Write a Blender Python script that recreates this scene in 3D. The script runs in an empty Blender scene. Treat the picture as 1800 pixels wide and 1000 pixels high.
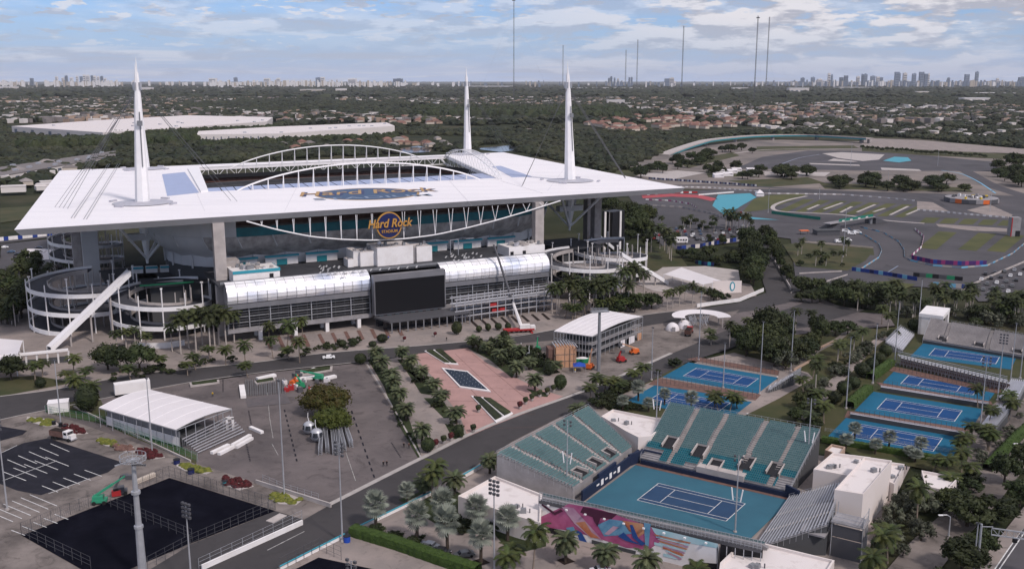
import bpy, math, random
from mathutils import Vector, Matrix, noise
R = math.radians
random.seed(11)
sc = bpy.context.scene
col = sc.collection
# ------------------------------------------------------------------ camera, sky, sun, exposure
F = 1700.0; HY = 142.0; HC = 103.5
PITCH = math.atan((500-HY)/F)
cd = bpy.data.cameras.new('camera'); cam = bpy.data.objects.new('camera', cd); col.objects.link(cam)
cd.sensor_width = 36; cd.lens = 36*F/1800; cd.clip_start = 1; cd.clip_end = 200000
cam.location = (0, 0, HC); cam.rotation_euler = (R(90)-PITCH, 0, 0)
sc.camera = cam
SUN_EL, SUN_AZ = 46, 138          # azimuth clockwise from +Y: the sun stands behind and right of the camera
SUN_STRENGTH = 2.7; SKY_STRENGTH = 0.09
w = bpy.data.worlds.new('World'); sc.world = w; w.use_nodes = True
nt = w.node_tree; nt.nodes.clear()
def N(t, **k):
    n = nt.nodes.new(t)
    for a, b in k.items(): setattr(n, a, b)
    return n
def L(a, b): nt.links.new(a, b)
def math_n(op, a, b=None, clamp=False):
    n = N('ShaderNodeMath', operation=op); n.use_clamp = clamp
    for i, v in enumerate((a, b)):
        if v is None: continue
        if isinstance(v, (int, float)): n.inputs[i].default_value = v
        else: L(v, n.inputs[i])
    return n.outputs[0]
sky = N('ShaderNodeTexSky', sky_type='NISHITA'); sky.sun_disc = False
sky.sun_elevation = R(SUN_EL); sky.sun_rotation = R(SUN_AZ); sky.altitude = 100
sky.air_density = 1.0; sky.dust_density = 1.2; sky.ozone_density = 2.2
tc = N('ShaderNodeTexCoord'); sep = N('ShaderNodeSeparateXYZ'); L(tc.outputs['Generated'], sep.inputs[0])
zz = math_n('ADD', math_n('MAXIMUM', sep.outputs[2], 0.0), 0.035)
comb = N('ShaderNodeCombineXYZ')
L(math_n('DIVIDE', sep.outputs[0], zz), comb.inputs[0]); L(math_n('DIVIDE', sep.outputs[1], zz), comb.inputs[1])
def cloud_layer(scale, detail, rough, lo, hi, seed, dist=0.6):
    mp = N('ShaderNodeMapping'); L(comb.outputs[0], mp.inputs[0]); mp.inputs['Location'].default_value = (seed, seed*1.7, seed)
    mp.inputs['Scale'].default_value = (1.0, 1.0, 1)
    nz = N('ShaderNodeTexNoise'); L(mp.outputs[0], nz.inputs['Vector']); nz.inputs['Scale'].default_value = scale
    nz.inputs['Detail'].default_value = detail; nz.inputs['Roughness'].default_value = rough; nz.inputs['Distortion'].default_value = dist
    r = N('ShaderNodeMapRange', interpolation_type='SMOOTHSTEP'); L(nz.outputs['Fac'], r.inputs[0])
    r.inputs[1].default_value = lo; r.inputs[2].default_value = hi
    return r.outputs[0]
def puffs(sx, sz, detail, lo, hi, off, dz=0.0):
    cb = N('ShaderNodeCombineXYZ'); L(math_n('MULTIPLY', sep.outputs[0], sx), cb.inputs[0]); L(math_n('MULTIPLY', sep.outputs[1], sx), cb.inputs[1])
    L(math_n('MULTIPLY', math_n('ADD', sep.outputs[2], dz+off), sz), cb.inputs[2])
    nz = N('ShaderNodeTexNoise'); L(cb.outputs[0], nz.inputs['Vector']); nz.inputs['Scale'].default_value = 1.0; nz.inputs['Detail'].default_value = detail; nz.inputs['Roughness'].default_value = 0.58
    r = N('ShaderNodeMapRange', interpolation_type='SMOOTHSTEP'); L(nz.outputs['Fac'], r.inputs[0]); r.inputs[1].default_value = lo; r.inputs[2].default_value = hi
    return r.outputs[0], nz.outputs['Fac']
p1, n1 = puffs(14, 60, 10, 0.44, 0.53, 3.3)              # heaped clouds
_, n1b = puffs(14, 60, 10, 0.44, 0.53, 3.3, 0.009)       # the same a little higher: tells lit tops from shaded bases
p2, n2 = puffs(40, 190, 8, 0.52, 0.585, 7.7)            # small scattered puffs
c1 = cloud_layer(0.30, 7, 0.6, 0.44, 0.62, 3.1)         # thin streaked layer
c3 = cloud_layer(0.16, 3, 0.5, 0.42, 0.62, 5.5, 0.2)
right = math_n('ADD', math_n('MULTIPLY', sep.outputs[0], 1.9), 0.55, True)
highz = math_n('MULTIPLY', sep.outputs[2], 16.0, True)
dens = math_n('MULTIPLY', p1, math_n('MULTIPLY', right, math_n('ADD', math_n('MULTIPLY', highz, 0.8), 0.25)))
dens = math_n('MAXIMUM', dens, math_n('MULTIPLY', math_n('MULTIPLY', p2, 0.75), highz))
dens = math_n('MAXIMUM', dens, math_n('MULTIPLY', c1, 0.5))
high = math_n('MULTIPLY', math_n('SUBTRACT', sep.outputs[2], 0.14), 1.6, True)
dens = math_n('ADD', dens, math_n('MULTIPLY', high, 0.75), True)  # extra unseen cloud overhead, added to make the skylight less blue
dens = math_n('MULTIPLY', dens, 0.92)
sh = math_n('ADD', math_n('MULTIPLY', math_n('SUBTRACT', n1b, n1), 9.0), 0.5, True)
ccol = N('ShaderNodeMixRGB'); L(sh, ccol.inputs[0])
CLD = 0.70/SKY_STRENGTH
ccol.inputs[1].default_value = (1.16*CLD, 1.11*CLD, 1.15*CLD, 1); ccol.inputs[2].default_value = (0.65*CLD, 0.65*CLD, 0.75*CLD, 1)
mx = N('ShaderNodeMixRGB'); L(dens, mx.inputs[0])
tint = N('ShaderNodeMixRGB', blend_type='MULTIPLY'); tint.inputs[0].default_value = 1; tint.inputs[2].default_value = (0.72, 1.02, 1.60, 1)
hz_f = math_n('POWER', 2.718, math_n('MULTIPLY', math_n('MAXIMUM', sep.outputs[2], 0.0), -22.0))
air = N('ShaderNodeMixRGB'); L(math_n('MULTIPLY', hz_f, 0.9), air.inputs[0]); air.inputs[2].default_value = (0.48/SKY_STRENGTH, 0.59/SKY_STRENGTH, 0.86/SKY_STRENGTH, 1)
L(sky.outputs[0], tint.inputs[1]); L(tint.outputs[0], air.inputs[1]); L(air.outputs[0], mx.inputs[1]); L(ccol.outputs[0], mx.inputs[2])
bg = N('ShaderNodeBackground'); bg.inputs[1].default_value = SKY_STRENGTH; L(mx.outputs[0], bg.inputs[0])
wo = N('ShaderNodeOutputWorld'); L(bg.outputs[0], wo.inputs[0])
sl = bpy.data.lights.new('sun', 'SUN'); sun = bpy.data.objects.new('sun', sl); col.objects.link(sun)
sl.energy = SUN_STRENGTH; sl.angle = R(6); sl.color = (1.0, 0.90, 0.84)
sun.rotation_euler = (R(90-SUN_EL), 0, R(180-SUN_AZ))
sc.view_settings.view_transform = 'Standard'; sc.view_settings.look = 'None'
sc.view_settings.exposure = 0.07; sc.view_settings.gamma = 1.0; sc.view_settings.use_curve_mapping = False
sc.render.engine = 'CYCLES'; sc.cycles.volume_bounces = 0; sc.cycles.max_bounces = 6

# ------------------------------------------------------------------ helpers
CP, SP = math.cos(PITCH), math.sin(PITCH)
def up(x, y, z=0.0):
    """where the line of sight through a photo pixel meets the height z"""
    dx, dy = x-900, y-500
    d = (dx/F, CP-dy/F*SP, -SP-dy/F*CP); t = (z-HC)/d[2]
    return Vector((d[0]*t, d[1]*t, z))
def zat(P, y):
    """height above a ground point that shows at photo row y"""
    k = (500-y)/F; Y = P[1]
    return HC + Y*(k*CP-SP)/(CP+k*SP)
def pix(p):
    d = p[1]*CP-(p[2]-HC)*SP; v = -(p[1]*SP+(p[2]-HC)*CP)/d*F
    return 900+p[0]/d*F, 500+v
class MB:
    def __init__(s): s.v = []; s.f = []; s.m = []
    def face(s, pts, m=0):
        i = len(s.v); s.v += [tuple(p) for p in pts]; s.f.append(tuple(range(i, i+len(pts)))); s.m.append(m); return s
    def box(s, c, size, rz=0, m=0):
        """c = centre of the base"""
        x, y, z = size[0]/2, size[1]/2, size[2]; cr, sr = math.cos(rz), math.sin(rz); i = len(s.v)
        for zz_ in (0, z):
            for a, b in ((-x, -y), (x, -y), (x, y), (-x, y)):
                s.v.append((c[0]+a*cr-b*sr, c[1]+a*sr+b*cr, c[2]+zz_))
        for f in ((3, 2, 1, 0), (4, 5, 6, 7), (0, 1, 5, 4), (1, 2, 6, 5), (2, 3, 7, 6), (3, 0, 4, 7)):
            s.f.append(tuple(i+k for k in f)); s.m.append(m)
        return s
    def prism(s, poly, z0, z1, m=0, mt=None, open_bottom=True):
        """poly anticlockwise or clockwise; z1 may be a list of heights"""
        n = len(poly); A = sum(poly[k][0]*poly[(k+1) % n][1]-poly[(k+1) % n][0]*poly[k][1] for k in range(n))
        if A < 0: poly = poly[::-1]; z1 = z1[::-1] if isinstance(z1, (list, tuple)) else z1; z0 = z0[::-1] if isinstance(z0, (list, tuple)) else z0
        h = z1 if isinstance(z1, (list, tuple)) else [z1]*n; b = z0 if isinstance(z0, (list, tuple)) else [z0]*n
        i = len(s.v); s.v += [(p[0], p[1], b[k]) for k, p in enumerate(poly)]+[(p[0], p[1], h[k]) for k, p in enumerate(poly)]
        for k in range(n):
            j = (k+1) % n; s.f.append((i+k, i+j, i+n+j, i+n+k)); s.m.append(m)
        s.f.append(tuple(range(i+n, i+2*n))); s.m.append(m if mt is None else mt)
        if not open_bottom: s.f.append(tuple(range(i+n-1, i-1, -1))); s.m.append(m)
        return s
    def tube(s, p, q, r1, r2=None, n=6, m=0, cap=True):
        p, q = Vector(p), Vector(q); r2 = r1 if r2 is None else r2
        d = (q-p)
        if d.length < 1e-6: return s
        d.normalize(); a = d.cross(Vector((0, 0, 1)));
        if a.length < 1e-3: a = Vector((1, 0, 0))
        a.normalize(); b = d.cross(a); i = len(s.v)
        for c, r in ((p, r1), (q, r2)):
            for k in range(n):
                t = 2*math.pi*(k+0.5)/n; s.v.append(tuple(c+a*(r*math.cos(t))+b*(r*math.sin(t))))
        for k in range(n):
            j = (k+1) % n; s.f.append((i+k, i+n+k, i+n+j, i+j)); s.m.append(m)
        if cap: s.f.append(tuple(range(i+n, i+2*n))[::-1]); s.m.append(m); s.f.append(tuple(range(i, i+n))); s.m.append(m)
        return s
    def bar(s, p, q, w, m=0): return s.tube(p, q, w*0.707, None, 4, m)
    def path(s, pts, r, n=5, m=0):
        for a, b in zip(pts[:-1], pts[1:]): s.tube(a, b, r, None, n, m)
        return s
    def grid(s, rows, m=0):
        """rows: list of equal-length point rows -> quads"""
        i = len(s.v); n = len(rows[0])
        for r in rows: s.v += [tuple(p) for p in r]
        for a in range(len(rows)-1):
            for b in range(n-1):
                s.f.append((i+a*n+b, i+a*n+b+1, i+(a+1)*n+b+1, i+(a+1)*n+b)); s.m.append(m)
        return s
    def ball(s, c, rx, ry, rz, nu=10, nv=7, m=0, jag=0, half=False, seed=0):
        rows = []
        for j in range(nv+1):
            ph = (math.pi/2)*(j/nv) if half else -math.pi/2+math.pi*j/nv
            row = []
            for k in range(nu+1):
                t = 2*math.pi*(k % nu)/nu; d = Vector((math.cos(ph)*math.cos(t), math.cos(ph)*math.sin(t), math.sin(ph)))
                q = 1+jag*noise.noise(d*2.2+Vector((seed*3.1, seed, 0)))
                row.append((c[0]+rx*d.x*q, c[1]+ry*d.y*q, c[2]+rz*d.z*q))
            rows.append(row)
        return s.grid(rows, m)
    def mesh(s, name, mats, off=(0, 0, 0), smooth=False):
        me = bpy.data.meshes.new(name)
        me.from_pydata([(x-off[0], y-off[1], z-off[2]) for x, y, z in s.v], [], s.f)
        for mt in (mats if isinstance(mats, (list, tuple)) else [mats]): me.materials.append(mt)
        me.polygons.foreach_set('material_index', s.m)
        if smooth: me.polygons.foreach_set('use_smooth', [True]*len(s.f))
        me.update(); return me
    def build(s, name, mats, parent=None, smooth=False, org=None, **tags):
        off = org if org is not None else (wloc(parent) if parent else (0, 0, 0))
        me = s.mesh(name, mats, off, smooth)
        o = bpy.data.objects.new(name, me); col.objects.link(o)
        if parent: o.parent = parent
        elif org is not None: o.location = org
        for k, v in tags.items(): o[k] = v
        return o
WL = {}
def wloc(o):
    p = Vector((0, 0, 0))
    while o: p += o.location; o = o.parent
    return p
def thing(name, label, cat, loc=(0, 0, 0), rz=0, group=None):
    o = bpy.data.objects.new(name, None); col.objects.link(o); o.empty_display_size = 1
    o.location = loc; o.rotation_euler = (0, 0, rz); o['label'] = label; o['category'] = cat
    if group: o['group'] = group
    return o
def tag(o, label, cat, group=None):
    o['label'] = label; o['category'] = cat
    if group: o['group'] = group
    return o
KIDS = {}
def copy_tree(o, label=None, group=None, loc=None, rz=None, scale=None, parent=None):
    c = o.copy(); col.objects.link(c)
    if parent: c.parent = parent
    if label: c['label'] = label
    if group: c['group'] = group
    if loc is not None: c.location = loc
    if rz is not None: c.rotation_euler = (0, 0, rz)
    if scale is not None: c.scale = scale if hasattr(scale, '__len__') else (scale,)*3
    if o.name not in KIDS: KIDS[o.name] = list(o.children)
    for ch in KIDS[o.name]:
        copy_tree(ch, parent=c)
    return c
ORD = ['first', 'second', 'third', 'fourth', 'fifth', 'sixth', 'seventh', 'eighth', 'ninth', 'tenth', 'eleventh', 'twelfth', 'thirteenth', 'fourteenth', 'fifteenth', 'sixteenth', 'seventeenth', 'eighteenth', 'nineteenth', 'twentieth']
class Proto:
    """first use moves the prototype itself, later ones copy it"""
    def __init__(s, root): s.root = root; s.used = False; KIDS[root.name] = list(root.children); s.base = root.scale.copy()
    def put(s, label, group, loc, rz=0, scale=1):
        if not s.used:
            s.used = True; o = s.root; o['label'] = label
            if group: o['group'] = group
            o.location = loc; o.rotation_euler = (0, 0, rz); o.scale = scale if hasattr(scale, '__len__') else (scale,)*3
            return o
        return copy_tree(s.root, label, group, loc, rz, scale)
def in_poly(x, y, poly):
    c = False; n = len(poly)
    for i in range(n):
        x1, y1 = poly[i][0], poly[i][1]; x2, y2 = poly[i-1][0], poly[i-1][1]
        if (y1 > y) != (y2 > y) and x < (x2-x1)*(y-y1)/(y2-y1)+x1: c = not c
    return c
# ------------------------------------------------------------------ materials
MT = {}
def mat(name, c, rough=0.8, metal=0.0, var=0.0, scale=0.2, c2=None, spec=0.3, bump=0.0, bscale=None, detail=6, lo=0.35, hi=0.65, alpha=None, trans=0, objrand=0.0, stretch=None, st=None):
    m = bpy.data.materials.new(name); m.use_nodes = True; t = m.node_tree; b = t.nodes['Principled BSDF']
    b.inputs['Roughness'].default_value = rough; b.inputs['Metallic'].default_value = metal
    b.inputs['Specular IOR Level'].default_value = spec
    b.inputs['Base Color'].default_value = (*c, 1)
    if c2 is None and var: c2 = tuple(max(0, k*(1-var)) for k in c); c = tuple(k*(1+var*0.6) for k in c)
    src = None
    tcn = t.nodes.new('ShaderNodeTexCoord')
    geo = t.nodes.new('ShaderNodeNewGeometry')
    if c2 is not None:
        nz = t.nodes.new('ShaderNodeTexNoise'); nz.inputs['Scale'].default_value = scale; nz.inputs['Detail'].default_value = detail; nz.inputs['Roughness'].default_value = 0.6
        if stretch:
            mpn = t.nodes.new('ShaderNodeMapping'); t.links.new(geo.outputs['Position'], mpn.inputs[0]); mpn.inputs['Rotation'].default_value = (0, 0, stretch[0]); mpn.inputs['Scale'].default_value = (stretch[1], stretch[2], 1)
            t.links.new(mpn.outputs[0], nz.inputs['Vector'])
        else: t.links.new(geo.outputs['Position'], nz.inputs['Vector'])
        r = t.nodes.new('ShaderNodeMapRange'); t.links.new(nz.outputs['Fac'], r.inputs[0]); r.inputs[1].default_value = lo; r.inputs[2].default_value = hi
        mxn = t.nodes.new('ShaderNodeMixRGB'); t.links.new(r.outputs[0], mxn.inputs[0])
        mxn.inputs[1].default_value = (*c, 1); mxn.inputs[2].default_value = (*c2, 1); src = mxn.outputs[0]
    if st:
        n2 = t.nodes.new('ShaderNodeTexNoise'); n2.inputs['Scale'].default_value = st[0]; n2.inputs['Detail'].default_value = 10; n2.inputs['Roughness'].default_value = 0.7; n2.inputs['Distortion'].default_value = 1.5
        t.links.new(geo.outputs['Position'], n2.inputs['Vector'])
        r2 = t.nodes.new('ShaderNodeMapRange'); t.links.new(n2.outputs['Fac'], r2.inputs[0]); r2.inputs[1].default_value = st[1]; r2.inputs[2].default_value = st[2]; r2.inputs[3].default_value = 1.0; r2.inputs[4].default_value = st[3]
        h2 = t.nodes.new('ShaderNodeHueSaturation'); t.links.new(r2.outputs[0], h2.inputs['Value']); t.links.new(src, h2.inputs['Color']); src = h2.outputs[0]
    if objrand:
        oi = t.nodes.new('ShaderNodeObjectInfo'); r = t.nodes.new('ShaderNodeMapRange'); t.links.new(oi.outputs['Random'], r.inputs[0])
        r.inputs[3].default_value = 1-objrand; r.inputs[4].default_value = 1+objrand
        hs = t.nodes.new('ShaderNodeHueSaturation'); t.links.new(r.outputs[0], hs.inputs['Value'])
        if 'leaf' in name:
            w2 = t.nodes.new('ShaderNodeMath'); w2.operation = 'PINGPONG'; t.links.new(oi.outputs['Random'], w2.inputs[0]); w2.inputs[1].default_value = 0.07
            r3 = t.nodes.new('ShaderNodeMapRange'); t.links.new(w2.outputs[0], r3.inputs[0]); r3.inputs[2].default_value = 0.07; r3.inputs[3].default_value = 0.475; r3.inputs[4].default_value = 0.515; t.links.new(r3.outputs[0], hs.inputs['Hue'])
        if src is not None: t.links.new(src, hs.inputs['Color'])
        else: hs.inputs['Color'].default_value = (*c, 1)
        src = hs.outputs[0]
    if src is not None: t.links.new(src, b.inputs['Base Color'])
    if bump:
        nb = t.nodes.new('ShaderNodeTexNoise'); nb.inputs['Scale'].default_value = bscale or scale*6; nb.inputs['Detail'].default_value = 4
        t.links.new(geo.outputs['Position'], nb.inputs['Vector'])
        bn = t.nodes.new('ShaderNodeBump'); bn.inputs['Strength'].default_value = bump; bn.inputs['Distance'].default_value = 0.2
        t.links.new(nb.outputs['Fac'], bn.inputs['Height']); t.links.new(bn.outputs[0], b.inputs['Normal'])
    if trans: b.inputs['Transmission Weight'].default_value = trans
    if alpha is not None: b.inputs['Alpha'].default_value = alpha
    MT[name] = m; return m
mat('white_roof', (0.80, 0.775, 0.79), 0.55, c2=(0.70, 0.68, 0.70), scale=0.045, detail=9, lo=.45, hi=.8, stretch=(-.48, .5, 3.0))
mat('white_steel', (0.78, 0.77, 0.78), 0.5, var=0.05, scale=0.3)
mat('white_paint', (0.74, 0.72, 0.72), 0.6, var=0.10, scale=0.25, c2=(0.58, 0.55, 0.53), lo=0.45, hi=0.85)
mat('warm_white_wall', (0.66, 0.60, 0.575), 0.7, c2=(0.62, 0.56, 0.53), scale=0.15, lo=0.45, hi=0.8)
mat('dirty_white_roof', (0.64, 0.595, 0.585), 0.8, c2=(0.42, 0.37, 0.35), scale=0.35, lo=0.52, hi=0.78)
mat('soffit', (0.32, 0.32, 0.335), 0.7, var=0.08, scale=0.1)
mat('roof_disc', (0.42, 0.42, 0.47), 0.6, var=0.15, scale=0.5)
mat('lavender_sheet', (0.34, 0.385, 0.54), 0.35, var=0.08, scale=0.2)
mat('concrete', (0.36, 0.33, 0.32), 0.85, var=0.22, scale=0.3)
mat('light_concrete', (0.40, 0.365, 0.35), 0.85, var=0.15, scale=0.25)
mat('bowl_concrete', (0.40, 0.375, 0.36), 0.85, var=0.35, scale=0.25)
mat('bowl_white', (0.55, 0.55, 0.56), 0.7, var=0.08, scale=0.1)
mat('dark_deck', (0.050, 0.052, 0.060), 0.85, var=0.2, scale=0.3)
mat('ramp_deck', (0.060, 0.063, 0.078), 0.85, var=0.15, scale=0.3)
mat('teal_band', (0.012, 0.13, 0.16), 0.5, var=0.2, scale=0.2)
mat('teal_trim', (0.035, 0.27, 0.35), 0.5)
mat('teal_dark', (0.02, 0.20, 0.24), 0.5)
mat('brown_dark', (0.10, 0.05, 0.04), 0.8, var=0.3, scale=0.4)
mat('black', (0.012, 0.012, 0.015), 0.5)
mat('screen', (0.008, 0.008, 0.010), 0.35)
mat('dark_glass', (0.02, 0.022, 0.028), 0.12, spec=0.6)
mat('dark_steel', (0.10, 0.10, 0.11), 0.5, metal=0.3)
mat('grey_steel', (0.24, 0.245, 0.26), 0.45, metal=0.3, var=0.1, scale=0.5)
mat('galvanised', (0.42, 0.43, 0.46), 0.45, metal=0.4, var=0.12, scale=0.6)
mat('aluminium', (0.62, 0.62, 0.66), 0.4, metal=0.5, var=0.12, scale=0.5)
mat('silver_panel', (0.95, 0.94, 0.96), 0.32, metal=0.25, objrand=0.12, c2=(0.55, 0.60, 0.72), scale=0.06, lo=.48, hi=.62, detail=2, spec=.6)
mat('silver_frame', (0.25, 0.25, 0.27), 0.4, metal=0.5, var=0.1)
mat('gold', (0.46, 0.24, 0.055), 0.6); mat('dull_gold', (0.42, 0.27, 0.12), 0.7); mat('pool_dark', (0.018, 0.030, 0.050), 0.5, spec=.15)
mat('navy', (0.012, 0.018, 0.085), 0.45)
mat('slate_blue', (0.045, 0.085, 0.16), 0.6)
mat('asphalt', (0.056, 0.052, 0.054), 0.9, c2=(0.043, 0.040, 0.042), st=(0.12, .50, .70, .78), scale=0.05, bump=0.1, bscale=4)
mat('old_asphalt', (0.150, 0.128, 0.126), 0.9, c2=(0.085, 0.074, 0.075), st=(0.16, .52, .68, .6), scale=0.05, detail=9, bump=0.1, bscale=3)
mat('patched_lot', (0.10, 0.086, 0.080), 0.9, c2=(0.225, 0.195, 0.18), st=(0.2, .52, .66, .55), scale=0.08, detail=9)
mat('fresh_asphalt', (0.013, 0.0135, 0.019), 0.85, c2=(0.019, 0.019, 0.026), st=(0.15, .45, .7, 1.5), scale=0.1, spec=.1)
mat('court_black', (0.0045, 0.0048, 0.0085), 0.95, c2=(0.007, 0.0073, 0.012), st=(0.1, .45, .7, 1.5), scale=0.2, spec=0)
mat('far_asphalt', (0.085, 0.080, 0.088), 0.9, c2=(0.050, 0.048, 0.053), scale=0.02, detail=8)
mat('track', (0.078, 0.073, 0.080), 0.9, c2=(0.058, 0.055, 0.062), scale=0.03)
mat('pale_paving', (0.29, 0.245, 0.225), 0.9, c2=(0.20, 0.175, 0.165), st=(0.25, .54, .68, .65), scale=0.08, detail=8)
mat('sand_lot', (0.23, 0.195, 0.175), 0.95, c2=(0.11, 0.10, 0.095), scale=0.02, detail=9)
mat('pink_paving', (0.40, 0.245, 0.225), 0.9, c2=(0.33, 0.205, 0.19), st=(0.3, .55, .7, .75), scale=0.12, detail=8)
mat('kerb', (0.36, 0.335, 0.32), 0.85, var=0.15, scale=0.5)
mat('line_white', (0.70, 0.70, 0.70), 0.7, c2=(0.45, 0.45, 0.45), scale=1.0)
mat('road_line', (0.45, 0.44, 0.42), 0.8, c2=(0.2, 0.2, 0.2), scale=0.8)
mat('grass', (0.032, 0.042, 0.013), 0.95, c2=(0.070, 0.062, 0.028), scale=0.06, detail=9)
mat('dry_grass', (0.088, 0.088, 0.030), 0.95, c2=(0.055, 0.062, 0.022), scale=0.04, detail=9)
mat('mulch', (0.020, 0.013, 0.010), 0.95, var=0.4, scale=0.8)
mat('dark_bed', (0.018, 0.028, 0.010), 0.95, c2=(0.035, 0.045, 0.015), scale=0.6)
mat('yellow_shrub', (0.17, 0.17, 0.03), 0.9, c2=(0.07, 0.09, 0.02), scale=1.2, bump=0.5)
mat('red_shrub', (0.09, 0.012, 0.016), 0.9, c2=(0.03, 0.01, 0.01), scale=1.5, bump=0.5)
mat('hedge', (0.026, 0.052, 0.009), 0.9, c2=(0.050, 0.085, 0.016), scale=1.4, bump=0.8, bscale=3)
mat('court_teal', (0.020, 0.122, 0.215), 0.8, c2=(0.018, 0.105, 0.185), scale=0.12, detail=9, spec=.06)
mat('court_blue', (0.018, 0.066, 0.190), 0.8, c2=(0.016, 0.056, 0.16), scale=0.15, detail=9, spec=.06)
mat('main_teal', (0.044, 0.130, 0.180), 0.8, c2=(0.040, 0.112, 0.158), scale=0.12, detail=9, spec=.06)
mat('main_blue', (0.032, 0.066, 0.130), 0.8, c2=(0.028, 0.056, 0.112), scale=0.2, detail=9, spec=.06)
mat('seat_teal', (0.075, 0.155, 0.165), 0.5, c2=(0.135, 0.215, 0.22), scale=1.6, lo=0.4, hi=0.7)
mat('seat_deep', (0.012, 0.14, 0.18), 0.6, var=0.15, scale=0.5)
mat('stand_grey', (0.26, 0.25, 0.26), 0.7, var=0.15, scale=0.4)
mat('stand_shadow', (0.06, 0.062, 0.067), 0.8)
mat('wall_navy', (0.012, 0.020, 0.050), 0.6)
mat('brick_brown', (0.15, 0.085, 0.07), 0.85, var=0.25, scale=0.6)
mat('red_roof', (0.185, 0.098, 0.078), 0.85, objrand=0.25, var=0.2, scale=0.03)
mat('tan_wall', (0.36, 0.26, 0.20), 0.85, objrand=0.15)
mat('cream_wall', (0.46, 0.40, 0.34), 0.85, objrand=0.15)
mat('grey_roof', (0.20, 0.18, 0.175), 0.85, objrand=0.3)
mat('far_white', (0.60, 0.56, 0.54), 0.7, objrand=0.12)
mat('far_blue_glass', (0.16, 0.20, 0.27), 0.4, objrand=0.3)
mat('far_window', (0.10, 0.12, 0.16), 0.3)
mat('green_paint', (0.02, 0.22, 0.10), 0.5)
mat('mint_paint', (0.035, 0.26, 0.15), 0.5)
mat('orange_paint', (0.60, 0.13, 0.03), 0.5)
mat('red_paint', (0.34, 0.025, 0.028), 0.5)
mat('yellow_paint', (0.60, 0.42, 0.03), 0.5)
mat('blue_paint', (0.015, 0.06, 0.35), 0.5)
mat('banner_green', (0.01, 0.16, 0.12), 0.6)
mat('banner_blue', (0.02, 0.05, 0.24), 0.6)
mat('banner_sky', (0.15, 0.38, 0.55), 0.6)
mat('banner_purple', (0.06, 0.02, 0.12), 0.6)
mat('banner_pink', (0.24, 0.03, 0.13), 0.6)
mat('plywood', (0.50, 0.28, 0.17), 0.8, var=0.2, scale=0.4)
mat('tent', (0.66, 0.63, 0.645), 0.6, var=0.04, scale=0.1)
mat('rubber', (0.015, 0.015, 0.015), 0.8)
mat('trunk_palm', (0.20, 0.16, 0.13), 0.9, var=0.25, scale=1.5)
mat('trunk_dark', (0.06, 0.045, 0.035), 0.95, var=0.3, scale=1.5)
mat('trunk_pale', (0.38, 0.34, 0.31), 0.85, var=0.15, scale=1.5)
def leaf(name, c, c2, sc_=0.5, orand=0.36):
    m = mat(name, c, 0.7, c2=c2, scale=sc_, objrand=orand, spec=0.25, lo=0.38, hi=0.62); return m
leaf('palm_leaf', (0.022, 0.032, 0.011), (0.048, 0.060, 0.020))
leaf('date_leaf', (0.040, 0.055, 0.026), (0.085, 0.100, 0.048))
leaf('coco_leaf', (0.052, 0.064, 0.016), (0.028, 0.042, 0.012))
leaf('bismarck_leaf', (0.12, 0.14, 0.115), (0.20, 0.22, 0.185))
leaf('tree_leaf', (0.017, 0.026, 0.009), (0.040, 0.052, 0.017))
leaf('olive_leaf', (0.075, 0.088, 0.014), (0.055, 0.075, 0.014))
leaf('brown_leaf', (0.038, 0.050, 0.010), (0.062, 0.054, 0.011))
leaf('bush_leaf', (0.013, 0.020, 0.007), (0.030, 0.040, 0.013))
leaf('grey_leaf', (0.055, 0.065, 0.042), (0.10, 0.105, 0.075))
leaf('far_leaf', (0.012, 0.018, 0.008), (0.030, 0.034, 0.015), 0.01, 0.4)
M = MT
# ------------------------------------------------------------------ ground, roads, paving
LEVEL = [0.0]
def sheet(name, m, pts, z=0.02, kind='structure', px=True):
    ok = simple(pts)
    if not ok[0]: print('CROSSING OUTLINE', name, pts[0], ok[1:])
    P = [up(*p) if px else Vector((p[0], p[1], 0)) for p in pts]
    c = sum(P, Vector((0, 0, 0)))/len(P)
    from mathutils.geometry import tessellate_polygon
    tris = []
    for t in tessellate_polygon([[Vector((p.x-c.x, p.y-c.y, 0)) for p in P]]):
        u_, v_, w_ = (P[i] for i in t); ar = (v_.x-u_.x)*(w_.y-u_.y)-(v_.y-u_.y)*(w_.x-u_.x)
        tris.append(tuple(t) if ar > 0 else tuple(t)[::-1])
    me = bpy.data.meshes.new(name); me.from_pydata([(p.x-c.x, p.y-c.y, z) for p in P], [], tris); me.update(); me.materials.append(m)
    o = bpy.data.objects.new(name, me); col.objects.link(o); o.location = (c.x, c.y, 0)
    if kind: o['kind'] = kind
    return o
def spline(pts, n=8):
    out = []
    P = [Vector((p[0], p[1], 0)) for p in pts]; P = [P[0]*2-P[1]]+P+[P[-1]*2-P[-2]]
    for i in range(1, len(P)-2):
        for k in range(n):
            t = k/n; a, b, c, d = P[i-1:i+3]
            out.append(0.5*((2*b)+(c-a)*t+(2*a-5*b+4*c-d)*t*t+(3*b-a-3*c+d)*t**3))
    out.append(P[-2]); return out
def simple(pts):
    n = len(pts)
    def cr(a, b, c): return (b[0]-a[0])*(c[1]-a[1])-(b[1]-a[1])*(c[0]-a[0])
    for i in range(n):
        for j in range(i+2, n):
            if i == 0 and j == n-1: continue
            a, b, c, d = pts[i], pts[(i+1) % n], pts[j], pts[(j+1) % n]
            if cr(a, b, c)*cr(a, b, d) < 0 and cr(c, d, a)*cr(c, d, b) < 0: return False, i, j
    return True, 0, 0
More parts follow.
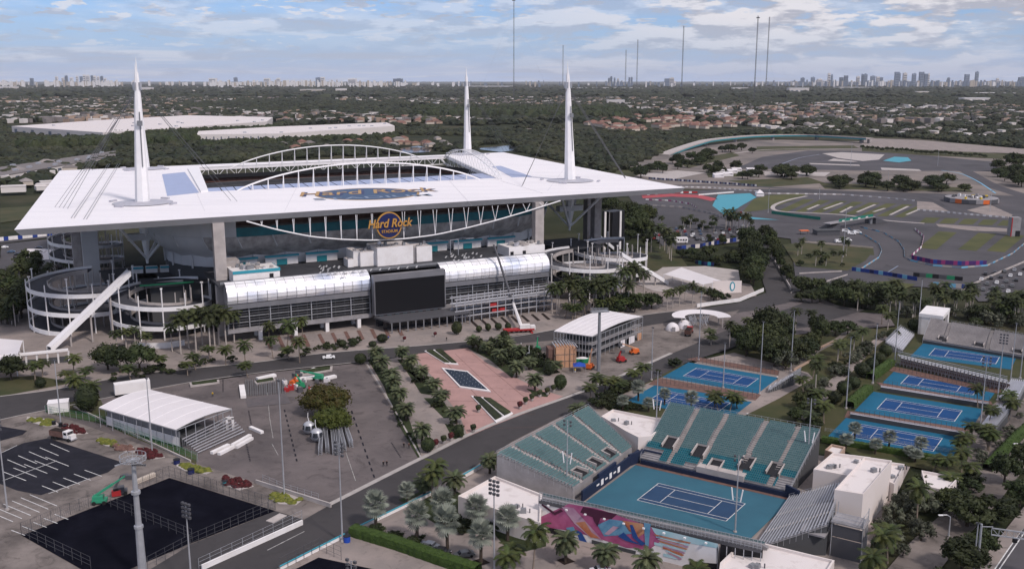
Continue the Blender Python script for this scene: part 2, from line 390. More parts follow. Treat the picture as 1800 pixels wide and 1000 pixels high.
def ribbon(name, m, pts, width, z=0.03, px=True, smooth=True, edge=None, ew=0.5, n=8):
    """road along a centre line; returns centre points"""
    P = [up(*p) if px else Vector((p[0], p[1], 0)) for p in pts]
    if smooth: P = spline(P, n)
    ws = width if isinstance(width, (list, tuple)) else [width]*len(pts)
    L_, R_, E1, E2 = [], [], [], []
    for i, p in enumerate(P):
        a, b = P[max(0, i-1)], P[min(len(P)-1, i+1)]; d = (b-a).normalized(); nn = Vector((-d.y, d.x, 0))
        k = i/(len(P)-1)*(len(ws)-1); j = min(int(k), len(ws)-2) if len(ws) > 1 else 0; wv = ws[j]*(1-(k-j))+ws[min(j+1, len(ws)-1)]*(k-j)
        L_.append(p+nn*wv/2); R_.append(p-nn*wv/2)
    b = MB(); b.grid([[(p.x, p.y, z) for p in R_], [(p.x, p.y, z) for p in L_]])
    o = b.build(name, m, None, org=(P[0].x, P[0].y, 0), kind='structure')
    return P, L_, R_
def gmat():
    m = bpy.data.materials.new('ground'); m.use_nodes = True; t = m.node_tree; bs = t.nodes['Principled BSDF']; bs.inputs['Roughness'].default_value = 0.95; bs.inputs['Specular IOR Level'].default_value = 0.1
    g = t.nodes.new('ShaderNodeNewGeometry')
    def nz(s, d=8, r=0.6):
        n = t.nodes.new('ShaderNodeTexNoise'); n.inputs['Scale'].default_value = s; n.inputs['Detail'].default_value = d; n.inputs['Roughness'].default_value = r
        t.links.new(g.outputs['Position'], n.inputs['Vector']); return n.outputs['Fac']
    def ramp(src, lo, hi):
        r = t.nodes.new('ShaderNodeMapRange'); t.links.new(src, r.inputs[0]); r.inputs[1].default_value = lo; r.inputs[2].default_value = hi; return r.outputs[0]
    def mix(f, a, b):
        n = t.nodes.new('ShaderNodeMixRGB'); t.links.new(f, n.inputs[0])
        for i, v in ((1, a), (2, b)):
            if isinstance(v, tuple): n.inputs[i].default_value = (*v, 1)
            else: t.links.new(v, n.inputs[i])
        return n.outputs[0]
    a = mix(ramp(nz(0.02), 0.4, 0.6), (0.016, 0.022, 0.010), (0.032, 0.036, 0.017))
    a = mix(ramp(nz(0.006, 5), 0.50, 0.62), a, (0.060, 0.056, 0.034))
    a = mix(ramp(nz(0.0018, 4), 0.60, 0.68), a, (0.085, 0.078, 0.060))
    # far suburbs: pale roofs and streets too small to build show as light cells
    v = t.nodes.new('ShaderNodeTexVoronoi'); v.inputs['Scale'].default_value = 0.022; t.links.new(g.outputs['Position'], v.inputs['Vector'])
    d = ramp(v.outputs['Distance'], 0.22, 0.12)
    pat = ramp(nz(0.0009, 3), 0.46, 0.56)
    mm = t.nodes.new('ShaderNodeMath'); mm.operation = 'MULTIPLY'; t.links.new(d, mm.inputs[0]); t.links.new(pat, mm.inputs[1])
    sp = t.nodes.new('ShaderNodeSeparateXYZ'); t.links.new(g.outputs['Position'], sp.inputs[0])
    farm = ramp(sp.outputs[1], 2500, 4500)
    m3 = t.nodes.new('ShaderNodeMath'); m3.operation = 'MULTIPLY'; t.links.new(mm.outputs[0], m3.inputs[0]); t.links.new(farm, m3.inputs[1]); m3.use_clamp = True
    a = mix(m3.outputs[0], a, (0.17, 0.155, 0.145))
    t.links.new(a, bs.inputs['Base Color']); return m
g = MB(); g.face([(-60000, -2000, -.4), (60000, -2000, -.4), (60000, 90000, -.4), (-60000, 90000, -.4)])
g.build('ground', gmat(), None, kind='structure')
sheet('pavement', M['patched_lot'], [(-700, 1150), (-250, 720), (700, 640), (1180, 640), (1000, 1150)], 0.012)
ribbon('grass_field', M['dry_grass'], [(1480, 213), (1560, 207), (1640, 199), (1800, 190)], 60, .3)
ribbon('road', M['pale_paving'], [(860, 232), (960, 226), (1080, 234), (1180, 228)], 16, .3)
ribbon('road', M['pale_paving'], [(1150, 178), (1400, 192), (1700, 183), (1820, 178)], 30, .3)
# paved base of the venue, in front of and around the stadium
sheet('venue_ground', M['pale_paving'], [(-200, 700), (-60, 520), (120, 470), (420, 470), (900, 430), (1140, 470), (1320, 500), (1330, 520), (1180, 552), (980, 580), (820, 600), (640, 622), (400, 650), (160, 682), (0, 697)], 0.02)
sheet('west_verge', M['grass'], [(-200, 710), (0, 697), (100, 678), (130, 672), (60, 660), (0, 664), (-200, 680)], 0.05)
# left work yard
sheet('parking_lot', M['old_asphalt'], [(100, 715), (300, 680), (450, 657), (640, 637), (760, 800), (740, 812), (575, 890), (340, 812), (205, 775), (60, 735)], 0.03)
sheet('pavement', M['patched_lot'], [(-300, 700), (-60, 748), (0, 737), (75, 722), (340, 812), (575, 890), (533, 913), (355, 1000), (280, 1100), (-600, 1100)], 0.04)
sheet('grass_verge', M['grass'], [(90, 712), (130, 706), (150, 690), (172, 690), (185, 722), (345, 800), (345, 816), (180, 745), (80, 724)], 0.07)
sheet('dark_lot', M['fresh_asphalt'], [(-120, 790), (0, 797), (40, 779), (84, 770), (214, 812), (190, 830), (72, 870), (30, 862), (-90, 815)], 0.07)
sheet('dark_lot', M['fresh_asphalt'], [(-90, 735), (-40, 742), (48, 757), (40, 764), (0, 775), (-80, 780)], 0.07)
sheet('road', M['asphalt'], [(-300, 745), (0, 697), (100, 684), (250, 657), (450, 637), (570, 621), (760, 606), (900, 592), (990, 577), (1130, 554), (1225, 543), (1300, 532), (1345, 515), (1400, 515), (1395, 530), (1330, 545), (1180, 566), (990, 600), (900, 612), (820, 613), (750, 623), (625, 637), (450, 656), (300, 678), (75, 722), (0, 738), (-300, 800)], 0.06)
sheet('road', M['asphalt'], [(240, 1060), (355, 1000), (450, 960), (533, 914), (575, 890), (740, 808), (870, 745), (1048, 680), (1180, 622), (1230, 598), (1330, 562), (1420, 530), (1520, 545), (1420, 575), (1345, 585), (1285, 612), (1200, 640), (1130, 676), (1050, 706), (990, 730), (900, 776), (830, 822), (755, 862), (605, 942), (490, 1000), (380, 1060)], 0.08)
sheet('intersection', M['old_asphalt'], [(1225, 566), (1345, 520), (1410, 512), (1500, 548), (1560, 552), (1575, 575), (1490, 580), (1400, 588), (1345, 585), (1290, 600), (1240, 600)], 0.05)
ribbon('pavement', M['kerb'], [(575, 889), (740, 806), (870, 744), (1048, 679), (1180, 621)], 1.6, 0.16)
ribbon('pavement', M['pale_paving'], [(480, 1010), (608, 946), (757, 866), (835, 826), (905, 781), (1000, 730)], 2.6, 0.12)
ribbon('kerb', M['kerb'], [(0, 697), (100, 684), (250, 657), (450, 637), (570, 621), (760, 606), (900, 592), (990, 577), (1130, 554), (1225, 543)], 0.8, 0.16)
ribbon('kerb', M['kerb'], [(0, 738), (75, 722), (300, 678), (450, 656), (625, 637)], 0.6, 0.13)
ribbon('road_marking', M['road_line'], [(470, 967), (535, 934)], 0.25, 0.10, smooth=False)
# upper approach road past the race track
ribbon('road', M['asphalt'], [(1330, 405), (1340, 440), (1370, 500), (1385, 530)], [9, 12, 16, 18], 0.09)
# black courts in the left foreground
sheet('court_surface', M['court_black'], [(38, 941), (298, 840), (484, 898), (335, 955), (205, 1010), (160, 1010)], 0.10)
sheet('court_strip', M['asphalt'], [(484, 898), (533, 913), (450, 960), (355, 1000), (280, 1040), (200, 1040), (335, 957)], 0.09)
sheet('court_surface', M['court_black'], [(560, 980), (700, 1010), (680, 1060), (480, 1060), (510, 1005)], 0.14)
# foreground right of the road
sheet('courtyard', M['pale_paving'], [(480, 1020), (605, 945), (757, 865), (830, 825), (905, 780), (1000, 735), (1180, 690), (1440, 800), (1600, 820), (1480, 1060), (500, 1060)], 0.04)
sheet('cobbled_yard', M['cobble'] if 'cobble' in M else M['pale_paving'], [(590, 955), (625, 943), (830, 1000), (800, 1060), (560, 1060), (500, 1010)], 0.07)
sheet('planting_bed', M['dark_bed'], [(745, 862), (800, 862), (880, 905), (960, 925), (960, 960), (900, 975), (870, 940), (790, 935), (740, 905), (700, 878)], 0.09)
# plaza with pink paving
sheet('plaza', M['pale_paving'], [(640, 637), (820, 612), (905, 612), (1050, 645), (1065, 668), (870, 744), (742, 808), (690, 720)], 0.09)
sheet('pink_plaza', M['pink_paving'], [(726, 623), (822, 612), (862, 643), (950, 685), (990, 697), (935, 722), (868, 748), (822, 768), (808, 730), (785, 700), (765, 668), (740, 640)], 0.12)
ribbon('kerb', M['kerb'], [(645, 640), (690, 715), (742, 808)], 0.5, 0.2)
sheet('works_yard', M['patched_lot'], [(900, 605), (990, 597), (1180, 566), (1300, 545), (1240, 597), (1180, 622), (1048, 680), (1010, 665), (965, 640), (905, 615)], 0.11)
# gardens and courts on the right
sheet('garden', M['grass'], [(1230, 640), (1345, 590), (1410, 588), (1490, 580), (1600, 570), (1800, 590), (1900, 640), (1900, 700), (1760, 850), (1500, 800), (1420, 760), (1300, 740), (1080, 730), (1050, 706), (1200, 640)], 0.05)
sheet('brick_walk', M['brick_walk'] if 'brick_walk' in M else M['pale_paving'], [(1235, 632), (1290, 620), (1420, 655), (1430, 665), (1370, 700), (1290, 740), (1120, 700), (1090, 695)], 0.08)
ribbon('path', M['pale_paving'], [(1400, 735), (1440, 700), (1490, 650), (1535, 605), (1560, 592)], [5, 5, 4, 4, 3], 0.13)
ribbon('path', M['sand_lot'], [(1390, 650), (1430, 620), (1475, 595), (1500, 572)], [3, 3, 2.5, 2.5], 0.12)
sheet('brick_walk', M['patched_lot'], [(1700, 745), (1760, 700), (1800, 690), (1840, 700), (1760, 790), (1735, 835), (1700, 820)], 0.09)
ribbon('service_road', M['patched_lot'], [(1560, 1060), (1640, 960), (1720, 880), (1790, 800), (1860, 740)], [9, 9, 8, 8, 8], 0.12)
ribbon('highway', M['far_asphalt'], [(1760, 1060), (1830, 950), (1890, 870)], 14, 0.12, smooth=False)
ribbon('pavement', M['pale_paving'], [(1690, 1060), (1760, 960), (1830, 870)], 3, 0.16, smooth=False)
for k, q in enumerate([(0, 0), (8, 3)]):
    ribbon('road_marking', M['line_white'], [(1708+q[0], 1060), (1790+q[0], 940), (1840+q[0], 870)], 0.25, 0.15, smooth=False)
# ---- race track precinct behind, right
sheet('track_infield', M['far_asphalt'], [(1100, 338), (1330, 332), (1560, 338), (1800, 345), (1900, 360), (1900, 470), (1760, 490), (1690, 510), (1560, 500), (1400, 505), (1390, 420), (1300, 408), (1140, 395)], 0.05)
sheet('parking_field', M['sand_lot'], [(1040, 330), (1100, 290), (1180, 262), (1330, 245), (1560, 250), (1900, 285), (1900, 360), (1700, 350), (1340, 335), (1200, 332)], 0.04)
sheet('parking_lot', M['far_asphalt'], [(1290, 298), (1340, 276), (1420, 265), (1520, 266), (1640, 275), (1750, 285), (1755, 302), (1650, 301), (1500, 300), (1330, 297)], 0.08)
sheet('sand_island', M['light_concrete'], [(1445, 270), (1480, 268), (1555, 272), (1545, 281), (1500, 285), (1455, 283), (1470, 277)], 0.12)
sheet('sand_island', M['light_concrete'], [(1548, 295), (1615, 298), (1620, 301), (1550, 299)], 0.12); sheet('sand_island', M['light_concrete'], [(1422, 287), (1510, 290), (1512, 292), (1425, 289)], 0.12)
for q in ([(1060, 305), (1150, 288), (1170, 292), (1080, 322)], [(1190, 285), (1290, 268), (1300, 274), (1210, 296)], [(1280, 318), (1420, 312), (1450, 322), (1340, 330)], [(1440, 322), (1700, 330), (1710, 338), (1450, 332)], [(1330, 258), (1500, 256), (1510, 261), (1330, 266)], [(1240, 300), (1330, 300), (1335, 310), (1245, 312)]): sheet('grass_field', M['grass'], q, 0.10)
for q in ([(1110, 308), (1190, 300), (1240, 304), (1180, 316)], [(1340, 302), (1460, 303), (1450, 310), (1345, 309)]): sheet('parking_lot', M['light_concrete'], q, 0.09)
sheet('grass_field', M['grass'], [(1376, 430), (1410, 427), (1535, 437), (1537, 450), (1489, 476), (1400, 468)], 0.10)
sheet('dirt_field', M['dry_grass'], [(1515, 499), (1560, 494), (1610, 500), (1590, 508), (1530, 510)], 0.10)
sheet('striped_field', M['dry_grass'], [(1325, 350), (1352, 343), (1420, 341), (1395, 352), (1350, 368), (1330, 371), (1305, 373)], 0.10)
def stripe(pts, m, n='grass_strip', z=0.11): sheet(n, m, pts, z)
for k in range(8):     # upper field: slanting strips of grass and gravel
    x, y = 1368+k*29, 371+k*1.5
    stripe([(x, y), (x+17, y+.8), (x+17+46, y-20), (x+46-2, y-20.6)], M['dry_grass'])
    if k > 0: stripe([(x+20, y-2-(k % 3)*2), (x+25, y-1.6-(k % 3)*2), (x+57-(k % 2)*12, y-17+(k % 2)*5), (x+52-(k % 2)*12, y-17.4+(k % 2)*5)], M['light_concrete'], 'gravel_strip', .13)
ribbon('road', M['light_concrete'], [(1418, 345), (1385, 352), (1360, 362), (1368, 371), (1430, 375), (1480, 378), (1560, 388), (1625, 393)], 3.5, 0.14)
for k in range(5):
    x, y = 1622+k*34, 392+k*1.2
    stripe([(x-6, y), (x+20, y+.5), (x+31, y-9), (x+5, y-9.5)], M['dry_grass'])
    x, y = 1634+k*50-(20 if k == 0 else 0), 436+k*2.5
    if k < 4: stripe([(x, y), (x+32, y+3), (x+68, y-27), (x+36, y-29)], M['dry_grass'])
sheet('gravel_strip', M['pale_paving'], [(1645, 394), (1770, 402), (1770, 408), (1712, 406), (1650, 399)], 0.13)
sheet('gravel_strip', M['pale_paving'], [(1612, 354), (1640, 356), (1668, 372), (1612, 368)], 0.13); sheet('gravel_strip', M['pale_paving'], [(1690, 372), (1740, 360), (1780, 378), (1775, 384), (1700, 378)], 0.12)
tk = [(1130, 352), (1200, 354), (1250, 366), (1275, 382), (1330, 388), (1420, 392), (1500, 404), (1545, 418), (1568, 438), (1568, 458), (1610, 472), (1660, 478), (1720, 476), (1775, 460), (1830, 430)]
ribbon('race_track', M['track'], tk, [10, 12, 12, 12, 13, 14, 14, 15, 16, 17, 18, 18, 18, 18, 18], 0.15)
ribbon('race_track', M['track'], [(1548, 450), (1530, 472), (1500, 490)], 12, 0.13)
sheet('road_marking', M['far_blue_glass'], [(1577, 468), (1580, 468), (1562, 479), (1559, 479)], .2)
ribbon('race_track', M['track'], [(1100, 330), (1260, 326), (1500, 338), (1600, 343), (1650, 352), (1690, 370), (1760, 386)], 10, 0.13)
ribbon('race_track', M['track'], [(1345, 296), (1380, 282), (1440, 275), (1480, 280), (1540, 286), (1640, 288), (1690, 298), (1740, 325), (1800, 345)], [14, 12, 10, 10, 12, 12, 14, 16, 16], 0.14)
ribbon('track_edge', M['far_blue_glass'], [(1375, 288), (1405, 278), (1440, 272)], 1.5, 0.16)
sheet('runoff', M['teal_trim'], [(1262, 343), (1318, 340), (1330, 347), (1300, 364), (1288, 374), (1300, 380), (1370, 387), (1300, 385), (1272, 377), (1252, 362)], 0.17)
sheet('runoff', M['red_paint'], [(1128, 345), (1180, 341), (1230, 343), (1262, 350), (1250, 354), (1225, 348), (1180, 346), (1130, 349)], 0.17)
sheet('runoff', M['teal_trim'], [(1552, 283), (1572, 276), (1596, 277), (1602, 283), (1580, 286)], 0.17)
ribbon('track_edge', M['banner_sky'], [(1655, 300), (1690, 306), (1720, 320), (1750, 340)], 1.5, 0.16)
ribbon('road', M['light_concrete'], [(1030, 292), (1090, 275), (1130, 264), (1180, 256), (1240, 248)], 9, 0.12); ribbon('road', M['light_concrete'], [(1290, 270), (1340, 264), (1420, 262), (1520, 262)], 5, 0.11); ribbon('road', M['light_concrete'], [(1110, 250), (1200, 246), (1290, 243)], 8, 0.12)
sheet('highway', M['pale_paving'], [(1515, 243), (1620, 247), (1800, 262), (1900, 268), (1900, 278), (1800, 271), (1640, 264), (1515, 258)], 0.16)
sheet('grass_field', M['grass'], [(1515, 259), (1640, 265), (1800, 272), (1800, 282), (1620, 273), (1515, 266)], 0.14)
sheet('parking_lot', M['far_asphalt'], [(1700, 506), (1760, 478), (1830, 455), (1900, 440), (1900, 530), (1720, 530)], 0.12)
# west side behind the stadium
ribbon('road', M['far_asphalt'], [(-60, 428), (0, 424), (80, 414), (160, 402)], 20, 0.08)
sheet('parking_lot', M['far_asphalt'], [(-100, 440), (90, 420), (150, 430), (110, 470), (-100, 490)], 0.07)
sheet('parking_lot', M['far_asphalt'], [(1140, 400), (1310, 385), (1330, 410), (1310, 425), (1170, 440)], 0.09)
sheet('grass_field', M['grass'], [(1120, 440), (1180, 430), (1210, 470), (1140, 478)], 0.10)
sheet('grass_field', M['grass'], [(0, 366), (60, 362), (50, 385), (0, 392)], 0.06)
# expressway in the distance, left
ribbon('highway', M['sand_lot'], [(-40, 221), (60, 211), (180, 206), (300, 205), (420, 211), (560, 228)], 22, 0.4)
# ------------------------------------------------------------------ the stadium
A0 = up(250, 357, 50); A0.z = 0
TH = R(27.7); U = Vector((math.cos(TH), math.sin(TH), 0)); V = Vector((-U.y, U.x, 0))
def S(a, b, z=0.0): p = A0+U*a+V*b; return Vector((p.x, p.y, z))
RZ = 49.6; ZU = Vector((0, 0, 1))
st = thing('stadium', 'huge stadium with a flat square white canopy roof and four tall masts', 'stadium', A0)
def P(name, mb, m, parent=None, smooth=False, **k): return mb.build(name, m, parent or st, smooth, **k)
# canopy: four roof panels round the opening
OUT = [up(*p, RZ) for p in ((25, 404), (1205, 330), (885, 268), (105, 300))]
INN = [up(*p, RZ) for p in ((365, 337), (873, 313), (785, 273), (349, 293))]
canopy = MB()
for k in range(4):
    j = (k+1) % 4
    canopy.face([OUT[k], OUT[j], INN[j], INN[k]])
can = P('roof_canopy', canopy, M['white_roof'])
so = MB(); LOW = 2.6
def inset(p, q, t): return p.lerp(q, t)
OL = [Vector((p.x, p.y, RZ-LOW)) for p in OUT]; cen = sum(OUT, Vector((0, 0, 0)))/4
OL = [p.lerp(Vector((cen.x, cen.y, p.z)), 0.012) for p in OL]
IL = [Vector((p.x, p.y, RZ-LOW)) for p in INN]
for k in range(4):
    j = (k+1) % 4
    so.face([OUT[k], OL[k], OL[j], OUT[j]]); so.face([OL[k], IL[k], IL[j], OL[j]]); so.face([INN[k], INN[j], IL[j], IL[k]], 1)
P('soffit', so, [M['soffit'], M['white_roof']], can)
# standing seams of the membrane, and raised walkways
def roofp(px, py, dz=0.0): return up(px, py, RZ+dz)
for (a, b) in (((125, 383), (190, 288)), ((147, 385), (207, 288))):
    for off in (0, 5):
        MBx = MB().bar(roofp(a[0]+off, a[1], .25), roofp(b[0]+off*0.7, b[1], .25), 0.14)
        P('stay_rail', MBx, M['grey_steel'], can)
for (a, b) in (((345, 338), (360, 371)), ((880, 318), (955, 340)), ((1003, 282), (962, 336)), ((520, 332), (500, 372)), ((790, 318), (830, 362))):
    P('seam', MB().bar(roofp(*a, .05), roofp(*b, .03), 0.06), M['roof_disc'], can)
def flat(name, pts, m, parent, dz=0.15, th=0.12):
    q = [roofp(*p) for p in pts]; return P(name, MB().prism([(p.x, p.y) for p in q], RZ+dz-th, RZ+dz), m, parent)
flat('skylight', [(285, 307), (325, 303), (350, 339), (294, 345)], M['lavender_sheet'], can)
flat('skylight', [(865, 293), (880, 292), (935, 311), (900, 312)], M['lavender_sheet'], can)
flat('edge_beam', [(330, 298), (349, 295), (366, 337), (353, 339)], M['white_steel'], can, 0.9, 0.9)
def edge_strip(p0, p1, q1, q0, n):
    for k in range(n):
        a, b = k/n+.002, (k+1)/n-.002
        def lp(p, q, t): return (p[0]+(q[0]-p[0])*t, p[1]+(q[1]-p[1])*t)
        flat('roof_light', [lp(p0, p1, a), lp(p0, p1, b), lp(q0, q1, b), lp(q0, q1, a)], M['lavender_sheet'], can, 0.0, 0.2)
edge_strip((365, 337), (873, 313), (848, 305), (362, 331), 20)
# trusses hanging round the opening
def truss(name, p, q, h, n, parent, r=0.26, mt='white_steel'):
    b = MB(); p, q = Vector(p), Vector(q); dz = Vector((0, 0, -h))
    b.bar(p, q, r*2); b.bar(p+dz, q+dz, r*2)
    for k in range(n+1):
        t = k/n; a = p.lerp(q, t); b.bar(a, a+dz, r)
        if k < n:
            c = p.lerp(q, (k+1)/n); b.bar(a if k % 2 else a+dz, c+dz if k % 2 else c, r)
    return P(name, b, M[mt], parent)
I = INN
truss('edge_truss', I[3]-Vector((0, 0, .5)), I[2]-Vector((0, 0, .5)), 6, 30, can)
truss('edge_truss', I[2]-Vector((0, 0, .5)), I[1]-Vector((0, 0, .5)), 6, 20, can)
truss('edge_truss', I[0]-Vector((0, 0, .5)), I[1]-Vector((0, 0, .5)), 5, 30, can)
truss('edge_truss', I[0]-Vector((0, 0, .5)), I[3]-Vector((0, 0, .5)), 5, 20, can)
# long arches over the opening, with hangers
def arch(p0, p1, peak, n, xs, lattice=False):
    a, b = roofp(*p0), roofp(*p1); top = MB(); pts = []
    for k in range(41):
        t = k/40; h = peak*(1-(2*t-1)**2)**0.85; pts.append(a.lerp(b, t)+Vector((0, 0, h)))
    top.path(pts, 0.42, 6); ar = P('roof_arch', top, M['white_steel'])
    for k in range(1, n):
        t = k/n; h = peak*(1-(2*t-1)**2)**0.85; q = a.lerp(b, t)
        m = MB(); m.tube(q+Vector((0, 0, .1)), q+Vector((0, 0, h-.3)), 0.28, 0.24, 5)
        m.tube(q+V*3.0, q+Vector((0, 0, h-.5)), 0.13, None, 4)
        P('hanger', m, M['white_steel'], ar)
    return ar
arch((417, 336), (843, 316), 11.6, 17, 0)
arch((405, 297), (742, 280), 12.0, 16, 0)
# lattice arch along the right-hand edge of the opening
def lattice_arch(p0, p1, peak):
    a, b = roofp(*p0), roofp(*p1); d = (b-a).normalized(); s = Vector((-d.y, d.x, 0)); m = MB(); rails = [[], []]
    for k in range(21):
        t = k/20; h = peak*(1-(2*t-1)**2)**0.8
        for i, o in enumerate((-3.2, 3.2)): rails[i].append(a.lerp(b, t)+s*o*(0.3+0.7*math.sin(math.pi*t))+Vector((0, 0, h)))
    for r in rails: m.path(r, 0.28, 5)
    for k in range(20): m.bar(rails[0][k], rails[1][k+1], .16); m.bar(rails[0][k], rails[1][k], .16)
    for k in range(2, 20, 1):
        q = a.lerp(b, k/20)
        for r in rails: m.bar(q, r[k], .18)
    P('lattice_arch', m, M['white_steel'])
lattice_arch((783, 278), (880, 316), 10.5)

# masts with their stays
def mast(px, py, a_only=None, lean=0.0):
    q = roofp(px, py); g = Vector((q.x, q.y, 0)); LV = Vector((lean, 0, 0))
    def tp(z): return g+ZU*z+LV*max(0, (z-RZ)/54.0)
    to = Vector((cen.x-q.x, cen.y-q.y, 0)).normalized()
    m = MB(); m.tube(g+Vector((0, 0, 22)), g+Vector((0, 0, 44)), 0.5, 3.2, 8); m.tube(g+Vector((0, 0, 44)), g+Vector((0, 0, RZ)), 3.3, 3.3, 8)
    m.tube(tp(RZ), tp(102.5), 3.3, 1.25, 8)
    o = P('mast', m, M['white_steel'])
    P('spire', MB().tube(tp(102.5), tp(107), 1.2, .8, 6).tube(tp(107), tp(113.5), .5, .06, 5), M['white_steel'], o)
    c = MB()
    for k in range(4):
        an = TH+math.pi/4+k*math.pi/2; d = Vector((math.cos(an), math.sin(an), 0)); c.box((tp(99.5)+d*1.6)[:], (1.0, 1.0, 3.2), an)
    P('collar', c, M['galvanised'], o)
    P('service_ladder', MB().bar(tp(66)+Vector((1.7, -2.4, 0)), tp(90)+Vector((1.2, -1.9, 0)), .35).box(tuple(tp(84)+Vector((1.4, -2.6, 0))), (2, 1.2, 2.2)), M['grey_steel'], o)
    d = MB()
    for k in range(24):
        t0, t1 = 2*math.pi*k/24, 2*math.pi*(k+1)/24
        d.face([(q.x, q.y, RZ+1.1), (q.x+13*math.cos(t0), q.y+13*math.sin(t0), RZ+.25), (q.x+13*math.cos(t1), q.y+13*math.sin(t1), RZ+.25)])
    P('base_disc', d, M['roof_disc'], o)
    for k in range(4):
        an = TH+math.pi/4+k*math.pi/2; e = Vector((math.cos(an), math.sin(an), 0))
        P('anchor_plate', MB().box(tuple(q+e*16), (4.2, 1.2, .8), an+math.pi/2), M['roof_disc'], o)
        P('strut', MB().tube(g+Vector((0, 0, 24)), q+e*23-Vector((0, 0, 2.6)), .55, .8, 6), M['white_steel'], o)
    P('platform', MB().box(tuple(g+Vector((0, 0, 33))), (15, 4, 3), TH), M['bowl_white'], o) if a_only else None
    # stays to the roof corner and towards the opening
    for sgn, n_, ln in ((-1, 4, 34), (1, 2, 40)):
        side = Vector((-to.y, to.x, 0))
        for k in range(n_):
            o_ = (k-(n_-1)/2)*(3.0 if sgn < 0 else 4)
            dirn = to*sgn
            if sgn > 0: dirn = (U if (cen-q).dot(U) > 0 else -U)*0.94+V*(-.35 if (cen-q).dot(V) > 0 else .35); dirn.normalize()
            else: dirn = (-U if (cen-q).dot(U) > 0 else U)*0.97+V*(-.12); dirn.normalize()
            P('stay_cable', MB().tube(tp(101-k*.8), q+dirn*(ln)+side*o_+Vector((0, 0, .3)), .10, None, 4), M['dark_steel'], o)
    return o
mast(251, 357, True, 1.6); mast(1002, 318, True, -1.8); mast(822, 271, None, -.4); mast(254, 297, None, -.9)
# concrete pylons that carry the canopy
def pylon(name, a, b, w, d, z0=0, m='concrete'):
    p = MB().box(S(a, b, z0), (w, d, RZ-LOW-z0), TH)
    for k in range(1, 4): p.box(S(a, b, z0+k*(RZ-z0)/4), (w+.15, d+.15, .25), TH)
    return P(name, p, M[m])
pylon('pylon', 21.5, -57, 4.6, 3.6, 0, 'light_concrete'); pylon('pylon', 170.5, -57.5, 4.6, 3.6, 0, 'light_concrete')
for px, pb, wd in ((144, 528, 4.2), (167, 530, 7.0), (1046, 470, 4.4), (1031, 462, 2.6)):
    q = up(px, pb)
    P('pylon', MB().box((q.x, q.y, 0), (wd, 4.5, RZ-LOW), TH), M['concrete' if wd < 5 else 'bowl_white'])
# the bowl: shell panels between ribs, teal band, dark recess
BC, BH = (112.0, 62.0), (103.0, 102.0)
def bowl(off, z, n=96, rc=46):
    """rounded rectangle in the stadium frame, pulled in by off"""
    hx, hy = BH[0]-off, BH[1]-off; r = max(8, rc-off); pts = []
    per = []
    for qx, qy, a0 in ((1, -1, -90), (1, 1, 0), (-1, 1, 90), (-1, -1, 180)):
        cx, cy = qx*(hx-r), qy*(hy-r)
        for k in range(n//4): an = R(a0+90*k/(n//4)); per.append((cx+r*math.cos(an), cy+r*math.sin(an)))
    # even spacing
    L0 = [0]
    for k in range(len(per)): a, b = per[k], per[(k+1) % len(per)]; L0.append(L0[-1]+math.hypot(a[0]-b[0], a[1]-b[1]))
    for i in range(n):
        s_ = L0[-1]*i/n; k = max(j for j in range(len(L0)-1) if L0[j] <= s_); t = (s_-L0[k])/max(1e-6, L0[k+1]-L0[k]); a, b = per[k], per[(k+1) % len(per)]
        x, y = a[0]+(b[0]-a[0])*t, a[1]+(b[1]-a[1])*t
        pts.append(S(BC[0]+x+0.13*y, BC[1]+y, z))
    return pts
NB = 96
prof = [(7.5, 23.4), (7.5, 28.5), (6.0, 29.5), (2.2, 32.5), (0.4, 36.0), (0.3, 37.6)]
rings = [bowl(o, z, NB) for o, z in prof]
ring_t = [bowl(0.0, 37.7, NB), bowl(0.0, 41.6, NB), bowl(5.0, 41.8, NB), bowl(5.0, 44.5, NB), bowl(7, 44.6, NB), bowl(7, RZ-LOW, NB)]
shell = thing('bowl', '', ''); del shell['label'], shell['category']; shell.parent = st; shell.location = (0, 0, 0)
step = 2
for k in range(0, NB, step):
    b = MB(); row = [[rings[j][(k+i) % NB] for i in range(step+1)] for j in range(1, 6)]
    mid = step//2
    # the lower edge of each panel is scalloped
    row[0][mid] = row[0][mid]-Vector((0, 0, 1.0)); b.grid(row)
    pc = row[2][mid]; wt = (pc-A0).dot(V) > -22 or (pc-A0).dot(U) < 12
    P('shell_panel', b, M['bowl_white' if (pc-A0).dot(U) < 26 else 'bowl_concrete'], shell, True)
    if (pc-A0).dot(V) < 40:
        r_ = MB(); e = row[0][0]; out = (e-Vector((S(BC[0], BC[1]).x, S(BC[0], BC[1]).y, e.z))).normalized()
        r_.tube(e+out*.5-Vector((0, 0, 6)), e+out*.8, .45, None, 5); P('rib_head', MB().bar(row[2][0]+out*.2, row[4][0]+out*.4, .5), M['bowl_white'], shell)
        P('rib', r_, M['bowl_white'], shell)
for k in range(0, NB, step):
    b = MB(); b.grid([[ring_t[0][(k+i) % NB] for i in range(step+1)], [ring_t[1][(k+i) % NB] for i in range(step+1)]])
    P('concourse_band', b, M['teal_band' if (ring_t[0][k]-A0).dot(U) > 26 else 'bowl_white'], shell)
def ringpart(name, j0, j1, m, rr=ring_t):
    b = MB(); b.grid([rr[j0]+[rr[j0][0]], rr[j1]+[rr[j1][0]]]); return P(name, b, M[m], shell)
cw = [k for k in range(NB) if (ring_t[1][k]-A0).dot(U) < 26]
for k in cw:
    j = (k+1) % NB; b = MB().face([ring_t[1][k], ring_t[1][j], ring_t[1][j]+ZU*5.2, ring_t[1][k]+ZU*5.2]); P('shell_panel', b, M['bowl_white'], shell)
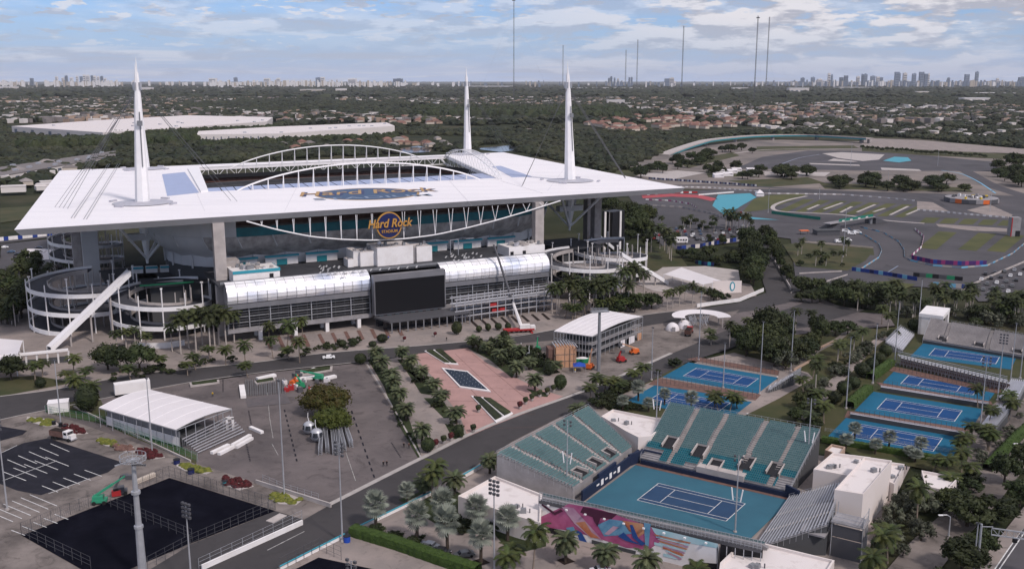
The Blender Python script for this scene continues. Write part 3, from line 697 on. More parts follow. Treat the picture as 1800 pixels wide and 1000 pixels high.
ringpart('band_coping', 1, 2, 'light_concrete'); ringpart('back_wall', 2, 3, 'brown_dark'); ringpart('ledge', 3, 4, 'light_concrete'); ringpart('clerestory', 4, 5, 'black')
ringpart('lower_wall', 0, 1, 'bowl_white', rings); 
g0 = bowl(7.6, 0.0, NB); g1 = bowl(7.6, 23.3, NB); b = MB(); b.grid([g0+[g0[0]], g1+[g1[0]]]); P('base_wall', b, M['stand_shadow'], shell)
# teal-trimmed doorways of the deck wall
for k in range(8):
    a = 34+k*18.2
    if 74 < a < 114: continue
    p = S(a, -36.4, 23.6); 
    P('teal_awning', MB().box(S(a, -36.8, 27.3), (15, 1.6, .7), TH), M['teal_trim'], shell)
    P('club_wall', MB().box(S(a, -35.6, 23.5), (14.5, 1.2, 3.8), TH), M['white_paint'], shell)
    P('teal_door', MB().box(S(a, -36.3, 23.5), (4.6, .4, 2.6), TH), M['teal_dark'], shell)
# seating inside, seen through the opening
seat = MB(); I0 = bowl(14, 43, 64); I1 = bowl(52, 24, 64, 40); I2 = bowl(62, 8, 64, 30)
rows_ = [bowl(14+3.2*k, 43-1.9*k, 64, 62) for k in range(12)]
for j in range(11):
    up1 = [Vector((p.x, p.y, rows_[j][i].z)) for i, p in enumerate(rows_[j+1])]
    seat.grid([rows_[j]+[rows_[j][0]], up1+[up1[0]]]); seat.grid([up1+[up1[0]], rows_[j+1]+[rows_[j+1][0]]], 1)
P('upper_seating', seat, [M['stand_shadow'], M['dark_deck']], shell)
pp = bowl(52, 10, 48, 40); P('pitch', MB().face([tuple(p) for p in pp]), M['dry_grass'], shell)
# the hung truss under the front edge, with paired hangers
VV = -60.0
def onplane(b, px, py):
    dx, dy = px-900, py-500; r = Vector((dx/F, CP-dy/F*SP, -SP-dy/F*CP)); o = S(0, b, 0)
    t = (o.x*V.x+o.y*V.y)/(r.x*V.x+r.y*V.y); return Vector((r.x*t, r.y*t, HC+r.z*t))
ctrl = [(433, 389), (487, 404), (546, 416), (600, 421), (655, 422.5), (710, 420), (765, 413), (820, 401), (870, 388), (925, 372), (985, 353)]
crv = [onplane(VV, *p) for p in ctrl]; c2 = []
for i in range(len(crv)-1):
    for k in range(4): c2.append(crv[i].lerp(crv[i+1], k/4))
c2.append(crv[-1])
sm = [c2[0]]+[(c2[i-1]+c2[i]*2+c2[i+1])/4 for i in range(1, len(c2)-1)]+[c2[-1]]
hang = P('hung_chord', MB().path(sm, .30, 6), M['white_steel'])
for k in range(1, 20):
    i = k*2
    if i >= len(sm)-1: break
    q = sm[i]; wv = .3+max(0, k-8)*.16
    for s_ in (-1, 1):
        P('hanger', MB().tube(q, Vector((q.x, q.y, RZ-LOW-.1))+U*s_*wv, .15, None, 5), M['white_steel'], hang)
# deck over the club, its parapet, and the curved silver facade
dk = MB(); d4 = [S(18, -37), S(171, -37), S(171, -67.6), S(18, -67.6)]
dk.prism([(p.x, p.y) for p in d4], 22.6, 23.4); deck = P('deck', dk, M['dark_deck'])
P('parapet', MB().box(S(94.5, -67.4, 23.4), (151, .4, 1.0), TH), M['grey_steel'], deck)
fac = thing('facade', '', ''); del fac['label'], fac['category']; fac.parent = st
FP = [(-67.0, 24.3), (-69.6, 23.5), (-71.4, 22.2), (-72.4, 20.6), (-72.8, 18.9), (-72.6, 17.3), (-71.8, 15.9)]
def facade_run(a0, a1, n):
    for i in range(n):
        x0, x1 = a0+(a1-a0)*i/n+.06, a0+(a1-a0)*(i+1)/n-.06
        for j in range(6):
            (b0, z0), (b1, z1) = FP[j], FP[j+1]; g_ = .05
            jit = (random.random()-.5)*.10
            m = MB(); m.grid([[S(x0, b0+jit, z0-g_), S(x1, b0+jit, z0-g_)], [S(x0, b1-jit, z1+g_), S(x1, b1-jit, z1+g_)]])
            P('panel', m, M['silver_panel'], fac, org=None)
    b = MB(); b.grid([[S(a0, p[0]+.35, p[1]-.2), S(a1, p[0]+.35, p[1]-.2)] for p in FP]); P('panel_backing', b, M['dark_steel'], fac)
    for a_ in (a0, a1):
        b = MB(); b.face([S(a_, *p) for p in FP]+[S(a_, -66, 15.9), S(a_, -66, 24.3)]); P('end_wall', b, M['silver_frame'], fac)
facade_run(20.5, 80.5, 15); facade_run(113.5, 168.5, 14)
for a0, a1 in ((20.5, 80.5), (113.5, 168.5)):
    ln = a1-a0; mid = (a0+a1)/2
    P('gutter', MB().box(S(mid, -69.6, 13.6), (ln, 4.8, 2.0), TH), M['silver_frame'], fac)
    P('glazing', MB().box(S(mid, -68.2, 5.4), (ln, 1.5, 8.2), TH), M['dark_glass'], fac)
    for z, h in ((12.2, .35), (11.0, .25), (9.9, .35), (8.8, .25), (7.6, .35), (6.4, .25)):
        P('louvre', MB().box(S(mid, -70.0, z), (ln, 1.6, h), TH), M['grey_steel' if h > .3 else 'dark_steel'], fac)
    P('slab', MB().box(S(mid, -68.6, 4.0), (ln+1, 7.6, 1.5), TH), M['stand_grey'], fac)
    nn = int(ln/7.8)
    for k in range(nn+1): P('mullion', MB().box(S(a0+k*ln/nn, -71.0, 5.4), (.35, .5, 8.4), TH), M['galvanised'], fac)
    n4 = int(ln/4)
    for k in range(n4+1): P('facade_wire', MB().bar(S(a0+k*ln/n4, -73.4, 5.5), S(a0+k*ln/n4, -73.4, 24), .05), M['grey_steel'], fac)
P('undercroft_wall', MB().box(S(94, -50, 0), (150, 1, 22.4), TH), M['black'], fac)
for a in (33, 47.5, 61, 75, 150, 163):
    for b_ in (-71.5, -64): P('column', MB().box(S(a, b_, 0), (1.5, 1.5, 4.0), TH), M['white_paint'], fac)
# big video board in its frame
vb = P('board_frame', MB().box(S(97, -75.2, 5.6), (33.0, 3.2, 17.2), TH), M['silver_frame'])
P('screen', MB().box(S(96.9, -77.0, 6.2), (31.8, .5, 14.2), TH), M['screen'], vb)
P('board_support', MB().box(S(97, -73, 0.1), (29, 2, 5.4), TH), M['dark_glass'], vb)
for k in range(8): P('board_light', MB().box(S(84+k*3.6, -75.4, 4.2), (1.8, .5, .8), TH), M['teal_trim'], vb)
# entrance canopy below the board
ec = P('entrance_canopy', MB().prism([(p.x, p.y) for p in (S(83, -88), S(121, -88), S(121, -77), S(80, -77))], 4.6, 5.3), M['dark_steel'])
for k in range(11): P('portal', MB().bar(S(84+k*3.6, -87.6, 0), S(84+k*3.6, -87.6, 4.6), .45).bar(S(84+k*3.6, -87.6, 4.2), S(84+k*3.6, -80, 4.2), .3), M['grey_steel'], ec)
P('shopfront', MB().box(S(101, -80, 0), (36, .4, 4.4), TH), M['dark_glass'], ec)
# steel frame being put up before the right-hand facade
sf = thing('steel_frame', '', ''); del sf['label'], sf['category']; sf.parent = st
for row in range(2):
    for k in range(13):
        a = 115+k*4.1; b_ = -80-row*5+k*.25; h = 11.5 if row == 0 else 10.5
        P('post', MB().bar(S(a, b_, 0), S(a, b_, h), .38), M['galvanised'], sf)
    for z in (2.8, 5.4, 8.0, 10.6):
        P('rail', MB().bar(S(114, -80-row*5, z), S(166, -77-row*5, z), .42), M['aluminium'], sf)
for z in (2.6, 5.2, 7.8):
    P('floor_deck', MB().prism([(p.x, p.y) for p in (S(115, -84.6), S(165, -81.6), S(165, -77), S(115, -80))], z-.15, z), M['grey_steel'], sf)
for a, z in ((134, 5.3), (135, 2.7), (138, 2.7)):
    P('barrier', MB().box(S(a, -82.6, z), (4, 1.5, 1.5), TH), M['red_paint'], sf)
# plant rooms and stair towers on the deck
def block(name, px0, px1, pyb, b, dep, h, m='white_paint', z0=23.4, top='dirty_white_roof'):
    p0, p1 = onplane(b, px0, pyb), onplane(b, px1, pyb); a0 = (p0-A0).dot(U); a1 = (p1-A0).dot(U)
    q = [S(a0, b), S(a1, b), S(a1, b+dep), S(a0, b+dep)]
    o = P(name, MB().prism([(p.x, p.y) for p in q], z0, z0+h, 0, 1), [M[m], M[top]], deck)
    return o, a0, a1
for k, (x0, x1, b_, dep, h, m) in enumerate([(664, 727, -60, 14, 8.2, 'white_paint'), (634, 664, -57, 10, 6.4, 'white_paint'), (622, 634, -55, 10, 6.8, 'white_paint'), (727, 733, -57, 8, 6.6, 'stand_grey'), (733, 760, -58, 9, 6.9, 'white_paint'), (612, 622, -56, 6, 3.5, 'white_paint')]):
    o, a0, a1 = block('plant_room', x0, x1, 472, b_, dep, h, m)
    for i in range(int((a1-a0)/2.5)):
        aa = a0+1.2+i*2.4
        P('roof_unit', MB().box(S(aa, b_+2+(i*37 % 5), 23.4+h), (1.2, 1.2, .5+.5*(i % 3)), TH), M['grey_steel'], o)
P('satellite_dome', MB().ball(S(93, -50, 32), 1.0, 1.0, 1.0, 10, 6), M['white_steel'], deck, True)
P('plant_room', MB().box(S(34, -60, 23.4), (19, 13, 4.6), TH), M['white_paint'], deck)
P('teal_stripe', MB().box(S(34, -66.6, 26.9), (19.2, .3, 1.2), TH), M['teal_trim'], deck)
P('teal_stripe', MB().box(S(43.6, -60, 26.9), (.3, 13, 1.2), TH), M['teal_trim'], deck)
P('door', MB().box(S(40, -66.6, 23.4), (1.6, .3, 2.6), TH), M['black'], deck)
P('plant_room', MB().box(S(26, -50, 23.4), (8, 8, 7), TH), M['concrete'], deck)
o = P('plant_room', MB().box(S(160, -60, 23.4), (19, 12, 4.4), TH), M['white_paint'], deck)
for k in range(44):
    a = 26+random.random()*16 if k % 2 else 152+random.random()*17
    P('roof_unit', MB().box(S(a, -56-random.random()*9, 28.0), (.9+random.random()*1.6, 1.2, .4+random.random()*1.3), TH+random.random()), M[random.choice(['grey_steel', 'light_concrete', 'aluminium', 'bowl_concrete'])], deck)
for a in (152, 158.5): P('door', MB().box(S(a, -66.1, 23.4), (1.6, .3, 2.4), TH), M['black'], deck)
for a in (128, 132, 170):
    P('gantry', MB().bar(S(a, -50, 23.4), S(a, -50, 31), .3).bar(S(a, -50, 30.8), S(a+8, -50, 30.8), .3), M['galvanised'], deck)
# lettering
def text_part(txt, size, m, parent, mat4, shear=0.0, off=0.0, ext=0.1, name='lettering', sx=1.0):
    cu = bpy.data.curves.new('t', 'FONT'); cu.body = txt; cu.size = size; cu.shear = shear; cu.offset = off; cu.extrude = ext; cu.align_x = 'CENTER'; cu.align_y = 'CENTER'; cu.resolution_u = 3
    ob = bpy.data.objects.new('t', cu); col.objects.link(ob); dg = bpy.context.evaluated_depsgraph_get()
    me = bpy.data.meshes.new_from_object(ob.evaluated_get(dg)); bpy.data.objects.remove(ob); bpy.data.curves.remove(cu)
    me.transform(Matrix.Diagonal((sx, 1, 1, 1))); me.materials.clear(); me.materials.append(m); me.transform(mat4)
    o = bpy.data.objects.new(name, me); col.objects.link(o)
    if parent:
        me.transform(Matrix.Translation(-wloc(parent))); o.parent = parent
    return o
def frame(o, x, y, z):
    m = Matrix.Identity(4)
    for i, v in enumerate((x, y, z)):
        for r in range(3): m[r][i] = v[r]
    for r in range(3): m[r][3] = o[r]
    return m
ZU = Vector((0, 0, 1))
sc_ = onplane(-61.5, 683.5, 396); 
def disc(c, x, y, n_, r, th, m, name, parent, k=32):
    b = MB(); f = [c+x*(r*math.cos(2*math.pi*i/k))+y*(r*math.sin(2*math.pi*i/k)) for i in range(k)]; g_ = [p+n_*th for p in f]
    i0 = len(b.v); b.face(g_)
    for i in range(k): b.face([f[i], f[(i+1) % k], g_[(i+1) % k], g_[i]])
    return P(name, b, M[m], parent)
sg = disc(sc_, U, ZU, -V, 5.9, .5, 'gold', 'sign_disc', st)
disc(sc_-V*.5, U, ZU, -V, 5.35, .1, 'navy', 'sign_face', sg)
text_part('Hard Rock', 5.2, M['navy'], sg, frame(sc_-V*.78+ZU*.75+U*.15, U, ZU, -V), .25, .22, .08, sx=.88)
text_part('Hard Rock', 5.2, M['gold'], sg, frame(sc_-V*1.0+ZU*.85, U, ZU, -V), .25, .10, .12, sx=.88)
text_part('STADIUM', 1.75, M['gold'], sg, frame(sc_-V*.8-ZU*2.6, U, ZU, -V), 0, .03, .08)
lc = roofp(646, 340.5, .12); lc2 = roofp(645, 331.5); 
px_ = (roofp(736, 337)-roofp(556, 344)).length/2
lx = (roofp(736, 337)-roofp(556, 344)).normalized(); ly = Vector((-lx.y, lx.x, 0)); hh = (roofp(645, 330)-roofp(647, 351)).length/2
def ell(rx, ry, dz, m, name):
    b = MB(); c = Vector((lc.x, lc.y, RZ+dz)); b.face([c+lx*(rx*math.cos(2*math.pi*i/48))+ly*(ry*math.sin(2*math.pi*i/48)) for i in range(48)]); return P(name, b, M[m], can)
ell(px_, hh, .06, 'dull_gold', 'logo_ring'); ell(px_-1.1, hh-1.8, .10, 'slate_blue', 'logo_field')
c_ = Vector((lc.x, lc.y, 0))
hs = hh*.95
text_part('Hard Rock', hs, M['navy'], can, frame(c_+ZU*(RZ+.14)+ly*hh*.22+lx*1.0, lx, ly, ZU), .3, .35, .01, 'logo_lettering', sx=(2.75*px_)/(hs*4.55))
text_part('Hard Rock', hs, M['dull_gold'], can, frame(c_+ZU*(RZ+.19)+ly*hh*.28, lx, ly, ZU), .3, .12, .01, 'logo_lettering', sx=(2.75*px_)/(hs*4.55))
text_part('STADIUM', hh*.42, M['far_blue_glass'], can, frame(c_+ZU*(RZ+.16)-ly*hh*.60, lx, ly, ZU), 0, .05, .01, 'logo_lettering', sx=1.25)
# spiral ramps
def helix(c, r_in, r_out, ztop, a_start, turns, pitch=8.2, name='spiral_ramp'):
    n = int(36*turns); root = None; rowi, rowo = [], []
    d = MB(); po = MB(); pi = MB(); fl = []
    for k in range(n+1):
        t = k/36*2*math.pi; an = a_start+t; z = ztop-pitch*k/36
        if z < .2: break
        e = Vector((math.cos(an), math.sin(an), 0)); fl.append((c+e*r_in, c+e*r_out, z, e))
    up_ = lambda p, z: Vector((p.x, p.y, z))
    d.grid([[up_(a, z) for a, b_, z, e in fl], [up_(b_, z) for a, b_, z, e in fl]])
    d.grid([[up_(a, z-.5) for a, b_, z, e in fl], [up_(b_, z-.5) for a, b_, z, e in fl]])
    root = P(name, d, M['ramp_deck'])
    for j, r_ in ((1, r_out), (0, r_in)):
        w_ = MB(); s_ = 1 if j else -1
        w_.grid([[up_(f[j]+f[3]*.25*s_, f[2]-.7) for f in fl], [up_(f[j]+f[3]*.35*s_, f[2]+1.1) for f in fl], [up_(f[j], f[2]+1.1) for f in fl], [up_(f[j], f[2]) for f in fl]])
        P('parapet', w_, M['white_steel' if j else 'light_concrete'], root)
    for k in range(14):
        an = a_start+2*math.pi*k/14; e = Vector((math.cos(an), math.sin(an), 0)); p = c+e*(r_out+.1)
        P('post', MB().tube(up_(p, 0), up_(p, ztop+(3.2 if k % 2 else .8)), .28, .25, 6), M['white_paint'], root)
        if k % 2:
            P('lamp', MB().box(up_(p, ztop+3.2), (.9, .9, .5), an), M['white_paint'], root)
        p = c+e*(r_in-.1); P('post', MB().tube(up_(p, 0), up_(p, ztop-.4), .25, None, 6), M['light_concrete'], root)
    return root
def cat_(px, py, z): q = up(px, py, z); return Vector((q.x, q.y, 0))
H1 = cat_(281, 503, 18.5); helix(H1, 12.6, 20.5, 18.0, R(60), 2.3)
H2 = cat_(141, 489, 20); helix(H2, 13, 21.2, 20.4, R(100), 2.5, 8.1)
H3 = cat_(1018, 449, 18.5); helix(H3, 13, 21.5, 18.5, R(100), 2.2)
H4 = cat_(1070, 428, 18.5); helix(H4, 13, 20.5, 18.0, R(60), 2.3)
H5 = cat_(150, 416, 18.5); helix(H5, 12, 19, 20.0, R(80), 2.3)
# corner terraces at ramp level
for q, dx in ((S(8, -14), 26), (S(212, -16), 26), (S(-8, 4), 22)):
    P('terrace', MB().box((q.x, q.y, 16.9), (dx, 30, .9), TH), M['dark_deck'])
    P('terrace_wall', MB().box((q.x, q.y, 0), (dx-5, 24, 16.8), TH), M['stand_shadow'])
for k in range(6):
    P('teal_awning', MB().box(S(-4+k*6, 2+k*-1.5, 20), (5, 1.2, .8), TH-.25), M['teal_trim'])
    P('club_wall', MB().box(S(-4+k*6, 3.4+k*-1.5, 17.8), (5, .6, 3.2), TH-.25), M['white_paint'])
P('banner_rail', MB().box(S(4, -29, 17.8), (22, .3, .7), TH-.1), M['green_paint'])
# long covered stairs running down from the corners
def stair_ramp(p_lo, p_hi, wdt, zt):
    a, b = up(*p_lo, .8), up(*p_hi, zt); d = b-a; s_ = Vector((-d.y, d.x, 0)).normalized()*wdt/2
    m = MB(); m.face([a-s_, a+s_, b+s_, b-s_]); o = P('stair_ramp', m, M['ramp_deck'])
    for g_ in (1, -1):
        w_ = MB(); q0, q1 = a+s_*g_, b+s_*g_; e = s_.normalized()*.2*g_; z = Vector((0, 0, 1))
        w_.face([q0+e-z*1.0, q1+e-z*1.0, q1+e+z*1.1, q0+e+z*1.1]); w_.face([q0+z*1.1, q1+z*1.1, q1+e+z*1.1, q0+e+z*1.1]); w_.face([q0-e-z, q1-e-z, q1-e+z*1.1, q0-e+z*1.1])
        P('parapet', w_, M['white_steel'], o)
    P('stair_lid', MB().face([a-s_*.9+z*1.15, a+s_*.9+z*1.15, b+s_*.9+z*1.15, b-s_*.9+z*1.15]), M['white_roof'], o)
    for t in (.25, .5, .75):
        q = a.lerp(b, t); P('post', MB().tube((q.x, q.y, 0), q-z*.8, .4, None, 6), M['light_concrete'], o)
    return o
stair_ramp((86, 614), (226, 480), 3.4, 25.5); stair_ramp((1172, 497), (1090, 446), 3.4, 18)
stair_ramp((1075, 437), (1045, 412), 3, 19)
# louvred end wing on the right
q = up(1078, 415, 8)
wing = P('end_wing', MB().box((q.x, q.y, 0), (12, 8, 24), TH+.3), M['black'])
for k in range(4): P('fin', MB().box((q.x-U.x*1-5+k*3.3, q.y-U.y-2.5+k*1.2-3, 0), (1.7, .6, 24), TH+.3), M['white_paint'], wing)
# curved white wall with lettering at the foot of the left spiral
wl = MB(); n = 14; pts = [up(242+ (325-242)*k/n, 612-5*k/n+3*math.sin(math.pi*k/n)) for k in range(n+1)]
wl.grid([[p for p in pts], [p+ZU*2.4 for p in pts]]); wo_ = P('curved_wall', wl, M['white_paint'])
# planks of paving pattern before the club
for k in range(7):
    p = up(562+k*22.5, 598-k*1.6); sheet('paving_band', M['brick_brown'], [(558+k*23, 588-k*2.2), (564+k*23, 587-k*2.2), (572+k*23, 603-k*2.2), (566+k*23, 604-k*2.2)], .14)
for k in range(4): sheet('paving_band', M['brick_brown'], [(464+k*22, 592-k), (470+k*22, 591-k), (480+k*22, 612-k), (473+k*22, 613-k)], .14)
for k in range(8): sheet('paving_band', M['mulch'], [(825+k*18, 563-k*1.6), (829+k*18, 562-k*1.6), (842+k*18, 574-k*1.8), (837+k*18, 575-k*1.8)], .14)
# deck furniture
dc = thing('deck_umbrella', 'small white folded sunshade among the furniture on the club deck', 'sunshade', (0, 0, 0), 0, 'white sunshades and loungers on the club deck')
MB().tube((0, 0, 0), (0, 0, 1.4), .08).build('pole', M['grey_steel'], dc)
b = MB()
for s_ in (-1, 1): b.face([(0, -.6, 1.7), (0, .6, 1.7), (s_*1.1, .6, .7), (s_*1.1, -.6, .7)])
b.build('shade', M['bowl_white'], dc)
pd = Proto(dc)
for k in range(46):
    if k < 17: px, py = 560+random.random()*50, 470+random.random()*16
    elif k < 36: px, py = 780+random.random()*70, 448+random.random()*14
    else: px, py = 590+(k-36)*16, 483-(k-36)*1.2
    q = up(px, py, 23.5)
    pd.put('small white sunshade or lounger standing on the dark club deck', 'white sunshades and loungers on the club deck', q, TH+random.random()*.4, .8)
# ------------------------------------------------------------------ the distance
def gn_scatter(name, pts, mat_, kind_label=None, subdiv=2, flat_=0.75, rough=0.55, freq=0.9):
    """canopy blobs on points; each point carries its own size"""
    me = bpy.data.meshes.new(name); me.from_pydata([(p[0], p[1], p[2]) for p in pts], [], [])
    at = me.attributes.new('size', 'FLOAT', 'POINT'); at.data.foreach_set('value', [p[3] for p in pts])
    o = bpy.data.objects.new(name, me); col.objects.link(o); o['kind'] = 'stuff'
    ng = bpy.data.node_groups.new(name, 'GeometryNodeTree')
    ng.interface.new_socket('Geometry', in_out='INPUT', socket_type='NodeSocketGeometry'); ng.interface.new_socket('Geometry', in_out='OUTPUT', socket_type='NodeSocketGeometry')
    gi, go = ng.nodes.new('NodeGroupInput'), ng.nodes.new('NodeGroupOutput'); l = ng.links.new
    join = ng.nodes.new('GeometryNodeGeometryToInstance')
    join = ng.nodes.new('GeometryNodeJoinGeometry')
    gis = []
    for s_ in range(4):
        ico = ng.nodes.new('GeometryNodeMeshIcoSphere'); ico.inputs['Subdivisions'].default_value = subdiv; ico.inputs['Radius'].default_value = 1
        nz = ng.nodes.new('ShaderNodeTexNoise'); nz.noise_dimensions = '4D'; nz.inputs['Scale'].default_value = freq*2.2; nz.inputs['W'].default_value = s_*7.3; nz.inputs['Detail'].default_value = 3
        pos = ng.nodes.new('GeometryNodeInputPosition'); sb = ng.nodes.new('ShaderNodeVectorMath'); sb.operation = 'SUBTRACT'; l(nz.outputs['Color'], sb.inputs[0]); sb.inputs[1].default_value = (.5, .5, .5)
        scn = ng.nodes.new('ShaderNodeVectorMath'); scn.operation = 'SCALE'; scn.inputs['Scale'].default_value = rough*3.2; l(sb.outputs[0], scn.inputs[0])
        sp = ng.nodes.new('GeometryNodeSetPosition'); l(ico.outputs['Mesh'], sp.inputs['Geometry']); l(scn.outputs[0], sp.inputs['Offset'])
        tr = ng.nodes.new('GeometryNodeTransform'); tr.inputs['Scale'].default_value = (1, 1, flat_); l(sp.outputs[0], tr.inputs[0])
        g2 = ng.nodes.new('GeometryNodeGeometryToInstance'); l(tr.outputs[0], g2.inputs[0]); gis.append(g2)
    for g2 in reversed(gis): l(g2.outputs[0], join.inputs[0])
    iop = ng.nodes.new('GeometryNodeInstanceOnPoints'); l(gi.outputs[0], iop.inputs['Points']); l(join.outputs[0], iop.inputs['Instance']); iop.inputs['Pick Instance'].default_value = True
    rv = ng.nodes.new('FunctionNodeRandomValue'); rv.data_type = 'FLOAT_VECTOR'; rv.inputs[0].default_value = (0, 0, 0); rv.inputs[1].default_value = (0.3, 0.3, 6.28); l(rv.outputs[0], iop.inputs['Rotation'])
    na = ng.nodes.new('GeometryNodeInputNamedAttribute'); na.data_type = 'FLOAT'; na.inputs['Name'].default_value = 'size'; l(na.outputs['Attribute'], iop.inputs['Scale'])
    smt = ng.nodes.new('GeometryNodeSetMaterial'); smt.inputs['Material'].default_value = mat_; l(iop.outputs[0], smt.inputs[0]); l(smt.outputs[0], go.inputs[0])
    md = o.modifiers.new('scatter', 'NODES'); md.node_group = ng
    return o
rnd = random.Random(5)
# where nothing grows: roads, water, lots (photo pixels)
CLEAR = [
 [(1040, 332), (1100, 300), (1180, 262), (1300, 240), (1500, 237), (1620, 244), (1800, 262), (1900, 265), (1900, 480), (1130, 480), (1090, 350)],
 [(0, 223), (180, 212), (330, 211), (480, 220), (470, 232), (180, 246), (20, 236)], [(345, 250), (690, 232), (695, 240), (480, 254), (350, 256)],
 [(-20, 221), (180, 208), (420, 213), (560, 230), (540, 232), (300, 210), (0, 223)],
 [(700, 258), (740, 250), (770, 256), (760, 270), (700, 272)], [(840, 256), (890, 252), (920, 262), (880, 272), (830, 268)],
 [(0, 395), (60, 340), (110, 380), (160, 400), (160, 480), (0, 500)],
 [(100, 300), (30, 405), (400, 640), (1150, 560), (1200, 330), (880, 262)],
 [(0, 318), (200, 270), (205, 276), (10, 326)],
 [(650, 245), (700, 237), (860, 240), (870, 250), (740, 262), (650, 252)],
]
def clear(px, py): return any(in_poly(px, py, q) for q in CLEAR)
THIN = [[(1000, 225), (1060, 206), (1350, 188), (1580, 184), (1500, 206), (1420, 220), (1250, 232), (1100, 238)], [(440, 204), (780, 206), (780, 224), (440, 218)], [(1300, 228), (1500, 215), (1700, 203), (1800, 208), (1800, 246), (1620, 242), (1400, 236)]]
def dens_at(x, y):
    return noise.noise(Vector((x*.0016, y*.0016, 3)))+.5*noise.noise(Vector((x*.006, y*.006, 9)))
near, mid_, far_ = [], [], []
def scatter(out, n, d0, d1, r0, r1, thr, power=1.0):
    c = 0
    while c < n:
        c += 1
        Y = d0*(d1/d0)**(rnd.random()**power) if power != 2 else (d0*d0+(d1*d1-d0*d0)*rnd.random())**.5
        X = (rnd.random()*2-1)*Y*.60
        px, py = pix((X, Y, 0))
        if clear(px, py): continue
        if dens_at(X, Y) < thr: continue
        if any(in_poly(px, py, q) for q in THIN) and rnd.random() < .66: continue
        s_ = r0+(r1-r0)*rnd.random()**1.5
        out.append((X, Y, s_*.45, s_))
scatter(near, 26000, 560, 2200, 3.6, 8.0, -.42, 2)
scatter(mid_, 42000, 2100, 6000, 6, 15, -.30, 2)
scatter(far_, 30000, 5600, 22000, 16, 38, -.36, 1)
gn_scatter('distant_trees', near, M['far_leaf'], subdiv=2)
gn_scatter('distant_woods', mid_, M['far_leaf'], subdiv=2, flat_=.6)
gn_scatter('distant_woods', far_, M['far_leaf'], subdiv=1, flat_=.35)
# dark belt of tall pines behind the white warehouses and right of the far mast
belt = []
for k in range(1500):
    px = 730+rnd.random()*370; py = 196+rnd.random()*14+(px-730)*.004
    p = up(px, py); belt.append((p.x, p.y, 7, 8+rnd.random()*8))
for k in range(500):
    t = rnd.random(); px = 200+t*300; py = 246-t*14+rnd.random()*3; p = up(px, py); belt.append((p.x, p.y, 5, 5+rnd.random()*5))
for k in range(520):
    t = rnd.random(); px = 40+t*300; py = 262-t*12+rnd.random()*5; p = up(px, py); belt.append((p.x, p.y, 5, 6+rnd.random()*6))
for k in range(200):
    px = 350+rnd.random()*350; py = 261-(px-350)*.045+rnd.random()*3; p = up(px, py); belt.append((p.x, p.y, 3.5, 4.5+rnd.random()*4.5))
gn_scatter('pine_wood', belt, M['bush_leaf'], subdiv=2, flat_=1.25)
# houses: proto with hip roof
def house_proto(name, wall, roof, lx_, ly_, h, flat_roof=False):
    r = thing(name, 'small house', 'house'); MB().box((0, 0, 0), (lx_, ly_, h)).build('wall', M[wall], r)
    b = MB(); x, y = lx_/2+.5, ly_/2+.5
    if flat_roof: b.box((0, 0, h), (lx_+.6, ly_+.6, .5))
    else:
        k = lx_/2-ly_/2; z = h+ly_*.28
        b.face([(-x, -y, h), (x, -y, h), (k, 0, z), (-k, 0, z)]).face([(x, y, h), (-x, y, h), (-k, 0, z), (k, 0, z)]).face([(x, -y, h), (x, y, h), (k, 0, z)]).face([(-x, y, h), (-x, -y, h), (-k, 0, z)])
    b.build('roof', M[roof], r); return Proto(r)
red_h = [house_proto('house', 'tan_wall', 'red_roof', 17, 12, 5), house_proto('house', 'cream_wall', 'red_roof', 24, 13, 6)]
gry_h = [house_proto('house', 'cream_wall', 'grey_roof', 16, 11, 4), house_proto('house', 'far_white', 'far_white', 18, 12, 4.5, True)]
def houses(protos, poly, n, label, group, rz0=.3):
    c = 0; xs = [p[0] for p in poly]; ys = [p[1] for p in poly]; tr = 0
    while c < n and tr < n*60:
        tr += 1; px = min(xs)+rnd.random()*(max(xs)-min(xs)); py = min(ys)+rnd.random()*(max(ys)-min(ys))
        if not in_poly(px, py, poly): continue
        c += 1; p = up(px, py); rnd.choice(protos).put(label, group, (p.x, p.y, 2.5), rz0+rnd.choice([0, math.pi/2])+rnd.random()*.3, .75+rnd.random()*.4)
houses(red_h, [(1010, 222), (1060, 208), (1250, 200), (1350, 190), (1560, 186), (1500, 200), (1420, 216), (1250, 228), (1100, 234)], 190, 'low house with a terracotta roof in the estate beyond the race track', 'red roofed houses beyond the track')
houses(red_h, [(450, 205), (640, 206), (760, 212), (775, 221), (700, 222), (560, 216), (450, 214)], 50, 'terracotta roofed house in the row behind the white warehouses', 'red roofed houses behind the warehouses')
houses(gry_h, [(1300, 225), (1500, 215), (1700, 205), (1800, 210), (1800, 245), (1620, 240), (1400, 232)], 80, 'small pale roofed house among the trees beyond the expressway', 'pale houses beyond the expressway')
houses(gry_h, [(0, 300), (100, 280), (200, 300), (80, 340), (0, 350)], 16, 'small pale house among trees west of the stadium', 'pale houses west of the stadium')
houses([red_h[0], gry_h[0]], [(340, 262), (620, 252), (800, 244), (800, 262), (600, 262), (400, 275)], 28, 'single storey house among the trees between the arches and the warehouse', 'houses behind the roof arches')
# distant roofs far too many to count
b = MB()
for k in range(7000):
    Y = 2400*(14000/2400)**rnd.random(); X = (rnd.random()*2-1)*Y*.58
    if noise.noise(Vector((X*.0007, Y*.0005, 1))) < -.05: continue
    s_ = 6+rnd.random()*8+Y*.0008; h = 5+rnd.random()*4+Y*.0007
    b.box((X, Y, 1), (s_*(1+rnd.random()*1.2), s_, h+2), rnd.random()*3, rnd.choice([0, 1, 1, 2]))
b.build('distant_roofs', [M['far_white'], M['grey_roof'], M['tan_wall']], None, kind='stuff')
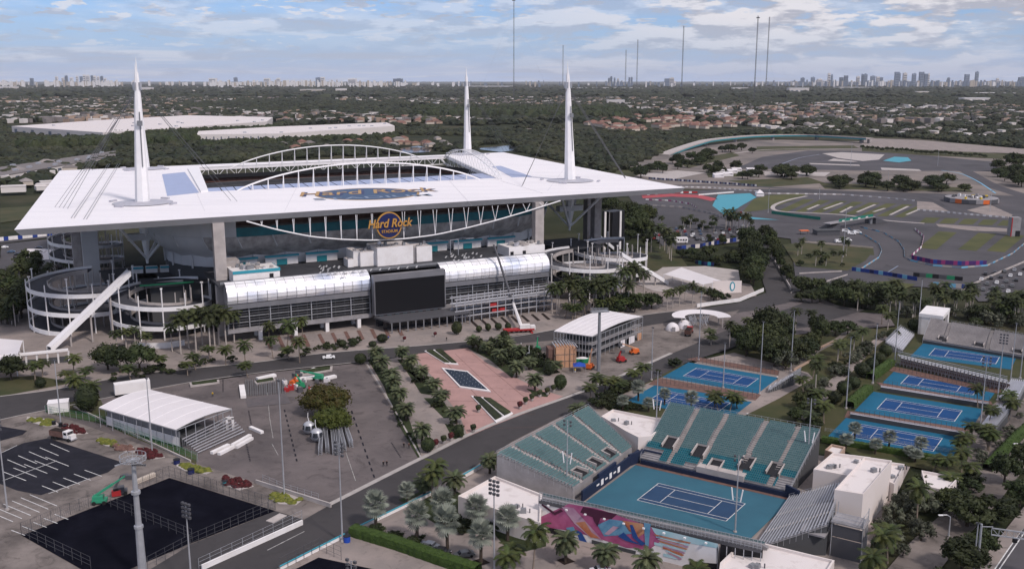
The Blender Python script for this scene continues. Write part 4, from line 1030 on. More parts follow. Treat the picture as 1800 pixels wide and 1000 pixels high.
# white warehouses left, behind the stadium
def warehouse(label, pts, h, nwin, roof='dirty_white_roof', cat='warehouse'):
    P4 = [up(*p) for p in pts]; a, b_ = P4[0], P4[1]; root = thing('warehouse', label, cat, (a.x, a.y, 0))
    MB().prism([(p.x, p.y) for p in P4], 0, h).build('wall', M['far_white'], root)
    MB().prism([(p.x, p.y) for p in P4], h+.01, h+1.2).build('roof', M[roof], root)
    d = (b_-a); ln = d.length; d.normalize(); an = math.atan2(d.y, d.x)
    for k in range(nwin):
        p = a+d*(ln*(k+.5)/nwin); MB().box((p.x+d.y*.2, p.y-d.x*.2, 1 if k % 2 else 4), (ln/nwin*.3, .8, h*.55), an).build('loading_door', M['far_window'], root)
    for k in range(10):
        q = P4[0].lerp(P4[1], rnd.random()).lerp(P4[3].lerp(P4[2], rnd.random()), rnd.random()); MB().box((q.x, q.y, h+1.2), (6, 4, 2), an).build('roof_unit', M['galvanised'], root)
    return root
warehouse('long low white warehouse whose lit end wall stands left of the front left mast', [(22, 238), (182, 251), (470, 228), (480, 219), (330, 215), (180, 225)], 16, 10)
warehouse('slim white warehouse with many dark door bays above the roof arches', [(347, 254), (490, 252), (694, 236), (680, 229), (480, 238), (350, 247)], 15, 22)
warehouse('flat grey roofed building with a light edge at the far left', [(0, 322), (203, 284), (205, 274), (0, 305)], 6, 12, 'grey_roof')
far_b = [(175, 168, 10, 5, 'far_white'), (255, 163, 26, 8, 'far_white'), (12, 160, 34, 7, 'far_white'), (420, 157, 16, 4, 'far_white'), (55, 166, 20, 4, 'far_white'), (550, 164, 40, 6, 'cream_wall'), (600, 165, 18, 8, 'far_white'), (640, 168, 60, 4, 'cream_wall'), (1082, 185, 30, 8, 'far_white'), (1402, 165, 34, 9, 'far_white'), (1620, 170, 20, 8, 'cream_wall'), (1712, 180, 44, 7, 'far_white'), (1740, 170, 70, 6, 'far_white'), (1540, 172, 60, 4, 'far_white'), (965, 171, 26, 5, 'cream_wall'), (1480, 185, 60, 5, 'far_white'), (1780, 200, 30, 6, 'cream_wall'), (1300, 160, 26, 5, 'far_white'), (1180, 153, 14, 9, 'far_white'), (820, 154, 12, 6, 'far_white'), (860, 156, 80, 4, 'far_white'), (700, 160, 60, 3, 'far_white'), (320, 172, 26, 3, 'cream_wall'), (1060, 158, 120, 3, 'far_white'), (1500, 158, 60, 4, 'far_white'), (1235, 175, 40, 3, 'cream_wall')]
places = ['in the woods', 'on the plain', 'among far trees', 'below the skyline']
for k, (px, py, wd, hp, mm) in enumerate(far_b):
    p = up(px, py); s_ = p.y/F; z = hp*s_
    side = ('below the skyline left of the front left mast' if px < 235 else 'between the left mast and the arch top' if px < 500 else 'beyond the trees above the roof arches' if px < 815 else 'between the far mast and the right mast' if px < 1000 else 'right of the right front mast on the plain' if px < 1250 else 'on the wooded plain under the right skyline' if px < 1560 else 'near the right edge below the skyline')
    ln = 'low wide' if wd > 30 else 'small boxy' if hp < 6 else 'tall blocky'
    r = thing('far_building', f'{ln} {"cream" if mm == "cream_wall" else "white"} building {side}', 'building', (p.x, p.y, 0), 0, 'large pale buildings on the far plain')
    MB().box((p.x, p.y, 0), (wd*s_, wd*s_*.5, z)).build('wall', M[mm], r)
    MB().box((p.x, p.y, z), (wd*s_*1.02, wd*s_*.52, z*.08)).build('roof', M['white_roof'], r)
    for i in range(4): MB().box((p.x-wd*s_*.36+i*wd*s_*.24, p.y-wd*s_*.25, z*.3), (wd*s_*.12, 1, z*.35)).build('window', M['far_window'], r)
# skyline towers
def tower(px, hp, wp, Y, mm, label, group):
    X = (px-900)/F*(Y*CP+HC*SP); s_ = Y/F
    base = thing('tower_block', label, 'tower', (X, Y, 0), 0, group)
    zt = HC+hp*s_; wdt = wp*s_
    MB().box((X, Y, 0), (wdt, wdt*.8, zt)).build('wall', M[mm], base)
    for i in range(5): MB().box((X, Y-wdt*.41, zt*(.15+.16*i)), (wdt*.86, 4, zt*.07)).build('window_band', M['far_window'], base)
    if rnd.random() < .6: MB().box((X+wdt*.1, Y, zt), (wdt*.4, wdt*.4, zt*.05)).build('penthouse', M[mm], base)
    return base
sky_l = [(57, 3, 5), (101, 6, 4), (112, 4, 4), (118, 7, 4), (127, 4, 5), (137, 7, 3.5), (144, 6, 4), (150, 9, 4), (156, 8, 5), (163, 7, 3.5), (168, 7, 4), (174, 6, 3.5), (180, 6, 4), (186, 3, 4), (375, 3, 12), (415, 4, 6), (470, 3, 10), (490, 3, 6), (560, 4, 8), (568, 5, 7), (620, 2, 14), (700, 2, 16)]
for k, (px, hp, wp) in enumerate(sky_l):
    w_ = ORD[k] if k < 14 else ORD[k-14]
    tower(px, hp+1, wp, 17000, 'white_paint' if k % 3 else 'far_blue_glass', f'pale high rise on the left horizon, {w_} from the left edge' if k < 14 else f'pale coastal block on the horizon right of the left mast, {w_} along', 'high rises on the left horizon')
sky_r = [(1456, 14, 4), (1461, 11, 3), (1478, 7, 6), (1486, 10, 6), (1507, 8, 5), (1514, 12, 2.5), (1519, 12, 7), (1533, 9, 7), (1542, 8, 5), (1548, 7, 5), (1575, 16, 7), (1579, 14, 4), (1589, 14, 6), (1605, 13, 6), (1618, 16, 7), (1626, 13, 5), (1631, 13, 2.5), (1666, 6, 4), (1698, 12, 7), (1715, 16, 5), (1752, 5, 4), (1795, 7, 10), (1410, 6, 6), (1428, 7, 6), (1440, 4, 8), (1070, 6, 3), (1074, 8, 4), (1080, 6, 3), (1086, 5, 3), (1106, 7, 3), (1110, 7, 3), (1172, 5, 8), (1180, 6, 8)]
for k, (px, hp, wp) in enumerate(sky_r):
    if k < 22: lab = f'blue grey high rise on the right skyline, {ORD[k] if k < 20 else ("next to last", "last")[k-20]} from the left'
    elif k < 25: lab = f'pale block at the left end of the right skyline, {ORD[k-22]} along'
    else: lab = f'small high rise between the right stadium mast and the radio masts, {ORD[k-25]} along'
    tower(px, hp-1.5, wp, 15000, 'far_blue_glass' if k % 4 else 'far_white', lab, 'high rises on the right horizon')
b = MB()
for k in range(1500):
    px = rnd.random()*1800
    c = (px < 60 or 95 < px < 230 or 370 < px < 720 or px > 1370 or 1060 < px < 1110)
    if not c and rnd.random() < .8: continue
    Y = 13000+rnd.random()*7000; X = (px-900)/F*Y; s_ = Y/F
    z = HC+(rnd.random()**2*4.5-4.2+(1 if px > 1370 or px < 600 else 0))*s_
    b.box((X, Y, 0), (s_*(.8+rnd.random()*2.6), s_*3, z), 0, rnd.choice([0, 0, 0, 2] if px < 800 else [0, 1, 1, 2]))
b.build('distant_city', [M['white_paint'], M['far_blue_glass'], M['cream_wall']], None, kind='stuff')
# guyed radio masts
for (px, yb, yt, lab) in [(903, 190, -4, 'tallest dark lattice radio mast, centre top of the view'), (989, 150, 80, 'thin radio mast just left of the front right stadium mast'), (1099, 152, 88, 'short faint radio mast, left one of a close pair'), (1119, 154, 70, 'thin radio mast, right one of the close pair'), (1197.5, 172, 46, 'lone thin radio mast between the pair and the double masts'), (1325, 180, 28, 'tall radio mast with a crossbar on top, left of the double masts'), (1346, 158, 30, 'plain radio mast, right of the double masts')]:
    g_ = up(px, yb); zt = zat(g_, yt); r = thing('radio_mast', lab, 'radio mast', (g_.x, g_.y, 0)); w_ = .9*g_.y/F
    b = MB(); n = 30
    for i in range(3):
        e = Vector((math.cos(i*2.094), math.sin(i*2.094), 0))*w_; b.bar(g_+e, g_+e+ZU*zt, w_*.35)
    for k in range(n):
        for i in range(3):
            e, f_ = [Vector((math.cos(j*2.094), math.sin(j*2.094), 0))*w_ for j in (i, i+1)]; b.bar(g_+e+ZU*(zt*k/n), g_+f_+ZU*(zt*(k+1)/n), w_*.2)
    b.build('lattice', M['dark_steel'], r)
    if px in (903, 1325): MB().box((g_.x, g_.y, zt*.97), (w_*6, w_*2, zt*.012)).build('antenna_crossbar', M['dark_steel'], r)
    for i in range(3):
        e = Vector((math.cos(i*2.094+.5), math.sin(i*2.094+.5), 0))*zt*.45; MB().bar(g_+e, g_+ZU*zt*.9, .12).build('guy_wire', M['grey_steel'], r)
# expressway flyover with teal girders
br = thing('flyover', 'curved concrete road bridge with a teal girder beyond the race track', 'bridge', up(1400, 248))
cl = spline([up(x, y, 9) for x, y in ((1165, 262), (1210, 252), (1260, 244), (1330, 238), (1420, 237), (1515, 242), (1530, 243))], 6)
for i, p in enumerate(cl): cl[i] = Vector((p.x, p.y, min(9, 1+i*.8)))
def side(i, o): a, b_ = cl[max(0, i-1)], cl[min(len(cl)-1, i+1)]; d = (b_-a); nn = Vector((-d.y, d.x, 0)).normalized(); return cl[i]+nn*o
R_ = range(len(cl))
MB().grid([[side(i, -9) for i in R_], [side(i, 9) for i in R_]]).build('deck', M['light_concrete'], br)
MB().grid([[side(i, -9)+ZU*1 for i in R_], [side(i, -9)-ZU*.8 for i in R_]]).build('parapet', M['light_concrete'], br)
MB().grid([[side(i, -8.8)-ZU*.8 for i in R_], [side(i, -8.8)-ZU*3.0 for i in R_]]).build('girder', M['teal_dark'], br)
for i in range(10, len(cl), 5): MB().box((cl[i].x, cl[i].y, 0), (3, 12, cl[i].z-2.5)).build('pier', M['concrete'], br)
# canal water glints
sheet('water', M['dark_glass'], [(700, 262), (735, 257), (760, 262), (755, 268), (700, 270)], .3)
sheet('water', M['dark_glass'], [(835, 262), (895, 256), (925, 262), (880, 268)], .3)
# haze
hz = MB(); Z0, Z1 = -1.6, 620.0
pts = [(-30000, -1500), (30000, -1500), (30000, 42000), (-30000, 42000)]
hz.prism(pts, Z0, Z1, open_bottom=False)
hm = bpy.data.materials.new('haze'); hm.use_nodes = True; t = hm.node_tree; t.nodes.clear()
vo = t.nodes.new('ShaderNodeVolumePrincipled'); vo.inputs['Color'].default_value = (0.90, 0.93, 1.0, 1); vo.inputs['Density'].default_value = 0.000016; vo.inputs['Anisotropy'].default_value = 0.0
ou = t.nodes.new('ShaderNodeOutputMaterial'); t.links.new(vo.outputs[0], ou.inputs['Volume'])
hz.build('haze', hm, None, kind='stuff')
# ------------------------------------------------------------------ tennis complex
def bil(Q, u, v):
    return Q[0].lerp(Q[1], u).lerp(Q[3].lerp(Q[2], u), v)
def court(name_lab, quad, m_out, m_in, eu=(-.24, 1.24), ev=(-.42, 1.42), net=True, dz=0.0):
    """quad: photo pixels of the doubles corners near-left, near-right, far-right, far-left"""
    Q = [up(*p) for p in quad]; c = bil(Q, .5, .5); z0 = .12+dz
    r = thing('tennis_court', name_lab, 'tennis court', (c.x, c.y, 0))
    O = [bil(Q, eu[0], ev[0]), bil(Q, eu[1], ev[0]), bil(Q, eu[1], ev[1]), bil(Q, eu[0], ev[1])]
    MB().face([(p.x, p.y, z0) for p in O]).build('surround', M[m_out], r)
    MB().face([(p.x, p.y, z0+.02) for p in Q]).build('playing_area', M[m_in], r)
    L_ = .0055
    def ln(u0, v0, u1, v1, hu, hv):
        pts_ = [bil(Q, u0-hu, v0-hv), bil(Q, u1+hu, v0-hv), bil(Q, u1+hu, v1+hv), bil(Q, u0-hu, v1+hv)]
        MB().face([(p.x, p.y, z0+.04) for p in pts_]).build('line', M['line_white'], r)
    hu, hv = .0032, .007
    for v in (0, 1): ln(0, v, 1, v, 0, hv)
    for v in (.125, .875): ln(0, v, 1, v, 0, hv)
    for u in (0, 1): ln(u, 0, u, 1, hu*1.3, 0)
    for u in (.23, .77): ln(u, .125, u, .875, hu*1.1, 0)
    ln(.23, .5, .77, .5, 0, hv)
    return r, Q, O
cq = [(1203, 445), (1650, 522), (1733, 462), (1300, 388)]; c1q = [(900+x/4, 550+y/4) for x, y in cq]
r2q = [(1583, 675), (1710, 695), (1722, 679.5), (1597.5, 660)]; r3q = [(1541.25, 719.25), (1677.5, 741.25), (1691.25, 722), (1558.25, 700.75)]
r1q = [(1632.5, 625), (1750, 640.5), (1757, 628), (1643.75, 612.5)]
def shift(q, a, b): d = up(*b)-up(*a); return [pix(up(*p)+d) for p in q]
c0q = shift(c1q, (1197, 636), (1140, 674)); r4q = shift(r3q, (1558.25, 700.75), (1514, 746))
court('far left teal practice court with blue centre, beside the bush grove', c1q, 'court_teal', 'court_blue')
court('teal practice court half hidden by silver palms, nearer the road', c0q, 'court_teal', 'court_blue')
court('farthest of the four right-hand teal courts, below the grey grandstand', r1q, 'court_teal', 'court_blue')
court('second farthest right-hand teal court, below the lattice-backed stand', r2q, 'court_teal', 'court_blue')
court('third right-hand teal court, between two brown fenced strips', r3q, 'court_teal', 'court_blue')
court('nearest of the four right-hand teal courts, behind silver fan palms', r4q, 'court_teal', 'court_blue')
mq = [(1120, 880), (1276.2, 917), (1310, 886.2), (1157.5, 850.5)]
mc, MQ, MO = court('main show court with teal apron and slate blue centre between the seating stands', mq, 'main_teal', 'main_blue', (-.45, 1.36), (-.6, 1.75), dz=.1)
# court frame
CO = bil(MQ, .5, .5); CA = R(-32.5); E1 = Vector((math.cos(CA), math.sin(CA), 0)); E2 = Vector((-E1.y, E1.x, 0))
def T(a, b, z=0.0): p = CO+E1*a+E2*b; return Vector((p.x, p.y, z))
def stand(label, bl, br, tr, tl, rows, seat_m, aisles=(), vom=(), seat_w=.55, cat='grandstand', deep_rows=0, name='grandstand', step_m='stand_grey', seats=True, gap=(), back_m='stand_shadow', rails=True):
    """bl..tl: world corners with heights (front-left, front-right, back-right, back-left seen from the front)"""
    r = thing(name, label, cat, (bl.x, bl.y, 0)); Q = [bl, br, tr, tl]
    steps = MB(); seat = MB(); deep = MB()
    n = rows
    for i in range(n):
        v0, v1 = i/n, (i+1)/n
        a0, b0, a1, b1 = bil(Q, 0, v0), bil(Q, 1, v0), bil(Q, 0, v1), bil(Q, 1, v1)
        z1 = a1.z; zb = b1.z
        A_, B_ = Vector((a0.x, a0.y, z1)), Vector((b0.x, b0.y, zb))
        steps.face([a0, b0, B_, A_]); steps.face([A_, B_, b1, a1], 0)
        W = (b0-a0).length; ns = int(W/seat_w); fwd = (a0-a1); fwd.z = 0; dp = fwd.length; fwd.normalize()
        if not seats:
            # plank benches
            q0, q1 = A_+ZU*.42-fwd*dp*.15, B_+ZU*.42-fwd*dp*.15
            seat.face([q0, q1, q1-fwd*dp*.35, q0-fwd*dp*.35]); seat.face([q0, q1, q1-ZU*.1, q0-ZU*.1]); continue
        for k in range(ns):
            u = (k+.5)/ns
            if any(abs(u-a)*W < .75 for a in aisles): continue
            if any(abs(u-a)*W < 1.6 and lo <= i < hi for a, lo, hi in vom): continue
            if any(g0 < u < g1 and lo <= i < hi for g0, g1, lo, hi in gap): continue
            p = A_.lerp(B_, u)-fwd*dp*.30; s_ = (B_-A_).normalized()*(seat_w*.43)
            mb = deep if i < deep_rows else seat
            mb.face([p-s_+ZU*.42+fwd*.2, p+s_+ZU*.42+fwd*.2, p+s_+ZU*.42-fwd*.22, p-s_+ZU*.42-fwd*.22])
            mb.face([p-s_+ZU*.40-fwd*.22, p+s_+ZU*.40-fwd*.22, p+s_+ZU*.85-fwd*.30, p-s_+ZU*.85-fwd*.30])
    steps.build('stepped_deck', M[step_m], r)
    if seat.f: seat.build('seating', M[seat_m], r, kind='stuff')
    if deep.f: deep.build('lower_seating', M['seat_deep'], r, kind='stuff')
    for a in aisles:
        m = MB()
        for i in range(n):
            p0, p1 = bil(Q, a, i/n), bil(Q, a, (i+1)/n); s_ = (br-bl).normalized()*.62
            m.face([p0-s_+ZU*(p1.z-p0.z+.04), p0+s_+ZU*(p1.z-p0.z+.04), Vector((p1.x, p1.y, p1.z+.04))+s_, Vector((p1.x, p1.y, p1.z+.04))-s_])
            m.box(tuple(bil(Q, a, (i+.5)/n)+ZU*.3), (1.2, .28, .2), math.atan2(s_.y, s_.x))
        m.build('aisle', M['light_concrete'], r)
    for a, lo, hi in vom:
        s_ = (br-bl).normalized(); p0, p1 = bil(Q, a, lo/n), bil(Q, a, hi/n); z = p1.z+.9
        for sg in (-1, 1):
            MB().face([p0+s_*1.5*sg, p1+s_*1.5*sg, Vector((p1.x, p1.y, z))+s_*1.5*sg, Vector((p0.x, p0.y, p0.z+1.6))+s_*1.5*sg]).face([p0+s_*1.8*sg, p1+s_*1.8*sg, Vector((p1.x, p1.y, z))+s_*1.8*sg, Vector((p0.x, p0.y, p0.z+1.6))+s_*1.8*sg]).face([Vector((p1.x, p1.y, z))+s_*1.5*sg, Vector((p0.x, p0.y, p0.z+1.6))+s_*1.5*sg, Vector((p0.x, p0.y, p0.z+1.6))+s_*1.85*sg, Vector((p1.x, p1.y, z))+s_*1.85*sg]).build('entry_wall', M['light_concrete'], r)
        MB().face([p0+s_*1.5+ZU*.75, p0-s_*1.5+ZU*.75, p1-s_*1.5+ZU*.35, p1+s_*1.5+ZU*.35]).build('entry_shade', M['black'], r)  # black sheet laid in for the shade inside the entry
        MB().face([p1+s_*1.8, p1-s_*1.8, Vector((p1.x, p1.y, z))-s_*1.8, Vector((p1.x, p1.y, z))+s_*1.8]).build('entry_back', M['light_concrete'], r)
    # under-structure, back wall, rails
    b = MB(); g0 = lambda p: Vector((p.x, p.y, 0))
    b.face([g0(tl), g0(tr), tr, tl]); b.face([g0(bl), g0(tl), tl, bl]); b.face([g0(br), g0(tr), tr, br]); b.face([g0(bl), g0(br), br, bl])
    b.build('understructure', M[back_m], r)
    if rails:
        for p, q, nn, nm in ((tl, tr, 24, 'back_rail'), (bl, tl, 12, 'side_rail'), (br, tr, 12, 'side_rail')):
            m = MB(); h = 1.3 if nm == 'back_rail' else 1.1
            for z in (.15, h*.55, h): m.bar(p+ZU*z, q+ZU*z, .06)
            for k in range(nn+1): x = p.lerp(q, k/nn); m.bar(x-ZU*1.2, x+ZU*h, .08)
            m.build(nm, M['galvanised'], r)
    return r
zt = 10.0
stand('large teal seated stand beyond the main court, with four pale stair aisles', T(-21.5, 16, 1.6), T(20, 16, 1.6), T(20.4, 41, zt), T(-23.2, 40, zt), 29, 'seat_teal', (.20, .40, .66, .87), ((.145, 6, 12), (.36, 5, 11), (.50, 0, 6), (.68, 4, 10), (.86, 4, 10)), deep_rows=8, gap=((.30, .62, 0, 2), (0, .14, 0, 5), (.90, 1, 0, 5)))
stand('large teal seated stand on the left end of the main court, above a navy wall', T(-25, 18, 3.0), T(-25.5, -15, 3.0), T(-44.5, -21, zt), T(-42, 24, zt), 23, 'seat_teal', (.2, .42, .64, .86), ((.30, 1, 5), (.53, 1, 5), (.76, 1, 5)), back_m='stand_grey')
stand('grey bench bleachers at the right end of the main court, before the tall white building', T(22, -18, .8), T(20.5, 14, .8), T(33, 16, 7), T(36, -10, 7), 20, 'galvanised', (.3, .62), (), seats=False, step_m='stand_grey', name='bleachers', cat='bleachers')
# low wall of the left stand with banners
nw = thing('court_wall', 'navy padded wall with white emblems along the left end of the main court', 'wall', T(-24, 0))
MB().box(T(-23.2, 2, 0), (.5, 33, 3.0), CA).build('panel', M['wall_navy'], nw)
MB().box(T(-23.6, 0, 3.0), (.6, 10, 1.0), CA).build('upper_panel', M['wall_navy'], nw)
for k, b_ in enumerate((-9, -4.2, .6)):
    MB().box(T(-22.9, b_+5, .9), (.1, 1.3, 1.5), CA).build('emblem', M['white_paint'], nw)
    MB().box(T(-22.9, b_+2.6, 1.5), (.1, 1.4, .4), CA).build('wordmark', M['white_paint'], nw)
nw2 = thing('court_wall', 'navy wall and tan kerb along the foot of the large far stand', 'wall', T(0, 14))
MB().box(T(0, 15.6, 0), (42, .6, 1.5), CA).build('panel', M['wall_navy'], nw2)
MB().box(T(1.5, 17.2, 1.5), (13, 3, 1.6), CA).build('box_front', M['light_concrete'], nw2)
MB().box(T(-1, 14.7, 0), (42, 1.2, .25), CA).build('kerb', M['brick_brown'], nw2)
MB().box(T(-19.5, 19, 0), (6, .6, 3.2), CA).build('side_panel', M['wall_navy'], nw2)
MB().box(T(21, 15.0, 0), (4.5, .6, 3.4), CA-.5).build('side_panel', M['wall_navy'], nw2)
MB().box(T(-22.5, 15.5, 0), (.6, 6, 3.4), CA-.3).build('side_panel', M['wall_navy'], nw2)
# near stand seen from behind, on the painted wall
W0, W1, W2 = up(948, 879, 7.5), up(1263, 953, 7.5), up(1338, 966, 7.0)
ns_ = thing('grandstand', 'narrow stand along the near side of the main court, seen from its railed back', 'grandstand', (W0.x, W0.y, 0))
wd = (W1-W0).normalized(); wn = Vector((-wd.y, wd.x, 0))
for i in range(9):
    z = 7.6-i*.62; o = wn*(1.2+i*1.0); a, b_ = W0+o, W2+o; a = Vector((a.x, a.y, z)); b_ = Vector((b_.x, b_.y, z))
    MB().face([a, b_, b_+wn*1.0, a+wn*1.0]).face([a-ZU*.6, b_-ZU*.6, b_, a]).build('row', M['stand_grey'], ns_)
m = MB()
for i in range(2):
    for k in range(78):
        p = W0.lerp(W2, (k+.5)/78)+wn*(1.9+i*1.1); s_ = wd*.25
        m.face([p-s_+ZU*(.4-i*.6), p+s_+ZU*(.4-i*.6), p+s_+ZU*(1.1-i*.6), p-s_+ZU*(1.1-i*.6)])
m.build('seating', M['seat_teal'], ns_, kind='stuff')
m = MB()
for z in (.3, .9, 1.5, 2.1): m.bar(W0+ZU*z, W2+ZU*z, .07)
for k in range(61): p = W0.lerp(W2, k/60); m.bar(p, p+ZU*2.1, .09)
m.build('back_rail', M['galvanised'], ns_)
m = MB()
for k in range(160): p = W0.lerp(W2, k/160); m.bar(p+ZU*.1, p+ZU*2.0, .03)
m.build('guard_mesh', M['galvanised'], ns_, kind='stuff')
MB().face([W0-ZU*.5-wn*.3, W2-ZU*.5-wn*.3, W2+wn*1.3, W0+wn*1.3]).face([W0-ZU*.6-wn*.3, W2-ZU*.6-wn*.3, W2-wn*.3+ZU*.1, W0-wn*.3+ZU*.1]).build('walkway', M['dark_steel'], ns_)
# painted wall: abstract shapes of my own
mw = thing('mural_wall', 'long wall painted with pink, blue and orange abstract shapes under the near stand', 'wall', (W0.x, W0.y, 0))
def wp(px, py, off=0.0):
    dx, dy = px-900, py-500; r = Vector((dx/F, CP-dy/F*SP, -SP-dy/F*CP)); o = W0-wn*off
    t = (o.x*wn.x+o.y*wn.y)/(r.x*wn.x+r.y*wn.y); return Vector((r.x*t, r.y*t, HC+r.z*t))
base = [Vector((W0.x, W0.y, 0)), Vector((W1.x, W1.y, 0)), W1-ZU*.6, W0-ZU*.6]
MB().face(base).build('wall', M['white_paint'], mw)
mat('mural_pink', (.30, .055, .15), .7, c2=(.45, .13, .26), scale=.3, lo=.3, hi=.7); mat('mural_plum', (.07, .015, .04), .7); mat('mural_lilac', (.38, .20, .30), .7, c2=(.52, .36, .44), scale=.2)
mat('mural_blue', (.08, .22, .36), .7, c2=(.16, .34, .48), scale=.4); mat('mural_deep', (.02, .07, .25), .7); mat('mural_orange', (.42, .11, .05), .7, c2=(.52, .28, .16), scale=.3); mat('mural_aqua', (.28, .52, .58), .7, c2=(.5, .62, .66), scale=.15)
def mur(pts, m, off=.02): MB().face([wp(*p, off) for p in pts]).build('paint_or_opening', M[m], mw)
mur([(950, 908), (1000, 885), (1050, 893), (1158, 930), (1162, 950), (1140, 966), (1100, 962), (1050, 945), (1000, 932), (950, 925)], 'mural_pink', .03)
mur([(1025, 890), (1085, 903), (1075, 912), (1040, 908), (1020, 900)], 'mural_plum', .06)
mur([(987, 890), (1008, 892), (1060, 950), (1035, 942), (1010, 920)], 'mural_lilac', .09)
mur([(1012, 918), (1028, 916), (1040, 935), (1055, 946), (1038, 944)], 'mural_orange', .12)
mur([(1050, 922), (1072, 912), (1095, 915), (1112, 937), (1090, 940), (1062, 942)], 'mural_blue', .09)
mur([(1062, 938), (1078, 924), (1088, 926), (1070, 940)], 'mural_lilac', .12)
mur([(1093, 914), (1130, 920), (1135, 935), (1120, 945), (1105, 932)], 'mural_orange', .09)
mur([(1107, 922), (1112, 922), (1122, 945), (1135, 955), (1128, 958), (1112, 944)], 'mural_deep', .12)
mur([(1132, 918), (1144, 920), (1140, 960), (1134, 958)], 'mural_blue', .15)
mur([(1012, 930), (1022, 935), (1035, 958), (1028, 960), (1018, 948)], 'mural_deep', .15)
mur([(995, 927), (1008, 925), (1015, 940), (1000, 938)], 'mural_blue', .12)
mur([(952, 888), (975, 905), (990, 898), (986, 894), (975, 900), (952, 884)], 'mural_plum', .15)
mur([(1145, 926), (1262, 955), (1262, 963), (1200, 952), (1160, 946), (1150, 935)], 'mural_aqua', .05)
for x0, y0, x1, h, m_ in ((1160, 943, 1202, 7, 'mural_orange'), (1150, 952, 1190, 5, 'mural_aqua'), (1165, 960, 1180, 4, 'mural_orange'), (1178, 966, 1199, 9, 'mural_orange'), (1166, 972, 1190, 5, 'mural_aqua')):
    mur([(x0, y0), (x1, y0+(x1-x0)*.24), (x1, y0+(x1-x0)*.24+h), (x0, y0+h)], m_, .08)
mur([(962, 926), (1008, 936), (1010, 945), (962, 936)], 'black', .2); mur([(1040, 948), (1118, 968), (1112, 1000), (1040, 985)], 'stand_shadow', .2); mur([(1036, 892), (1060, 898), (1050, 925), (1044, 915)], 'mural_plum', .10); mur([(1096, 935), (1112, 950), (1135, 960), (1100, 950), (1086, 942)], 'mural_deep', .14)  # first two dark faces stand in for shaded door and stair openings
for k in range(9): mur([(1150+k*3, 938+k*4), (1215-k*2, 953+k*3.6), (1212-k*2, 955+k*3.6), (1150+k*3, 940+k*4)], ['mural_orange', 'mural_aqua', 'mural_lilac'][k % 3], .10)
mur([(1260, 960), (1263, 961), (1263, 1010), (1212, 1010), (1212, 986), (1260, 990)], 'black', .05)  # black face imitates the shade of an opening at the wall end
for k in range(9):
    p = W0.lerp(W1, .06+k*.11)-ZU*.7-wn*.5; MB().box(tuple(p), (.5, .4, .3), CA).build('lamp', M['white_steel'], mw)
# scaffold right of the wall; black sheet stands for the shade behind
us = thing('scaffold', 'dark scaffold legs under the right end of the near stand', 'scaffold', (W1.x, W1.y, 0))
MB().face([W1-ZU*7.5+wn*1.5, W2-ZU*7+wn*1.5, W2+wn*1.5-ZU*.6, W1+wn*1.5-ZU*.6]).build('backing', M['black'], us)
for k in range(6): p = W1.lerp(W2, k/5); MB().bar(Vector((p.x, p.y, 0)), p-ZU*.6, .15).build('post', M['galvanised'], us)
# white flat-roofed buildings
def flat_building(label, roof_px, z, wall='warm_white_wall', cat='building', par=.7, units=3, seed=0, name='flat_building'):
    q = [up(*p, z) for p in roof_px]; c = sum(q, Vector((0, 0, 0)))/len(q); r = thing(name, label, cat, (c.x, c.y, 0))
    n = len(q); A = sum(q[k].x*q[(k+1) % n].y-q[(k+1) % n].x*q[k].y for k in range(n))
    if A < 0: q = q[::-1]
    MB().prism([(p.x, p.y) for p in q], 0, z-par).build('wall', M[wall], r)
    inn = [c+(p-c)*(1-.45/(p-c).length*1.2) for p in q]
    MB().prism([(p.x, p.y) for p in inn], z-par+.01, z-par+.08).build('roof', M['dirty_white_roof'], r)
    b = MB()
    for k in range(n):
        j = (k+1) % n; a, b_, c_, d = q[k], q[j], inn[j], inn[k]; lo = z-par+.01
        b.face([(a.x, a.y, z), (b_.x, b_.y, z), (c_.x, c_.y, z), (d.x, d.y, z)]); b.face([(a.x, a.y, lo), (b_.x, b_.y, lo), (b_.x, b_.y, z), (a.x, a.y, z)]); b.face([(c_.x, c_.y, lo), (d.x, d.y, lo), (d.x, d.y, z), (c_.x, c_.y, z)])
    b.build('parapet', M[wall], r)
    rr = random.Random(seed)
    for k in range(units):
        p = c+(inn[rr.randrange(n)]-c)*(.2+.5*rr.random()); MB().box((p.x, p.y, z-par+.08), (1.3, 1.0, .7+.5*rr.random()), rr.random()).build('roof_unit', M['grey_steel'], r)
        MB().tube((p.x+1.5, p.y, z-par), (p.x+1.5, p.y, z+.4), .15).build('vent_pipe', M['dark_steel'], r)
    return r
flat_building('white flat roofed block left of the painted wall, beside silver palms', [(805, 871), (870, 836), (953, 868), (950, 918), (903, 905)], 5.5, seed=1)
flat_building('white flat roofed block with curved wall between the two teal stands', [(1057, 731), (1077, 719), (1168, 737), (1163, 752), (1144, 766), (1122, 768), (1100, 757)], 6.0, seed=2, units=2)
flat_building('low cream block with parapet behind the tall white building', [(1430, 824), (1464, 795), (1530, 803), (1505, 838)], 6.5, seed=3, units=4)
flat_building('tall white block right of the grey bleachers with a plain pink-white side wall', [(1467, 860), (1520, 802), (1568, 809), (1517, 868)], 10.5, seed=4, units=1)
flat_building('white flat roof at the bottom edge below the grey bleachers', [(1266, 988), (1310, 946), (1467, 984), (1440, 1030), (1260, 1030)], 5.0, seed=5, units=4)
flat_building('small white L-shaped roof among the palms right of the tall white block', [(1620, 826), (1686, 838), (1664, 862), (1626, 853)], 4.0, seed=6, units=0)
flat_building('narrow white roof strip right behind the tall white block', [(1568, 812), (1590, 815), (1572, 850), (1560, 845)], 5.0, seed=7, units=2)
